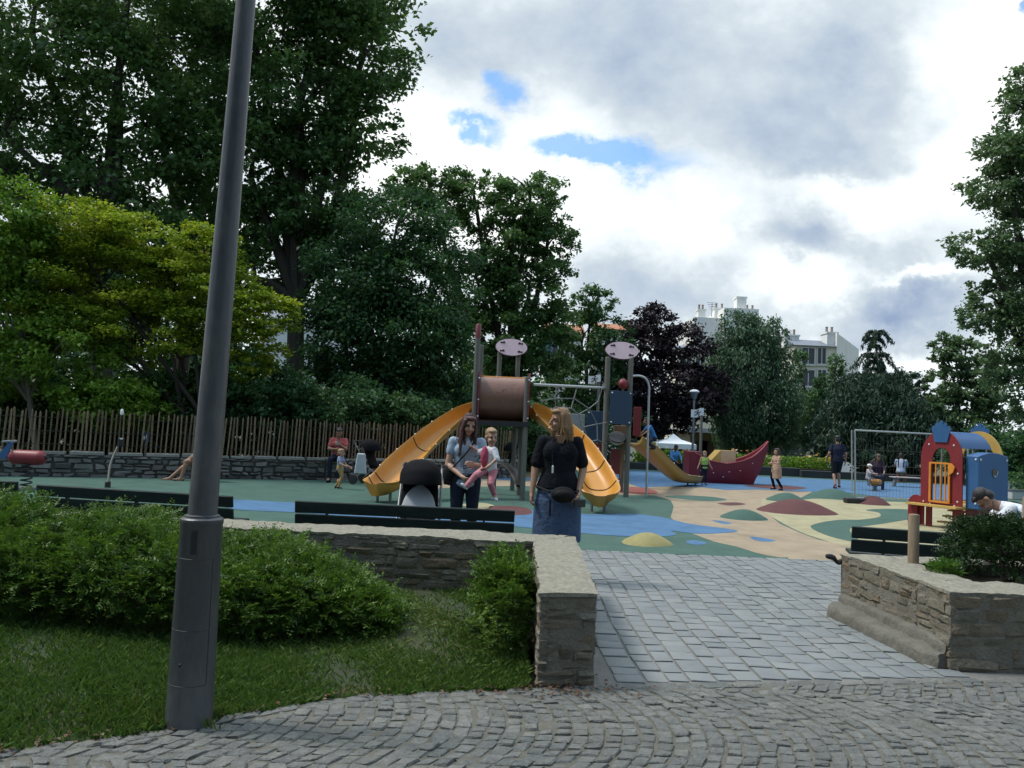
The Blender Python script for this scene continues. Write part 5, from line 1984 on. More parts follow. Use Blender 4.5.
def panel(px0, py0, px1, py1, Y, m, name='panel', t=0.03, bolts=True, parent=ps):
    a, b_ = P((px0 + px1) / 2, (py0 + py1) / 2, Y), None
    w, h = (px1 - px0) * Y / F_PX, (py1 - py0) * Y / F_PX
    o = part(name, m, lambda q: q.box(a, (w, t, h)), parent, smooth=0, bevel=0.006)
    if bolts:
        part('bolt', BOLT, lambda q: [q.ell(a + Vector((sx * (w / 2 - 0.05), -t / 2 - 0.004, sz * (h / 2 - 0.05))), 0.02, nu=8, nv=6) for sx in (-1, 1) for sz in (-1, 1)], o)
    return o


panel(609.5, 391, 632, 424.5, 18.80, NAVY, 'navy_panel')
panel(586.5, 411, 606, 442, 20.5, NAVY, 'navy_panel')
panel(588, 443.5, 604, 462, 20.5, MAROON, 'maroon_panel', bolts=False)
panel(610, 449, 620, 474, 20.4, MAROON, 'maroon_panel', bolts=False)
panel(633.5, 407, 641, 436, 19.6, REDP, 'red_panel', bolts=False)
panel(613.5, 425.5, 626.5, 436, 19.6, BROWNB, 'board_panel', 0.03, False)
panel(569, 414, 584.5, 436, 21.2, M('lattice_panel', (0.30, 0.31, 0.31), 0.7, 0.5, 40), 'lattice_panel', 0.02, False)
part('platform', BLACKP, lambda q: q.box(P(619, 440, 19.8), (0.62, 1.7, 0.08)), smooth=0)
c_ = P(623, 384, 18.85)
part('red_ball', REDP, lambda q: q.ell(c_, 0.125, nu=18, nv=12))
part('ball_stem', POSTW, lambda q: q.tube([c_ - Vector((0, 0, .1)), c_ - Vector((0, 0, 0.25))], 0.03, 8))
c_ = P(617, 438.5, 18.9)
bw = part('steel_bowl', STEEL, lambda q: q.lathe([(0.02, -0.115), (0.10, -0.10), (0.16, -0.04), (0.175, 0.03), (0.185, 0.03), (0.17, -0.05), (0.11, -0.115), (0.02, -0.13)], c_, 20, Matrix.Rotation(rad(40), 3, 'X')))
part('bowl_rope', BLACKP, lambda q: q.lathe([(0.17, 0.02), (0.2, 0.03), (0.2, 0.06), (0.17, 0.06)], c_, 20, Matrix.Rotation(rad(40), 3, 'X')), bw)
part('brown_ladder', BROWNB, lambda q: [q.beam(P(622.5 + i * 4.5, 437, 19.4), P(621.5 + i * 4.5, 478, 19.4), 0.055, 0.05) for i in range(2)] + [q.beam(P(622, y, 19.4), P(627, y, 19.4), 0.04, 0.04) for y in (445, 453, 461, 469)], smooth=0)
part('exit_pole', STEEL, lambda q: q.tube(spline([P(632, 376, 18.95), P(640, 376, 18.95), P(646, 379, 18.95), P(649, 387, 18.95), P(648.8, 400, 18.95), P(646.3, 497.5, 18.95)], 24), 0.026, 10))
part('climbing_arch', BLACKP, lambda q: q.tube(spline([P(497, 464, 19.2), P(505, 464.5, 18.9), P(512, 470, 18.5), P(517, 478, 18.2), P(520, 486, 18.0)], 14), 0.11, 8, True, 0.5, 0.35))


# ---- white marker signs with a running figure
def figure_sign(px, py, Y, label, ptop):
    c = P(px, py, Y)
    r = root('activity_sign', label, 'sign', (c.x, Y + 0.05, 0), 0, 'white figure signs on brown posts')
    sx = 6.2 * Y / F_PX
    sy = 4.6 * Y / F_PX
    poly = [(-sx, -sy), (-sx, sy * .7), (-0.05 * sx, sy * .75), (sx * 0.5, sy * 1.1), (sx, sy * 1.15), (sx, -sy * .45), (sx * .5, -sy * .5), (0, -sy * .95)]
    b_ = part('board', WHITE, lambda q: q.prism(poly, c, (1, 0, 0), (0, 0, 1), 0.03), r, smooth=0)
    def fig(q):
        k_ = sy * 0.9
        d = c + Vector((0, -0.021, 0))
        V_ = lambda x, z: d + Vector((x * k_, 0, z * k_))
        for pts, w in (([(0.05, 0.35), (-0.05, -0.1)], 0.16), ([(-0.05, -0.1), (0.35, -0.3), (0.3, -0.8)], 0.12), ([(-0.05, -0.1), (-0.35, -0.45), (-0.75, -0.55)], 0.12), ([(0.05, 0.3), (0.5, 0.1), (0.75, 0.4)], 0.10), ([(0.05, 0.3), (-0.45, 0.35), (-0.7, 0.0)], 0.10)):
            q.tube([V_(*p) for p in pts], w * k_, 6, True, 0.5)
        q.ell(V_(0.12, 0.68), (0.19 * k_, 0.012, 0.19 * k_), nu=12, nv=6)
    part('figure', DARKG, fig, b_)
    part('post', POSTW, lambda q: q.lathe([(0.05, -0.05), (0.05, P(px, ptop, Y).z)], (c.x + sx * 0.75, Y + 0.07, 0), 12), r)


figure_sign(594.5, 379.5, 26, 'white sign with dark running figure above the climbing net', 372)
figure_sign(697.5, 413, 30, 'white sign with dark running figure beneath the small park lamp', 409)

# ---- small park lamp
a = P(694.5, 391, 33)
pk_ = root('park_lamp', 'slim park lamp with cup-shaped lantern, in front of the purple plum tree', 'lamp post', (a.x, 33, 0))
part('pole', STEELD, lambda q: q.tube([(a.x, 33, -0.05), (a.x, 33, a.z - 0.3)], [0.055, 0.04], 12), pk_)
part('lantern', STEELD, lambda q: q.lathe([(0.07, a.z - 0.34), (0.15, a.z - 0.10), (0.17, a.z - 0.06), (0.17, a.z - 0.05)], (a.x, 33, 0), 18), pk_)
part('lantern_lid', WHITE, lambda q: q.lathe([(0.20, a.z - 0.048), (0.19, a.z), (0.10, a.z + 0.05), (0.02, a.z + 0.06)], (a.x, 33, 0), 18), pk_)

# ---- red boat
g0, g1 = G(687, 482.5), G(752, 484.5)
YB = 26.6
bt = root('play_boat', 'red wooden play boat with raised bow and ochre cabin', 'play structure', ((g0.x + g1.x) / 2, YB, 0))
xs_ = [P(686, 470, YB).x, P(692, 470, YB).x, P(705, 470, YB).x, P(722, 470, YB).x, P(738, 470, YB).x, P(750, 470, YB).x, P(760, 470, YB).x, P(767, 470, YB).x]
tops = [453, 453.5, 461, 464, 461.5, 457, 450, 442.5]
bots = [482, 483, 483, 484, 484.5, 484.5, 470, 449]
half = [0.40, 0.46, 0.55, 0.58, 0.52, 0.36, 0.17, 0.05]
q = MB()
vs, fs = [], []
n = 24
sp = lambda arr, t: float(np.interp(t, np.linspace(0, 1, 8), arr))
for i in range(n):
    t = i / (n - 1)
    x = sp(xs_, t)
    px = 512 + x / YB * F_PX
    zt = P(px, sp(tops, t), YB).z + 0.02
    zb = max(0.01, P(px, sp(bots, t), YB).z) if t > 0.75 else 0.01
    h = sp(half, t)
    for (hx, z) in ((-h, zt), (-h * 1.02, zt * .55 + zb * .45), (-h * 0.72, zb), (h * 0.72, zb), (h * 1.02, zt * .55 + zb * .45), (h, zt), (h - 0.04, zt), (h * 0.9 - .04, zt * .55 + zb * .45), (-h * 0.9 + .04, zt * .55 + zb * .45), (-h + 0.04, zt)):
        vs.append((x, YB + hx, z))
for i in range(n - 1):
    for j in range(10):
        fs.append((i * 10 + j, i * 10 + (j + 1) % 10, (i + 1) * 10 + (j + 1) % 10, (i + 1) * 10 + j))
fs.append(tuple(range(10))[::-1])
fs.append(tuple((n - 1) * 10 + j for j in range(10)))
q.add(vs, fs)
hull = q.build('hull', REDP if False else M('boat_red', (0.165, 0.012, 0.026), 0.45, 0.16, 3, 0.04, 30, dirt=0.2, dirtcol=(0.12, 0.015, 0.025)), bt, smooth=40, world=True)
part('rub_rail', M('boat_trim', (0.34, 0.05, 0.06), 0.4), lambda q: [q.tube([(sp(xs_, t), YB + s_ * sp(half, t) * 1.01, P(512 + sp(xs_, t) / YB * F_PX, sp(tops, t), YB).z + 0.03) for t in np.linspace(0.12, 1, 18)], 0.024, 6) for s_ in (-1, 1)], hull)
part('bolt', BOLT, lambda q: [q.ell((sp(xs_, t), YB - sp(half, t) * 1.03, P(512 + sp(xs_, t) / YB * F_PX, z_, YB).z), 0.018, nu=7, nv=5) for t, z_ in ((0.2, 470), (0.32, 472), (0.45, 471), (0.55, 470), (0.2, 479), (0.4, 476), (0.7, 463))], hull)
part('stern_board', M('boat_red', (0.2, 0.012, 0.03)), lambda q: q.box((xs_[1] - 0.02, YB, 0.52), (0.36, 0.94, 0.98)), bt, smooth=0, bevel=0.02)
xc0, xc1, xc2 = P(707, 455, YB).x, P(718.5, 455, YB).x, P(733.5, 455, YB).x
zc0, zc1 = P(715, 463, YB).z, P(726, 450.5, YB).z
cab = part('cabin', YELP, lambda q: q.add([(xc0, YB - .25, zc0), (xc2, YB - .25, zc0), (xc2, YB - .25, zc1), (xc1, YB - .25, zc1), (xc0, YB + .5, zc0), (xc2, YB + .5, zc0), (xc2, YB + .5, zc1), (xc1, YB + .5, zc1)],
                                       [(0, 1, 2, 3), (7, 6, 5, 4), (0, 4, 5, 1), (1, 5, 6, 2), (2, 6, 7, 3), (3, 7, 4, 0)]), bt, smooth=0)
part('cabin_front', M('peach_board', (0.62, 0.42, 0.25), 0.5), lambda q: q.box(((xc1 + xc2) / 2 + .005, YB - .262, (zc0 + zc1) / 2), (xc2 - xc1 - .01, .02, zc1 - zc0 - .01)), cab, smooth=0)

# ---- market tent beyond the planting
YT = 36.6
c = P(673, 445, YT)
gt = -0.22
tn = root('market_tent', 'small white pyramid-roofed market tent beyond the yellow straight slide', 'tent', (c.x, YT, gt))
w = 19 * YT / F_PX
ztop, zev = P(674, 433.5, YT).z, P(674, 443.5, YT).z
part('canopy', M('tent_canvas', (0.78, 0.82, 0.85), 0.7, 0.05, 3), lambda q: q.add([(c.x, YT, ztop)] + [(c.x + sx * w * f, YT + sy * w * f, z_) for f, z_ in ((0.35, zev + (ztop - zev) * 0.42), (1, zev), (1, zev - 0.22)) for sx, sy in ((-1, -1), (1, -1), (1, 1), (-1, 1))],
     [(0, 1, 2), (0, 2, 3), (0, 3, 4), (0, 4, 1)] + [(r_ * 4 + 1 + j, r_ * 4 + 1 + (j + 1) % 4, r_ * 4 + 5 + (j + 1) % 4, r_ * 4 + 5 + j) for r_ in (0, 1) for j in range(4)]), tn, smooth=20)
for sx, sy in ((-1, -1), (1, -1), (1, 1), (-1, 1)):
    part('leg', STEEL, lambda q: q.tube([(c.x + sx * w * .97, YT + sy * w * .97, gt - 0.3), (c.x + sx * w * .97, YT + sy * w * .97, zev)], 0.03, 6), tn)

# ---- playhouse
ph0 = P(941.5, 470, 15.0)
TH = rad(62)
hs = root('playhouse', 'red and blue wooden playhouse with crown gables, orange gate and ochre rear arch', 'playhouse', (ph0.x, 15.0, 0), -TH)


def hp(name, m, f, parent=hs, **kw):
    kw['world'] = False
    return part(name, m, f, parent, **kw)


def arch_poly(r, zc_, z0, flare=0.0):
    pts = [(r, z0)]
    pts += [(r * math.cos(math.pi * i / 18), zc_ + r * math.sin(math.pi * i / 18)) for i in range(19)]
    pts += [(-r, z0)]
    return pts


def arch_panel(q, y, r, zc_, z0, hr, hz, hz0, t, foot=False):
    """upright arched board with an arched opening: outer and inner outlines bridged"""
    n = 18
    outer = [(r, z0)] + [(r * math.cos(math.pi * i / n), zc_ + r * math.sin(math.pi * i / n)) for i in range(n + 1)] + [(-r, z0)]
    inner = [(hr, hz0)] + [(hr * math.cos(math.pi * i / n), hz + hr * math.sin(math.pi * i / n)) for i in range(n + 1)] + [(-hr, hz0)]
    k_ = len(outer)
    vs = [(x, y - t / 2, z) for x, z in outer] + [(x, y - t / 2, z) for x, z in inner] + [(x, y + t / 2, z) for x, z in outer] + [(x, y + t / 2, z) for x, z in inner]
    fs = []
    for i in range(k_ - 1):
        fs += [(i, i + 1, k_ + i + 1, k_ + i), (2 * k_ + i, 3 * k_ + i, 3 * k_ + i + 1, 2 * k_ + i + 1), (i, 2 * k_ + i, 2 * k_ + i + 1, i + 1), (k_ + i, k_ + i + 1, 3 * k_ + i + 1, 3 * k_ + i)]
    # sill under the opening
    fs += [(0, k_, 2 * k_ - 1, k_ - 1), (2 * k_, 3 * k_ - 1, 4 * k_ - 1, 3 * k_), (0, k_ - 1, 3 * k_ - 1, 2 * k_), (k_, 3 * k_, 4 * k_ - 1, 2 * k_ - 1)]
    q.add(vs, fs)


RA, ZC = 0.50, 1.26
fr_ = hp('front_arch', REDP, lambda q: arch_panel(q, 0, RA, ZC, 0.36, 0.215, 1.24, 0.46, 0.035), smooth=30)
hp('bolt', BOLT, lambda q: [q.ell((x, -0.022, z), 0.020, nu=8, nv=6) for x, z in ((-.30, 1.5), (.30, 1.5), (.40, 1.0), (.40, 0.5), (-.42, 0.45), (.33, 0.42), (-.25, 0.42))], fr_)
hp('rear_arch', YELP, lambda q: arch_panel(q, 1.46, RA + 0.09, ZC - 0.06, 0.36, 0.40, 1.2, 0.46, 0.035), smooth=30)


def crown(q, y, x0=0.0):
    poly = [(-.13, 1.55), (.13, 1.55), (.17, 1.70)]
    for cx_, cz_ in ((.155, 1.80), (.08, 1.86), (0, 1.90), (-.08, 1.86), (-.155, 1.80)):
        poly += [(cx_ + .045 * math.cos(a_), cz_ + .045 * math.sin(a_)) for a_ in (rad(-20), rad(40), rad(100), rad(160), rad(200))]
    poly += [(-.17, 1.70)]
    q.prism([(x * 1.15 + x0, z) for x, z in poly], (0, y, 0), (1, 0, 0), (0, 0, 1), 0.03)


hp('crown_board', BLUEP, lambda q: crown(q, -0.036), smooth=0)
hp('crown_board', BLUEP, lambda q: crown(q, 1.498), smooth=0)


def roof(q):
    n, R_ = 16, RA - 0.03
    vs = []
    for y in (0.02, 1.18):
        for r in (R_, R_ - 0.015):
            for i in range(n + 1):
                a_ = rad(22) + (math.pi - rad(44)) * i / n
                vs.append((r * math.cos(a_) * 1.06, y, ZC + 0.02 + r * math.sin(a_)))
    m_ = n + 1
    fs = []
    for i in range(n):
        fs += [(i, i + 1, 2 * m_ + i + 1, 2 * m_ + i), (m_ + i, 3 * m_ + i, 3 * m_ + i + 1, m_ + i + 1), (i, m_ + i, m_ + i + 1, i + 1), (2 * m_ + i, 2 * m_ + i + 1, 3 * m_ + i + 1, 3 * m_ + i)]
    fs += [(0, 2 * m_, 3 * m_, m_), (n, m_ + n, 3 * m_ + n, 2 * m_ + n)]
    q.add(vs, fs)


hp('roof', BLUEP, roof, smooth=30)
for x, y in ((0.44, 0.45), (0.44, 1.0), (-0.44, 0.7)):
    hp('roof_post', STEEL, lambda q: q.tube([(x, y, 0.4), (x, y, 1.46)], 0.02, 8))
hp('floor', YELP, lambda q: (q.box((0, 0.70, 0.385), (1.0, 1.36, 0.05)), q.box((-0.08, -0.16, 0.40), (1.22, 0.28, 0.035))), smooth=0)
gt_ = hp('gate', ORAN, lambda q: [q.beam((x, -0.06, 0.46), (x, -0.06, 1.17), 0.022 if abs(x) < .2 else 0.045, 0.022 if abs(x) < .2 else 0.03, (0, 1, 0)) for x in (-.24, -.10, .02, .13, .22)] + [q.beam((-.25, -0.06, z), (.24, -0.06, z), 0.03, 0.03) for z in (0.47, 1.17)], smooth=0)
hp('grab_handle', ORAN, lambda q: q.prism([(0, -.12), (.1, -.06), (.14, .04), (.06, .1), (0, .1)], (0.22, -0.07, 1.08), (1, 0, 0), (0, 0, 1), 0.03), smooth=0)


def bay(q):
    x0, x1, y0, y1 = 0.51, 0.80, 0.10, 1.26
    n = 10
    vs = []
    for x in (x0, x1):
        vs += [(x, y0, 0.40)] + [(x, y0 + (y1 - y0) * i / n, 1.33 + 0.07 * math.sin(math.pi * i / n)) for i in range(n + 1)] + [(x, y1, 0.40)]
    k_ = n + 3
    fs = [tuple(range(k_)), tuple(range(2 * k_ - 1, k_ - 1, -1))]
    for i in range(k_):
        j = (i + 1) % k_
        fs.append((i, k_ + i, k_ + j, j))
    q.add(vs, fs)


by_ = hp('side_bay', BLUEP, bay, smooth=20, bevel=0.008)
hp('porthole', M('porthole_shade', (0.10, 0.09, 0.07), 0.7), lambda q: q.prism([(.10 * math.cos(rad(a_)), .09 * math.sin(rad(a_)) if a_ > 180 else .06 * math.sin(rad(a_))) for a_ in range(0, 360, 20)], (0.8085, 0.72, 1.06), (0, 1, 0), (0, 0, 1), 0.012), by_, smooth=0)
hp('porthole_lip', BOLT, lambda q: q.prism([(-.09, -.05), (0, -.095), (.09, -.03), (.10, 0.02), (.085, 0.0), (.06, -.06), (0, -.075)], (0.817, 0.72, 1.06), (0, 1, 0), (0, 0, 1), 0.012), by_, smooth=0)
hp('bolt', BOLT, lambda q: [q.ell((0.805, y, z), 0.022, nu=8, nv=6) for y in (0.17, 1.19) for z in (0.50, 1.27)] + [q.ell((0.74, 0.092, z), 0.022, nu=8, nv=6) for z in (0.50, 1.27)], by_)
hp('skirt', REDP, lambda q: (q.box((0.40, 0.02, 0.18), (0.26, 0.035, 0.352)), q.box((-0.30, 0.02, 0.18), (0.14, 0.035, 0.352)), q.box((-.58, -0.12, 0.2), (0.16, 0.03, 0.39)), q.box((0.52, 0.72, 0.19), (0.03, 1.2, 0.36))), smooth=0)
hp('wheel_guard', REDP, lambda q: q.prism([(.2 * math.cos(rad(a_)), .2 * math.sin(rad(a_))) for a_ in range(0, 181, 15)] + [(-.2, -.34), (.2, -.34)], (-0.60, -0.02, 0.36), (1, 0, 0), (0, 0, 1), 0.035), smooth=0)
hp('inner_step', YELP, lambda q: [q.box((0.02, 0.25 + i * 0.2, 0.10 + i * 0.1), (0.42, 0.2, 0.03)) for i in range(3)], smooth=0)

hs.scale = (0.82, 0.78, 1.03)

# ---- temporary wire fence panel
fa = G(856, 503.5)
YF = fa.y
fp = root('wire_fence_panel', 'temporary galvanised wire fence panel standing in a dark foot block', 'fence', (fa.x, YF, 0))
ztp = P(852, 430, YF).z
xa = fa.x - 0.02
xb = P(968, 435, YF + 1.2).x
tube_ = lambda q, a_, b_, r: q.tube([a_, b_], r, 8)
yb = YF + 1.2
zt2_ = ztp
part('frame', STEEL, lambda q: (tube_(q, (xa, YF, 0.05), (xa - 0.05, YF, ztp), 0.024), tube_(q, (xa - .085, YF, 0.3), (xa - .13, YF, ztp), 0.018), tube_(q, (xb, yb, 0.05), (xb, yb, zt2_), 0.024), tube_(q, (xa - .05, YF, ztp), (xb, yb, zt2_), 0.022), tube_(q, (xa, YF, 0.14), (xb, yb, 0.14), 0.018)), fp)
def mesh_(q):
    m_ = 34
    for i in range(1, m_):
        t = i / m_
        q.tube([(xa + (xb - xa) * t, YF + 1.2 * t, 0.14), (xa + (xb - xa) * t, YF + 1.2 * t, ztp)], 0.0022, 4)
    for z in (0.55, 0.95, 1.35):
        q.tube([(xa, YF, z), (xb, yb, z)], 0.004, 4)
part('wire_mesh', M('dark_wire', (0.07, 0.075, 0.08), 0.5, metal=.4), mesh_, fp)
part('foot_block', BLACKP, lambda q: (q.box((xa + 0.05, YF, 0.07), (0.62, 0.24, 0.13)), q.box((xb, yb, 0.07), (0.62, 0.24, 0.13))), fp, smooth=0, bevel=0.02)

# ---- spring riders
def coil(q, c, r, h, turns=5, w=0.014):
    q.tube([(c[0] + r * math.cos(t), c[1] + r * math.sin(t), c[2] + h * t / (turns * 6.283)) for t in np.linspace(0, turns * 6.283, turns * 14)], w, 6)


YS = 14.6
c = P(28, 457.5, YS)
sr = root('spring_rider', 'red barrel-bodied spring rider with blue handlebars at the left picture edge', 'spring rider', (c.x, YS, 0), 0, 'spring riders')
q = MB()
q.cap(c + Vector((-0.22, 0, 0.0)), c + Vector((0.20, 0, 0)), 0.135, 0.135, 18)
q.ell(c + Vector((-0.02, 0, 0)), (0.2, 0.12, 0.12))
q.organic('body', REDP, sr, 0.012, 2, True)
part('nose_cap', BLACKP, lambda q: q.ell(c + Vector((0.32, 0, 0.02)), (0.03, 0.05, 0.05), nu=10, nv=8), sr)
part('handlebar', STEEL, lambda q: (q.tube([c + Vector((-0.30, 0, 0.0)), c + Vector((-0.7, 0, 0.0))], 0.03, 8), q.tube([c + Vector((-0.36, 0.0, 0.0)), c + Vector((-0.36, 0, 0.30))], 0.02, 8), q.tube([c + Vector((-0.36, -0.2, 0.28)), c + Vector((-0.36, 0.2, 0.28))], 0.018, 8)), sr)
part('tail_board', BLUEP, lambda q: q.prism([(-.12, -.08), (.05, -.1), (.14, .2), (.08, .22)], c + Vector((-0.42, -0.03, 0.06)), (1, 0, 0), (0, 0, 1), 0.03), sr, smooth=0)
part('spring', BLACKP, lambda q: coil(q, (c.x, YS, 0.03), 0.09, c.z - 0.15), sr)
part('base_plate', STEELD, lambda q: q.box((c.x, YS, 0.015), (0.34, 0.34, 0.03)), sr, smooth=0)
gb = G(873, 491)
YS2 = gb.y
c = P(875, 482, YS2)
s2 = root('spring_rider', 'spring rider with orange rounded body, ridden by the child in white', 'spring rider', (c.x, YS2, 0), 0, 'spring riders')
q = MB()
q.cap(c + Vector((-0.12, 0, 0)), c + Vector((0.12, 0, 0)), 0.10, 0.10, 14)
q.organic('body', M('orange_body', (0.55, 0.22, 0.04), 0.4), s2, 0.012, 2, True)
part('side_board', NAVY, lambda q: q.box(c + Vector((0, 0.05, -.02)), (0.42, 0.12, 0.22)), s2, smooth=0, bevel=.03)
part('spring', STEELD, lambda q: coil(q, (c.x, YS2, 0.02), 0.07, max(0.05, c.z - 0.12), 3), s2)
part('base_plate', STEELD, lambda q: q.box((c.x, YS2, 0.015), (0.3, 0.3, 0.03)), s2, smooth=0)
part('handlebar', STEELD, lambda q: q.tube([c + Vector((.08, -.16, .2)), c + Vector((.08, .16, .2))], 0.015, 6), s2)
# low round play table right of the rider
gb = G(905, 490)
YP = gb.y + 2
c = P(903, 477.5, YP)
tb_ = root('play_table', 'low flat pinkish play table right of the orange spring rider', 'table', (c.x, YP, 0))
part('table_top', M('pink_top', (0.38, 0.30, 0.29), 0.6), lambda q: q.box((c.x + .1, YP, c.z), (1.0, 0.5, 0.04)), tb_, smooth=0, bevel=.01)
part('leg', STEELD, lambda q: q.tube([(c.x - .35, YP, 0), (c.x - .25, YP, c.z)], 0.07, 10), tb_)
# planters at the far right
for i, (x0, x1, y0, y1, Y_, m_, lab) in enumerate([(1008, 1030, 482, 489, 27, M('blue_grey_lattice', (0.16, 0.19, 0.24), 0.7, 0.4, 30), 'blue-grey latticed planter box at the right edge'), (1006, 1032, 490, 498, 25, M('pale_concrete', (0.42, 0.43, 0.42), 0.85, 0.15, 4), 'pale concrete planter box in front of the latticed one at the right edge')]):
    a_ = P((x0 + x1) / 2, (y0 + y1) / 2, Y_)
    w_ = (x1 - x0) * Y_ / F_PX
    zt_ = P(x0, y0, Y_).z
    r = root('planter_box', lab, 'planter', (a_.x, Y_, 0), 0, 'planter boxes at the right')
    part('box', m_, lambda q: q.box((a_.x, Y_, zt_ / 2), (w_, 0.6, zt_)), r, smooth=0, bevel=.015)
    part('rim', STEELD, lambda q: q.box((a_.x, Y_, zt_ + .015), (w_ + .06, 0.66, 0.03)), r, smooth=0)
    vv = np.stack([rng.uniform(a_.x - w_ / 2, a_.x + w_ / 2, 160), rng.uniform(Y_ - .25, Y_ + .25, 160), zt_ + .05 + 0.3 * rng.random(160)], 1)
    arr_mesh('foliage', leaves(vv, 0.12 + .06 * rng.random(160), rng, 0.3, 0, .4), L_MID, rng.random(160), parent=r)
# far dark planter edging along the flower beds
ed = MB()
for (xa_, xb_, Y_, zt_) in ((741, 800, 33.8, 0.36), (800, 958, 33.4, 0.30), (600, 684, 34.2, 0.28)):
    a_, b_ = P(xa_, 480, Y_), P(xb_, 480, Y_)
    ed = MB()
    ed.box(((a_.x + b_.x) / 2, Y_, zt_ / 2), (b_.x - a_.x - .02, 0.22, zt_))
    o = ed.build('timber_edging', M('dark_edging', (0.03, 0.036, 0.04), 0.7, 0.3, 2), smooth=0, bevel=.02)
    tag(o, {741: 'dark timber edging below the pale flower bed, right of the boat', 800: 'long dark timber edging behind the man in dark clothes and the spring rider', 600: 'dark timber edging behind the yellow straight slide'}[xa_], 'edging', 'dark timber edgings of the play floor')

# ---- pale pole in a dark foot leaning against the rubble wall
f0 = G(107.5, 487.5)
sc_ = root('leaning_pole', 'thin pale pole with dark foot and dark top leaning towards the rubble wall', 'pole', (f0.x, f0.y, 0))
mid, top = P(110.5, 464, f0.y + .25), P(117.5, 447, f0.y + .5)
part('foot', BLACKP, lambda q: q.lathe([(.055, 0), (.05, .11), (.03, .13)], f0, 12), sc_)
part('shaft', M('pale_shaft', (0.10, 0.095, 0.08), 0.6), lambda q: q.tube(spline([f0 + Vector((0, 0, .1)), mid, top], 10), 0.022, 8), sc_)
part('head', BLACKP, lambda q: q.box(top + Vector((.07, 0, .10)), (.11, .06, .17)), sc_, smooth=0, bevel=.015)
part('label_spot', WHITE, lambda q: q.box(top + Vector((.085, -.034, .17)), (.05, .006, .03)), sc_, smooth=0)
c = P(122, 412, 17.35)
o = MB()
o.lathe([(.030, -.06), (.036, 0), (.026, .05), (.010, .065)], c, 12)
o = o.build('white_cup', WHITE, smooth=40)
tag(o, 'small white cup stuck upside down on a picket of the fence above the leaning pole', 'cup')
# small blue notice behind the fence
c = P(145.5, 437, 19.3)
nt = root('notice_sign', 'small dark blue notice with a white mark behind the picket fence', 'sign', (c.x, 19.3, 0))
part('board', NAVY, lambda q: q.box(c, (0.20, 0.02, 0.24)), nt, smooth=0)
part('mark', WHITE, lambda q: (q.box(c + Vector((-.03, -.014, -.02)), (.05, .006, .08)), q.box(c + Vector((.035, -.014, .0)), (.03, .006, .10))), nt, smooth=0)
part('post', STEELD, lambda q: q.tube([(c.x, 19.33, -.1), (c.x, 19.33, c.z)], 0.02, 6), nt)


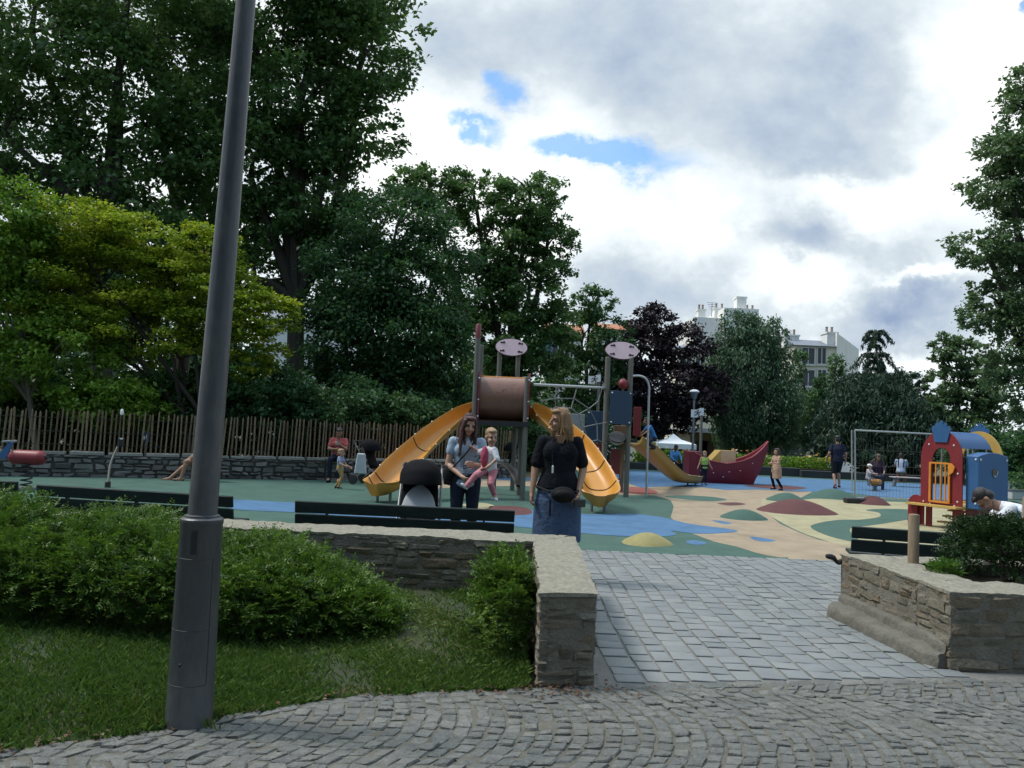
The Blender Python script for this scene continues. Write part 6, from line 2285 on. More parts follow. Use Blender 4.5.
# ---- pushchairs
def pushchair(label, loc, rz, group=None, liner=True, sc=1.0):
    r = root('pushchair', label, 'pushchair', loc, rz, group)
    CH = M('pushchair_cloth', (0.007, 0.007, 0.009), 0.85, 0.2, 20, 0.2, 200, spec=0.12)
    LN = M('grey_liner', (0.36, 0.38, 0.40), 0.85, 0.1, 12, 0.2, 90)
    def B(name, m, f, parent=r, **kw):
        q = MB()
        f(q)
        return q.build(name, m, parent, **kw)
    # local: faces -y
    for sx in (-1, 1):
        B('frame', STEELD, lambda q: (q.tube([(sx * .24, -.34, .12), (sx * .24, .10, .48), (sx * .23, .42, .98)], .014, 8), q.tube([(sx * .24, .38, .12), (sx * .24, .02, .46)], .014, 8)))
    B('handle', BLACKP, lambda q: q.tube([(-.23, .42, .98), (-.22, .46, 1.02), (.22, .46, 1.02), (.23, .42, .98)], .018, 8))
    for x, y in ((-.25, -.34), (.25, -.34), (-.27, .40), (.27, .40)):
        w_ = B('wheel', BLACKP, lambda q: q.lathe([(.085, -.02), (.11, -.018), (.118, 0), (.11, .018), (.085, .02)], (x, y, .12), 20, Matrix.Rotation(rad(90), 3, 'Y')))
        B('rim', STEELD, lambda q: q.lathe([(.01, -.016), (.086, -.012), (.086, .012), (.01, .016)], (x, y, .12), 16, Matrix.Rotation(rad(90), 3, 'Y')), w_)
    def seat(q):
        q.cap((-.12, .16, .80), (.12, .16, .80), .06, .06)
        for t in np.linspace(0, 1, 14):
            q.ell((0, .02 + .16 * t, .47 + .40 * t), (.238 - .03 * t, .055, .09))
        q.ell((0, -.14, .46), (.205, .2, .05))
        q.ell((0, -.32, .34), (.19, .04, .14))
    q = MB()
    seat(q)
    s_ = q.organic('seat', CH, r, .014, 3)
    if liner:
        q = MB()
        for t in np.linspace(0, 1, 14):
            q.ell((0, -.055 + .16 * t, .50 + .27 * t), (.205 * math.sqrt(max(.05, 1 - t ** 2.2)), .035, .06))
        q.ell((0, -.16, .505), (.165, .16, .03))
        q.organic('liner', LN, s_, .012, 3)
    # hood: a shell of bowed ribs
    n, m_ = 14, 12
    vs, fs = [], []
    for lay in (0, 1):
        for i in range(n + 1):
            a_ = rad(4) + rad(138) * i / n           # from front brim over to the back
            for j in range(m_ + 1):
                b_ = -math.pi / 2 + math.pi * j / m_
                R_ = (.27 - .012 * lay) * (1 + 0.02 * math.sin(i * 2.2))
                y = -R_ * 1.15 * math.cos(a_) * math.cos(b_)
                z = .80 + R_ * 1.08 * math.sin(a_) * math.cos(b_) ** 0.75 if False else .80 + R_ * 1.08 * math.sin(a_) * max(0, math.cos(b_)) ** 0.6
                x = (.245 - .01 * lay) * math.sin(b_)
                vs.append((x, y + .14, z))
    K = (n + 1) * (m_ + 1)
    for lay in (0, 1):
        for i in range(n):
            for j in range(m_):
                o_ = lay * K
                fs.append((o_ + i * (m_ + 1) + j, o_ + i * (m_ + 1) + j + 1, o_ + (i + 1) * (m_ + 1) + j + 1, o_ + (i + 1) * (m_ + 1) + j))
    for j in range(m_):
        fs.append((j, K + j, K + j + 1, j + 1))
        e = n * (m_ + 1)
        fs.append((e + j, e + j + 1, K + e + j + 1, K + e + j))
    q = MB()
    q.add(vs, fs)
    hd_ = q.build('hood', CH, r, smooth=60)
    return r


p0 = P(420, 480, 9.15)
pushchair('black pushchair with rounded hood and pale grey liner, facing us behind the middle bench', (p0.x, 9.15, 0), 0.05)
p0 = P(366, 470, 19.0)
pc2 = pushchair('dark pushchair hung with a pale bag, beside the seated woman in pink', (p0.x + .15, 19.2, 0), rad(75), liner=False)
c = P(360.5, 462, 18.6)
bgq = MB()
bgq.prism([(-.13, -.27), (.15, -.27), (.10, .20), (-.08, .20)], c, (1, 0, 0), (0, 0, 1), .10)
o = MB()
bag = root('tote_bag', 'pale grey tote bag hanging from the pushchair handle by the seated woman', 'bag', (c.x, 18.6, c.z - .27))
bgq.build('body', M('pale_canvas', (0.42, 0.46, 0.48), 0.85, 0.12, 8, 0.2, 60), bag, smooth=0, world=True, bevel=.02)
part('strap', BLACKP, lambda q: q.tube(spline([c + Vector((-.06, 0, .19)), c + Vector((-.03, .05, .30)), c + Vector((.03, .05, .30)), c + Vector((.08, 0, .19))], 10), .012, 6), bag)
p0 = P(508, 460, 24)
pushchair('black pushchair with bright chrome seen between the posts of the barrel tower', (p0.x, 24.2, 0), rad(-80), liner=False)
# ================================================================== people


def cloth(name, c, var=0.18, scale=14, rough=0.85):
    return M('cloth_' + name, c, rough, var, scale, 0.9, 16, spec=0.12)


SKIN = {'fair': M('skin_fair', (0.40, 0.24, 0.17), 0.5, 0.08, 8), 'tan': M('skin_tan', (0.30, 0.165, 0.105), 0.5, 0.08, 8), 'brown': M('skin_brown', (0.15, 0.075, 0.045), 0.5, 0.08, 8)}


def hairm(name, c):
    return M('hair_' + name, c, 0.5, 0.35, 30, 0.5, 140, stretch=(1, 1, 0.12))


HAIR = {'blond': hairm('blond', (0.24, 0.14, 0.065)), 'auburn': hairm('auburn', (0.055, 0.016, 0.012)), 'dark': hairm('dark', (0.014, 0.011, 0.010)), 'light': hairm('light', (0.30, 0.19, 0.10)), 'brown': hairm('brown', (0.05, 0.028, 0.018)), 'white': M('cloth_white_hat', (0.7, 0.68, 0.62), 0.8)}
EYEM = M('eye_dark', (0.02, 0.015, 0.012), 0.2)
LIPM = M('lip', (0.30, 0.10, 0.09), 0.5)

STAND = dict(pelvis=(0, 0, .94), waist=(0, 0, 1.08), chest=(0, 0, 1.27), neck=(0, .01, 1.44), head=(0, -.02, 1.585),
             shR=(-.17, 0, 1.385), elR=(-.215, .02, 1.11), wrR=(-.225, -.05, .87), shL=(.17, 0, 1.385), elL=(.215, .02, 1.11), wrL=(.225, -.05, .87),
             hipR=(-.088, 0, .92), knR=(-.095, -.015, .50), anR=(-.10, .015, .085), toeR=(-.115, -.14, .028),
             hipL=(.088, 0, .92), knL=(.095, -.015, .50), anL=(.10, .015, .085), toeL=(.115, -.14, .028))


def chain_ell(q, p, w, d, n=9, grow=0.0):
    hh_ = (Vector(p[-1]) - Vector(p[0])).length / n * 1.9
    n = n * 2
    """stack of ellipses through points p with half widths w and depths d: a torso"""
    k = len(p)
    for i in range(n):
        t = i / (n - 1) * (k - 1)
        a = min(int(t), k - 2)
        f = t - a
        c = Vector(p[a]).lerp(Vector(p[a + 1]), f)
        ww = w[a] * (1 - f) + w[a + 1] * f + grow
        dd = d[a] * (1 - f) + d[a + 1] * f + grow
        ax = (Vector(p[a + 1]) - Vector(p[a])).normalized()
        h = hh_
        R = frame_z(ax, (0, 1, 0)) if abs(ax.y) < 0.95 else frame_z(ax, (0, 0, 1))
        # frame_z with ref y gives x axis = y x z: keep width along x
        q.ell(c, (ww, dd, h), R if abs(ax.y) < 0.95 else R, nu=18, nv=8)


def hand(q, wr, el, s, curl=0.5, side=1, fingers=True, out=None, th=1.0):
    """palm, four fingers and thumb continuing the forearm"""
    wr, el = Vector(wr), Vector(el)
    d = (wr - el).normalized() if out is None else Vector(out).normalized()
    ref = Vector((0, 1, 0)) if abs(d.y) < 0.85 else Vector((0, 0, 1))
    wv = d.cross(Vector((1, 0, 0)) if abs(d.x) < 0.8 else Vector((0, 0, 1))).normalized()     # across the knuckles
    nv_ = d.cross(wv).normalized() * side                                                     # palm normal
    if nv_.x * side > 0:
        nv_ = -nv_
    q.cap(wr, wr + d * 0.03 * s, 0.024 * s, 0.026 * s, 8)
    q.cap(wr + d * 0.045 * s + wv * 0.016 * s, wr + d * 0.085 * s + wv * 0.02 * s, 0.017 * s, 0.015 * s, 8)
    q.cap(wr + d * 0.045 * s - wv * 0.016 * s, wr + d * 0.082 * s - wv * 0.022 * s, 0.017 * s, 0.014 * s, 8)
    q.cap(wr + d * 0.045 * s, wr + d * 0.088 * s, 0.018 * s, 0.016 * s, 8)
    if not fingers:
        q.cap(wr + d * 0.08 * s, wr + d * 0.13 * s + nv_ * 0.03 * s, 0.022 * s, 0.014 * s, 8)
        return
    for k, (off, L) in enumerate([(-.030, .066), (-.010, .078), (.011, .074), (.030, .058)]):
        b0 = wr + d * 0.085 * s + wv * off * s
        d1 = (d * math.cos(curl * .7) + nv_ * math.sin(curl * .7)).normalized()
        d2 = (d * math.cos(curl * 1.7) + nv_ * math.sin(curl * 1.7)).normalized()
        b1 = b0 + d1 * L * 0.5 * s
        b2 = b1 + d2 * L * 0.5 * s
        q.cap(b0, b1, 0.0088 * s * th, 0.0082 * s * th, 7)
        q.cap(b1, b2, 0.0082 * s * th, 0.0068 * s * th, 7)
    t0 = wr + d * 0.03 * s + wv * -0.026 * s
    t1 = t0 + (d * 0.6 - wv * 0.75 + nv_ * 0.3).normalized() * 0.038 * s
    t2 = t1 + (d * 0.85 - wv * 0.15 + nv_ * 0.5).normalized() * 0.03 * s
    q.cap(t0, t1, 0.013 * s, 0.010 * s, 7)
    q.cap(t1, t2, 0.010 * s, 0.008 * s, 7)


def person(label, loc, rz=0.0, H=1.7, J=None, g=1.0, rs=None, hsz=None, head=(0, 0, 0), skin='fair', hair=('short', 'dark'), wear=(), vox=0.009, group=None, curl=0.5, cat='person',
           female=False, absolute=False, fingers=True, handout=(None, None)):
    s = H / 1.7
    rs = rs or s
    hs_ = hsz or s
    j = dict(STAND)
    if J:
        j.update(J)
    j = {k: Vector(v) * (1.0 if absolute and J and k in J else s) for k, v in j.items()}
    r = root('person', label, cat, loc, rz, group)
    q = MB()
    tp = [j['pelvis'], j['waist'], j['chest'], (j['shR'] + j['shL']) / 2 - Vector((0, 0, .02 * s))]
    tw = [.150 * g * rs, (.122 if female else .138) * g * rs, .150 * g * rs, .135 * (0.5 + 0.5 * g) * rs]
    td = [.108 * g * rs, .092 * g * rs, .105 * g * rs, .075 * rs]
    chain_ell(q, tp, tw, td, 10)
    up = (j['neck'] - j['chest']).normalized()
    q.cap(j['shR'], j['shL'], .052 * rs, .052 * rs)
    q.cap(tp[3], j['neck'], .075 * rs, .05 * rs)
    q.cap(j['neck'] - Vector((0, 0, .02 * s)), j['neck'].lerp(j['head'], .62), .052 * rs, .048 * rs)
    for S_ in 'RL':
        sh, el, wr = j['sh' + S_], j['el' + S_], j['wr' + S_]
        q.cap(sh, el, .050 * g * rs, .038 * rs * (0.4 + 0.6 * g))
        q.cap(el, wr, .039 * rs * (0.4 + 0.6 * g), .025 * rs)
        q.cap(el.lerp(wr, .2), el.lerp(wr, .35), .041 * rs, .038 * rs)
        hand(q, wr, el, hs_ if hs_ < 0.9 else s, curl, -1 if S_ == 'R' else 1, fingers, handout[0 if S_ == 'R' else 1])
        hp_, kn, an, to = j['hip' + S_], j['kn' + S_], j['an' + S_], j['toe' + S_]
        q.cap(hp_, kn, .086 * g * rs, .053 * rs)
        q.cap(kn, an, .052 * rs, .036 * rs)
        q.cap(kn.lerp(an, .22), kn.lerp(an, .42), .056 * rs, .050 * rs)
        q.cap(an, to, .036 * rs, .026 * rs)
        hl = an + (an - to).normalized() * 0.04 * rs
        q.ell((hl.x, hl.y, min(an.z, to.z + .03 * rs) + .0 * rs), .034 * rs)
    # head
    yaw, pit, rol = (rad(x) for x in head)
    HR = Matrix.Rotation(yaw, 3, 'Z') @ Matrix.Rotation(pit, 3, 'X') @ Matrix.Rotation(rol, 3, 'Y')
    hc = j['head']
    h = lambda x, y, z: hc + HR @ Vector((x * hs_, y * hs_, z * hs_))
    def he(x, y, z, rx, ry, rz_):
        q.ell(h(x, y, z), (rx * hs_, ry * hs_, rz_ * hs_), HR, nu=16, nv=10)
    he(0, .012, .035, .074, .092, .084)
    he(0, -.022, -.035, .060, .066, .072)
    he(0, -.050, -.085, .034, .034, .026)
    q.cap(h(0, -.088, .022), h(0, -.108, -.020), .010 * hs_, .0145 * hs_, 8)
    he(-.034, -.070, .030, .022, .014, .009)
    he(.034, -.070, .030, .022, .014, .009)
    he(-.036, -.066, -.03, .022, .02, .022)
    he(.036, -.066, -.03, .022, .02, .022)
    he(-.076, .012, -.003, .010, .020, .031)
    he(.076, .012, -.003, .010, .020, .031)
    q.organic('body', SKIN[skin], r, vox, 3)
    e = MB()
    for sx in (-1, 1):
        e.ell(h(sx * .032, -.0795, .012), (.0125 * hs_, .008 * hs_, .0065 * hs_), HR, nu=10, nv=6)
        e.tube([h(sx * .018, -.086, .033), h(sx * .034, -.086, .038), h(sx * .050, -.074, .034)], .0035 * hs_, 5)
    e.build('eyes', EYEM, r)
    e = MB()
    e.ell(h(0, -.087, -.055), (.023 * hs_, .008 * hs_, .007 * hs_), HR, nu=12, nv=6)
    e.build('mouth', LIPM, r)
    # hair
    st, hcname = hair
    if st:
        e = MB()
        E = lambda x, y, z, rx, ry, rz_: e.ell(h(x, y, z), (rx * hs_, ry * hs_, rz_ * hs_), HR, nu=16, nv=10)
        if st == 'cap':
            E(0, .015, .062, .082, .098, .066)
            E(0, -.09, .05, .06, .05, .010)
        else:
            E(0, .030, .058, .083, .090, .080)
            E(0, .055, .0, .076, .060, .075)
            E(0, -.035, .098, .062, .05, .030)
        if st in ('long', 'bob'):
            L = .34 if st == 'long' else .125
            for sx in (-1, 1):
                for k in range(5):
                    y = (-.045 + .03 * k) if st == 'long' else (.0 + .022 * k)
                    e.cap(h(sx * .058, y * .8, .06), h(sx * .080, y, -.06), .026 * hs_, .022 * hs_, 8)
                    a = h(sx * .080, y, -.06)
                    b_ = a + Vector((sx * .016 * hs_, (-.035 if st == 'long' and k < 2 else .02) * hs_, -L * hs_ * (0.82 + .06 * k) + .0))
                    e.cap(a, b_, .024 * hs_, .014 * hs_, 8)
            for k in range(5):
                x = -.05 + .025 * k
                e.cap(h(x, .095, .0), h(x * 1.1, .085, -.08) + Vector((0, .01, -L * .7 * hs_)), .028 * hs_, .018 * hs_, 8)
        if st == 'bun':
            E(0, .115, .07, .042, .042, .042)
        e.organic('hair' if st != 'cap' else 'hat', HAIR[hcname], r, vox * .85, 2)
    if st in ('long', 'bob') and vox < .008:
        qh = np.random.default_rng(len(label))
        e = MB()
        L = .36 if st == 'long' else .16
        for k in range(150):
            a_ = qh.uniform(-2.75, 2.75)                    # round the head, the face left open
            fr = abs(a_) > (2.1 if st == 'long' else 1.5)
            sx_, cy_ = math.sin(a_), math.cos(a_)
            part_x = .012 * (1 if sx_ > 0 else -1)
            p_ = [h(part_x + qh.normal() * .008, .02 + .03 * cy_, .136), h(.055 * sx_, .03 + .062 * cy_, .118), h(.084 * sx_, .026 + .096 * cy_, .045)]
            lo = h(.092 * sx_, .030 + .10 * cy_ * (.9 if not fr else .8), -.055)
            p_.append(lo + Vector((qh.normal() * .006, qh.normal() * .006, 0)))
            tip = lo + Vector((sx_ * .012 + qh.normal() * .016, -.01 * (st == 'long') + qh.normal() * .016, -L * qh.uniform(.55, 1.05))) * 1.0
            p_.append(lo.lerp(tip, .5) + Vector((qh.normal() * .010, qh.normal() * .010, 0)))
            p_.append(tip)
            e.tube(spline(p_, 16), [.0035] * 13 + [.003, .002, .001], 4, False)
        e.build('hair_strands', HAIR[hcname], r, smooth=80)
    # clothes
    for w in wear:
        kind, m = w[0], w[1]
        opt = w[2] if len(w) > 2 else {}
        e = MB()
        ease = .016 * rs
        if kind in ('tee', 'top'):
            lo = opt.get('hem', 0.0)
            pp = [j['pelvis'] + (j['pelvis'] - j['waist']).normalized() * lo * s] + tp[1:]
            ww = [tw[0] * opt.get('hemw', 1.0)] + tw[1:]
            chain_ell(e, pp, ww, td, 12, ease)
            e.cap(j['shR'] - Vector((0, 0, .005)), j['shL'] - Vector((0, 0, .005)), .060 * rs, .060 * rs)
            e.cap(tp[3], tp[3].lerp(j['neck'], .55), .088 * rs, .066 * rs)
            if female:
                for sx in (-1, 1):
                    e.ell(j['chest'] + Vector((sx * .062 * g * rs, -.070 * g * rs, .005 * rs)), (.080 * g * rs, .052 * g * rs, .085 * g * rs))
            f = opt.get('sleeve', .55)
            for S_ in 'RL':
                sh, el, wr = j['sh' + S_], j['el' + S_], j['wr' + S_]
                if f > 0:
                    f1 = min(1, f)
                    e.cap(sh, sh.lerp(el, f1), .060 * (.6 + .4 * g) * rs, (.061 * rs if f <= 1 else .05 * rs) * (0.45 + .55 * g))
                if f > 1:
                    e.cap(el, el.lerp(wr, f - 1), .05 * rs, .036 * rs)
        elif kind == 'trousers':
            f = opt.get('len', 2.0)
            chain_ell(e, tp[:2], tw[:2], td[:2], 5, ease * .8)
            for S_ in 'RL':
                hp_, kn, an = j['hip' + S_], j['kn' + S_], j['an' + S_]
                f1 = min(1, f)
                lo_r = opt.get('wide', 1.0)
                e.cap(hp_, hp_.lerp(kn, f1), .098 * g * rs, (.098 * g * (1 - f1) + .066 * f1) * rs * lo_r)
                if f > 1:
                    e.cap(kn, kn.lerp(an, f - 1), .066 * rs * lo_r, .052 * rs * lo_r)
        elif kind in ('skirt', 'dress'):
            z0 = opt.get('z0', .55) * s
            z1 = opt.get('ztop', j['waist'].z / s) * s
            c = j['pelvis']
            w0, w1 = opt.get('w0', .26) * rs, tw[1] + ease
            if kind == 'dress':
                chain_ell(e, tp, tw, td, 12, ease)
                e.cap(j['shR'], j['shL'], .060 * rs, .060 * rs)
                for S_ in 'RL':
                    e.cap(j['sh' + S_], j['sh' + S_].lerp(j['el' + S_], opt.get('sleeve', .3)), .062 * rs, .056 * rs)
            n_ = 14
            for i in range(n_ + 1):
                t = i / n_
                z = z1 + (z0 - z1) * t
                hipf = min(1, t * 2.6)
                wd = w1 + (max(w0 * .94, tw[0] + ease) - w1) * hipf ** .7 + (w0 - w0 * .94) * t
                dp = wd * opt.get('dr', .72)
                e.lathe([(wd, -.03 * s), (wd, .03 * s)], (c.x, c.y, z), 28, sy=dp / wd)
        elif kind == 'shoes':
            for S_ in 'RL':
                an, to = j['an' + S_], j['toe' + S_]
                e.cap(an - Vector((0, 0, .035 * rs)), to, .040 * rs, .033 * rs)
                hl = an + (an - to).normalized() * 0.045 * rs
                e.ell((hl.x, hl.y, to.z + .012 * rs), .040 * rs)
        o = e.organic({'tee': 'shirt', 'top': 'shirt', 'trousers': opt.get('name', 'trousers'), 'skirt': 'skirt', 'dress': 'dress', 'shoes': 'shoes'}[kind], m, r, vox, 3 if kind != 'skirt' else 4)
    return r, j, h


def on_person(r, name, m, f, **kw):
    q = MB()
    f(q)
    return q.build(name, m, r, **kw)


BLACKT = cloth('black', (0.009, 0.010, 0.014))
DENIM = cloth('denim', (0.055, 0.085, 0.15), 0.28, 24)
DARKJ = cloth('dark_denim', (0.018, 0.024, 0.040), 0.28, 24)
LBLUE = cloth('light_blue', (0.30, 0.38, 0.47), 0.14)
LEATH = M('black_leather', (0.010, 0.0095, 0.010), 0.75, 0.2, 12, 0.4, 60, spec=0.2)

# ---- woman in the black tee
p0 = P(558, 470, 8.1)
r, j, h = person('woman in black T-shirt and long denim skirt, face turned left, holding a phone', (p0.x + .01, 8.1, 0), 0.0, 1.71,
                 dict(shR=(-.170, .0, 1.375), elR=(-.235, .01, 1.10), wrR=(-.262, -.06, .865), shL=(.170, .0, 1.375), elL=(.245, .05, 1.12), wrL=(.195, -.13, .895), head=(-.015, -.03, 1.58)),
                 g=1.22, head=(-68, 4, 0), skin='tan', hair=('bob', 'blond'), vox=.0075, female=True, curl=.75,
                 wear=[('tee', BLACKT, dict(sleeve=.78, hem=.02, hemw=1.16)), ('skirt', DENIM, dict(z0=.42, w0=.245, ztop=.97)), ('shoes', BLACKT)])
on_person(r, 'collar_neckline', SKIN['tan'], lambda q: q.prism([(-.055, .05), (.055, .05), (0, -.10)], (0, -.098, 1.40), (1, 0, 0), (0, -.35, 1), .012), smooth=0)
on_person(r, 'waist_bag', LEATH, lambda q: (q.ell((.035, -.215, .87), (.12, .045, .08), nu=20, nv=10), q.ell((.035, -.25, .875), (.09, .04, .05), nu=16, nv=8), q.box((-.085, -.215, .74), (.018, .010, .16)), q.tube([(-.22, -.07, .93), (-.09, -.20, .89)], .014, 6), q.tube([(.16, -.20, .89), (.235, -.05, .94)], .014, 6)))
on_person(r, 'lanyard', BLACKT, lambda q: q.tube(spline([(-.07, -.05, 1.45), (-.085, -.14, 1.32), (-.075, -.185, 1.14)], 10), .006, 5))
on_person(r, 'key_tag', M('white_tag', (.7, .7, .7), .5), lambda q: (q.box((-.075, -.20, 1.105), (.018, .01, .055)), q.ell((-.075, -.20, 1.14), (.010, .008, .012), nu=8, nv=6)))
on_person(r, 'phone', BLACKP, lambda q: q.box((.205, -.185, .79), (.02, .15, .075), Matrix.Rotation(rad(-50), 3, 'Z')), bevel=.004)

# ---- woman with long auburn hair, carrying the infant
p0 = P(466, 470, 9.15)
W2 = Vector((p0.x, 9.15, 0))
r, j, h = person('woman with long dark red hair in light blue T-shirt and jeans, carrying a baby', W2, 0.05, 1.63,
                 dict(shR=(-.165, .0, 1.375), elR=(-.215, -.02, 1.10), wrR=(-.055, -.19, .985), shL=(.165, .0, 1.375), elL=(.225, -.04, 1.10), wrL=(.10, -.22, 1.12), head=(.01, -.055, 1.575), neck=(.0, -.005, 1.44)),
                 g=1.02, head=(14, 20, 6), skin='fair', hair=('long', 'auburn'), vox=.0075, female=True, curl=.6,
                 wear=[('tee', LBLUE, dict(sleeve=.42, hem=.05)), ('trousers', DARKJ, dict(wide=.95)), ('shoes', cloth('pale_shoe', (.4, .4, .4)))])
on_person(r, 'print', cloth('navy_print', (.05, .07, .13)), lambda q: (q.tube([(-.02, -.127, 1.10), (-.035, -.127, 1.02)], .006, 5), q.tube([(-.035, -.127, 1.05), (-.005, -.128, 1.06), (0.0, -.128, 1.03), (-.03, -.127, 1.015)], .006, 5), q.tube([(.03, -.125, 1.11), (.07, -.12, 1.09)], .006, 5), q.tube([(.02, -.127, 1.05), (.06, -.122, 1.03)], .006, 5)))
on_person(r, 'shoulder_strap', LEATH, lambda q: q.tube(spline([(.13, -.03, 1.42), (.03, -.145, 1.25), (-.06, -.14, 1.13), (-.155, -.10, 1.02)], 16), .009, 6))
on_person(r, 'shoulder_bag', LEATH, lambda q: (q.ell((-.185, -.03, .95), (.075, .06, .13), nu=16, nv=10), q.box((-.185, -.03, .90), (.13, .09, .14))), bevel=.015)

# ---- the baby on her hip
bp = P(488.5, 470, 8.93)
bl = Vector((bp.x, 8.93, bp.z))
DX = lambda px, py, Y: P(px, py, Y) - bl
r, j, h = person('baby in white top and pink leggings, carried on the hip of the red-haired woman', bl, 0.0, .80,
                 dict(pelvis=(0, 0, .0), waist=DX(489.5, 462, 8.92), chest=DX(490.5, 454, 8.93), neck=DX(491, 447, 8.93), head=DX(491.5, 437.5, 8.92),
                      shR=DX(487, 449, 9.00), elR=DX(480, 452, 9.0), wrR=DX(475, 449, 9.0), shL=DX(494, 449.5, 8.87), elL=DX(497, 459, 8.83), wrL=DX(490, 465, 8.78),
                      hipR=(-.05, -.01, -.01), knR=DX(476, 475, 8.74), anR=DX(466.5, 486, 8.72), toeR=DX(462, 484.5, 8.70),
                      hipL=(.05, .0, -.01), knL=DX(490.5, 484, 8.80), anL=DX(494.5, 495, 8.85), toeL=DX(496.5, 500, 8.80)),
                 g=1.0, rs=.56, hsz=.80, head=(22, 12, 0), skin='fair', hair=('short', 'light'), vox=.0065, absolute=True,
                 wear=[('tee', cloth('white', (.62, .64, .68), .08), dict(sleeve=1.0)), ('trousers', cloth('pink', (.50, .20, .23), .12), dict(name='leggings')), ('shoes', cloth('white_sock', (.62, .64, .68)))])
on_person(r, 'pinafore', cloth('rose', (.36, .07, .11)), lambda q: (q.ell(DX(484.5, 457, 8.875), (.045, .06, .12), nu=14, nv=10)))

# ---- the seated woman in pink on the rubble wall
p0 = G(338, 481.5)
Yw = 19.75
xw = P(338, 460, Yw).x
SIT = dict(pelvis=(0, .05, .62), waist=(0, .03, .76), chest=(0, -.02, .95), neck=(0, -.05, 1.11), head=(.02, -.11, 1.24), shR=(-.17, -.02, 1.06), elR=(-.22, -.13, .83), wrR=(-.03, -.30, .84), shL=(.17, -.02, 1.06), elL=(.22, -.16, .84), wrL=(.10, -.33, .95),
           hipR=(-.09, .03, .61), knR=(-.11, -.40, .58), anR=(-.11, -.40, .12), toeR=(-.12, -.54, .04), hipL=(.09, .03, .61), knL=(.12, -.40, .57), anL=(.12, -.42, .12), toeL=(.13, -.56, .04))
PINKT = cloth('coral', (.42, .105, .10))
r, j, h = person('seated woman in coral pink top looking at her phone, on the low rubble wall', (xw, Yw, -.02), 0.0, 1.66, SIT, 1.05, head=(5, 28, 0), skin='tan', hair=('bun', 'dark'), vox=.010, female=True,
                 wear=[('tee', PINKT, dict(sleeve=.6)), ('trousers', DARKJ), ('shoes', BLACKT)], group=None)
on_person(r, 'phone', BLACKP, lambda q: q.box((.05, -.40, .97), (.075, .02, .14), Matrix.Rotation(rad(-40), 3, 'X')))
# toddler walking before her
p0 = G(339, 489)
WALK = dict(hipR=(-.085, 0, .92), knR=(-.09, -.16, .54), anR=(-.09, -.02, .12), toeR=(-.1, -.17, .06), hipL=(.085, 0, .92), knL=(.09, -.05, .50), anL=(.09, .20, .14), toeL=(.1, .08, .03))
r, j, h = person('toddler in blue patterned top and mustard trousers, walking towards the pushchair', (p0.x, p0.y, 0), rad(75), .84, dict(WALK, elR=(-.26, -.14, 1.12), wrR=(-.24, -.34, 1.06), elL=(.26, -.10, 1.1), wrL=(.25, -.30, 1.0)), 1.25, hsz=.74, head=(0, 5, 0), skin='fair', hair=('short', 'light'), vox=.0085,
                 wear=[('tee', cloth('blue_pattern', (.22, .28, .40), .5, 26), dict(sleeve=.5, hem=.08)), ('trousers', cloth('mustard', (.36, .24, .10))), ('shoes', BLACKT)])
# person sitting on the floor edge behind the lamp post: outstretched bare leg
p0 = P(199, 470, 17.9)
r, j, h = person('person in dark top sitting on low rubble wall, bare leg stretched out beside lamp post', (p0.x + .02, 18.15, -.12), rad(-62), 1.66,
                 dict(SIT, knR=(-.11, -.36, .50), anR=(-.12, -.72, .16), toeR=(-.13, -.86, .13), knL=(.12, -.40, .57), anL=(.10, -.50, .17), toeL=(.10, -.64, .15), wrR=(-.12, -.36, .60), elR=(-.24, -.1, .80), wrL=(.12, -.34, .62), elL=(.24, -.10, .80), head=(0, -.04, 1.27)), 1.0, head=(0, 10, 0), skin='tan', hair=('short', 'dark'), vox=.010,
                 wear=[('tee', cloth('dark_grey', (.03, .03, .035)), dict(sleeve=.4)), ('trousers', cloth('orange_shorts', (.28, .07, .04)), dict(len=.7, name='shorts')), ('shoes', cloth('sandal', (.22, .15, .1)))])
# child going down (climbing) the straight slide
p0 = P(646.5, 447, 20.9)
r, j, h = person('child in bright blue top crouching on the head of the yellow straight slide', (p0.x + .03, 20.45, P(646, 455, 20.9).z + .16), rad(-75), 1.02,
                 dict(pelvis=(0, .12, .50), waist=(0, .06, .66), chest=(0, -.06, .86), neck=(0, -.16, 1.03), head=(0, -.24, 1.17), shR=(-.15, -.1, .97), elR=(-.18, -.28, .74), wrR=(-.17, -.45, .62), shL=(.15, -.1, .97), elL=(.18, -.28, .74), wrL=(.17, -.45, .62),
                      hipR=(-.08, .1, .49), knR=(-.11, -.08, .25), anR=(-.1, .22, .12), toeR=(-.1, .1, .06), hipL=(.08, .1, .49), knL=(.11, -.16, .28), anL=(.1, .08, .06), toeL=(.1, -.06, .03)), 1.1, hsz=.80, skin='brown', hair=('short', 'dark'), vox=.010,
                 wear=[('tee', cloth('bright_blue', (.05, .17, .45)), dict(sleeve=.6)), ('trousers', cloth('navy_trousers', (.02, .03, .06))), ('shoes', BLACKT)])
# man in blue sitting on the planting edge
p0 = P(676, 460, 33.6)
r, j, h = person('person in blue top sitting on the dark edging left of the boat', (p0.x, 34.0, -.28), rad(20), 1.72, dict(SIT, wrR=(-.12, -.40, .66), wrL=(.10, -.42, .66)), 1.1, head=(0, 15, 0), skin='brown', hair=('short', 'dark'), vox=.012,
                 wear=[('tee', cloth('sky_blue', (.10, .26, .52)), dict(sleeve=1.6)), ('trousers', DARKJ), ('shoes', BLACKT)], fingers=False)
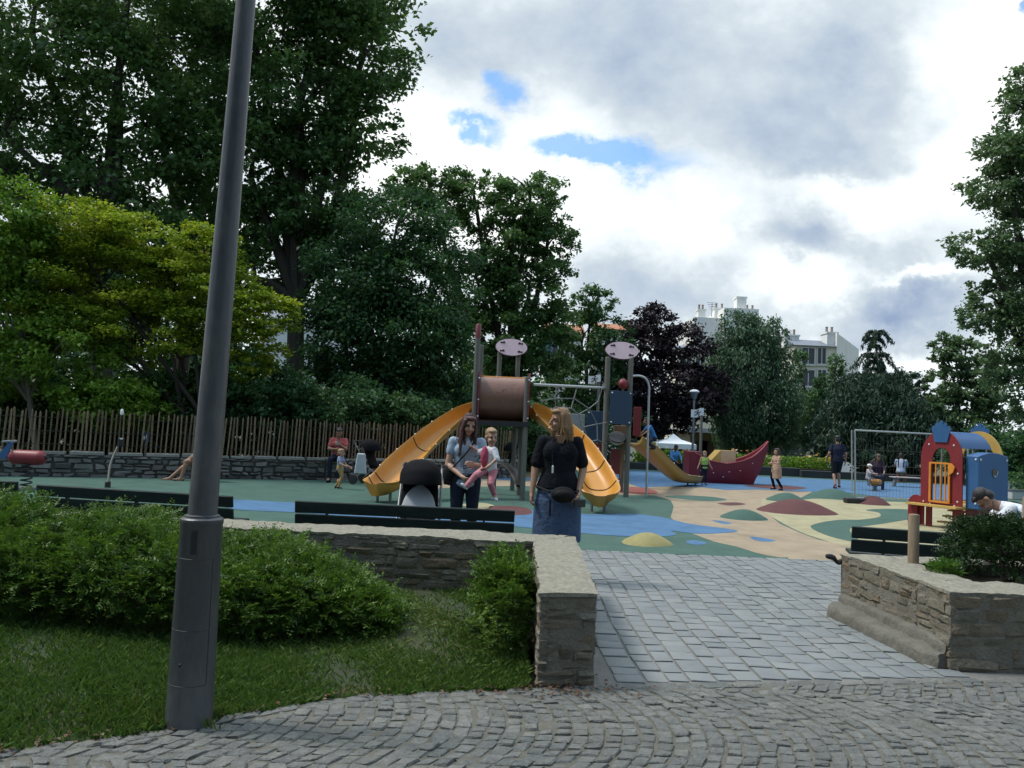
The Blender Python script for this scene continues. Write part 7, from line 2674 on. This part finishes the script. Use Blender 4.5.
# child in the lime vest
p0 = G(703, 484.5)
r, j, h = person('small child in lime green vest and dark leggings standing before the red boat', (p0.x, p0.y - .1, 0), 0.1, 1.02, dict(elR=(-.25, 0, 1.12), wrR=(-.34, -.05, .95), elL=(.25, 0, 1.12), wrL=(.34, -.05, .95)), 1.25, hsz=.80, skin='fair', hair=('short', 'light'), vox=.009,
                 wear=[('tee', cloth('lime', (.30, .46, .12)), dict(sleeve=.0, hem=.06)), ('trousers', DARKJ), ('shoes', BLACKT)])
# girl in the long pale dress, walking left
p0 = G(776, 490.5)
r, j, h = person('girl in pale peach dress and dark leggings walking left across the blue floor', (p0.x, p0.y, 0), rad(-70), 1.22, dict(WALK, elR=(-.22, -.10, 1.12), wrR=(-.14, -.26, 1.10), elL=(.22, -.10, 1.12), wrL=(.14, -.26, 1.12)), 1.1, hsz=.86, head=(0, 0, 0), skin='fair', hair=('bob', 'brown'), vox=.009,
                 wear=[('dress', cloth('peach', (.40, .27, .20)), dict(z0=.52, w0=.25, sleeve=.5)), ('trousers', BLACKT, dict(name='leggings')), ('shoes', BLACKT)])
# man walking away
p0 = G(836.5, 488.5)
r, j, h = person('man in dark T-shirt and shorts walking away, back turned, by the fence post', (p0.x, p0.y, 0), rad(172), 1.72, dict(WALK, elL=(.26, .05, 1.12), wrL=(.30, -.10, .92), elR=(-.26, .05, 1.12), wrR=(-.26, -.02, .88)), 1.22, head=(0, 8, 0), skin='tan', hair=('short', 'dark'), vox=.010,
                 wear=[('tee', cloth('navy_tee', (.022, .024, .045)), dict(sleeve=.6, hem=.05)), ('trousers', cloth('charcoal', (.02, .022, .026)), dict(len=1.05, name='shorts', wide=1.15)), ('shoes', cloth('maroon_shoe', (.08, .03, .04)))])
# child on the spring rider with the adult behind
RIDE = dict(pelvis=(0, 0, .50), waist=(0, -.02, .65), chest=(0, -.05, .85), neck=(0, -.06, 1.02), head=(0, -.09, 1.17), shR=(-.15, -.05, .97), elR=(-.2, -.22, .80), wrR=(-.15, -.40, .78), shL=(.15, -.05, .97), elL=(.2, -.22, .80), wrL=(.15, -.40, .78),
            hipR=(-.1, 0, .48), knR=(-.22, -.25, .46), anR=(-.24, -.22, .14), toeR=(-.25, -.36, .08), hipL=(.1, 0, .48), knL=(.22, -.25, .46), anL=(.24, -.22, .14), toeL=(.25, -.36, .08))
p0 = P(868, 478, YS2 + .05)
r, j, h = person('small child in white sun hat and pale top riding the orange spring rider', (p0.x, YS2 + .05, .14), rad(35), .92, RIDE, 1.1, hsz=.76, skin='fair', hair=('cap', 'white'), vox=.010,
                 wear=[('tee', cloth('pale_pink', (.52, .44, .44)), dict(sleeve=1.4)), ('trousers', cloth('grey_leg', (.2, .2, .22)))], fingers=False)
p0 = P(877, 470, YS2 + 1.1)
r, j, h = person('adult with dark hair crouching right behind the orange spring rider', (p0.x, YS2 + 1.1, -.12), rad(-15), 1.62, dict(SIT, wrR=(-.2, -.42, .72), wrL=(.15, -.45, .72)), 1.1, head=(0, 25, 0), skin='tan', hair=('bob', 'brown'), vox=.012,
                 wear=[('tee', cloth('plum', (.05, .03, .05)), dict(sleeve=1.5)), ('trousers', DARKJ), ('shoes', BLACKT)], fingers=False)
p0 = P(912, 480, 31.6)
r, j, h = person('person in pale blue shirt with dark backpack straps, sitting left of the playhouse', (p0.x + .05, 32.6, -.18), rad(150), 1.7, SIT, 1.1, head=(0, 10, 0), skin='tan', hair=('short', 'dark'), vox=.012,
                 wear=[('tee', cloth('ice_blue', (.36, .42, .54)), dict(sleeve=.6)), ('trousers', cloth('rust', (.28, .13, .10)))], fingers=False)
on_person(r, 'backpack_strap', LEATH, lambda q: [q.tube(spline([(sx * .09, .11, .78), (sx * .10, .10, .98), (sx * .10, .02, 1.12), (sx * .10, -.10, 1.0)], 12), .018, 6) for sx in (-1, 1)])
# person in white, bent forward behind the planter at the right
p0 = P(1026, 515, 8.6)
r, j, h = person('person in white T-shirt with dark shoulder strap bending forward behind the dark evergreen', (p0.x + .14, 8.75, -.10), rad(-112), 1.72,
                 dict(SIT, waist=(0, -.02, .76), chest=(0, -.14, .90), neck=(0, -.30, .985), head=(0, -.42, 1.035), shR=(-.17, -.20, .96), elR=(-.2, -.38, .76), wrR=(-.12, -.52, .60), shL=(.17, -.20, .96), elL=(.2, -.38, .76), wrL=(.12, -.52, .62)), 1.05, head=(0, 72, 0), skin='tan', hair=('short', 'dark'), vox=.009,
                 wear=[('tee', cloth('white', (.62, .64, .68)), dict(sleeve=.55)), ('trousers', DARKJ), ('shoes', BLACKT)])
on_person(r, 'shoulder_strap', LEATH, lambda q: q.tube(spline([(.16, -.02, .72), (.10, .02, .86), (-.02, -.06, .99), (-.15, -.17, 1.02), (-.17, -.26, .92)], 16), .020, 6, flat=.6))
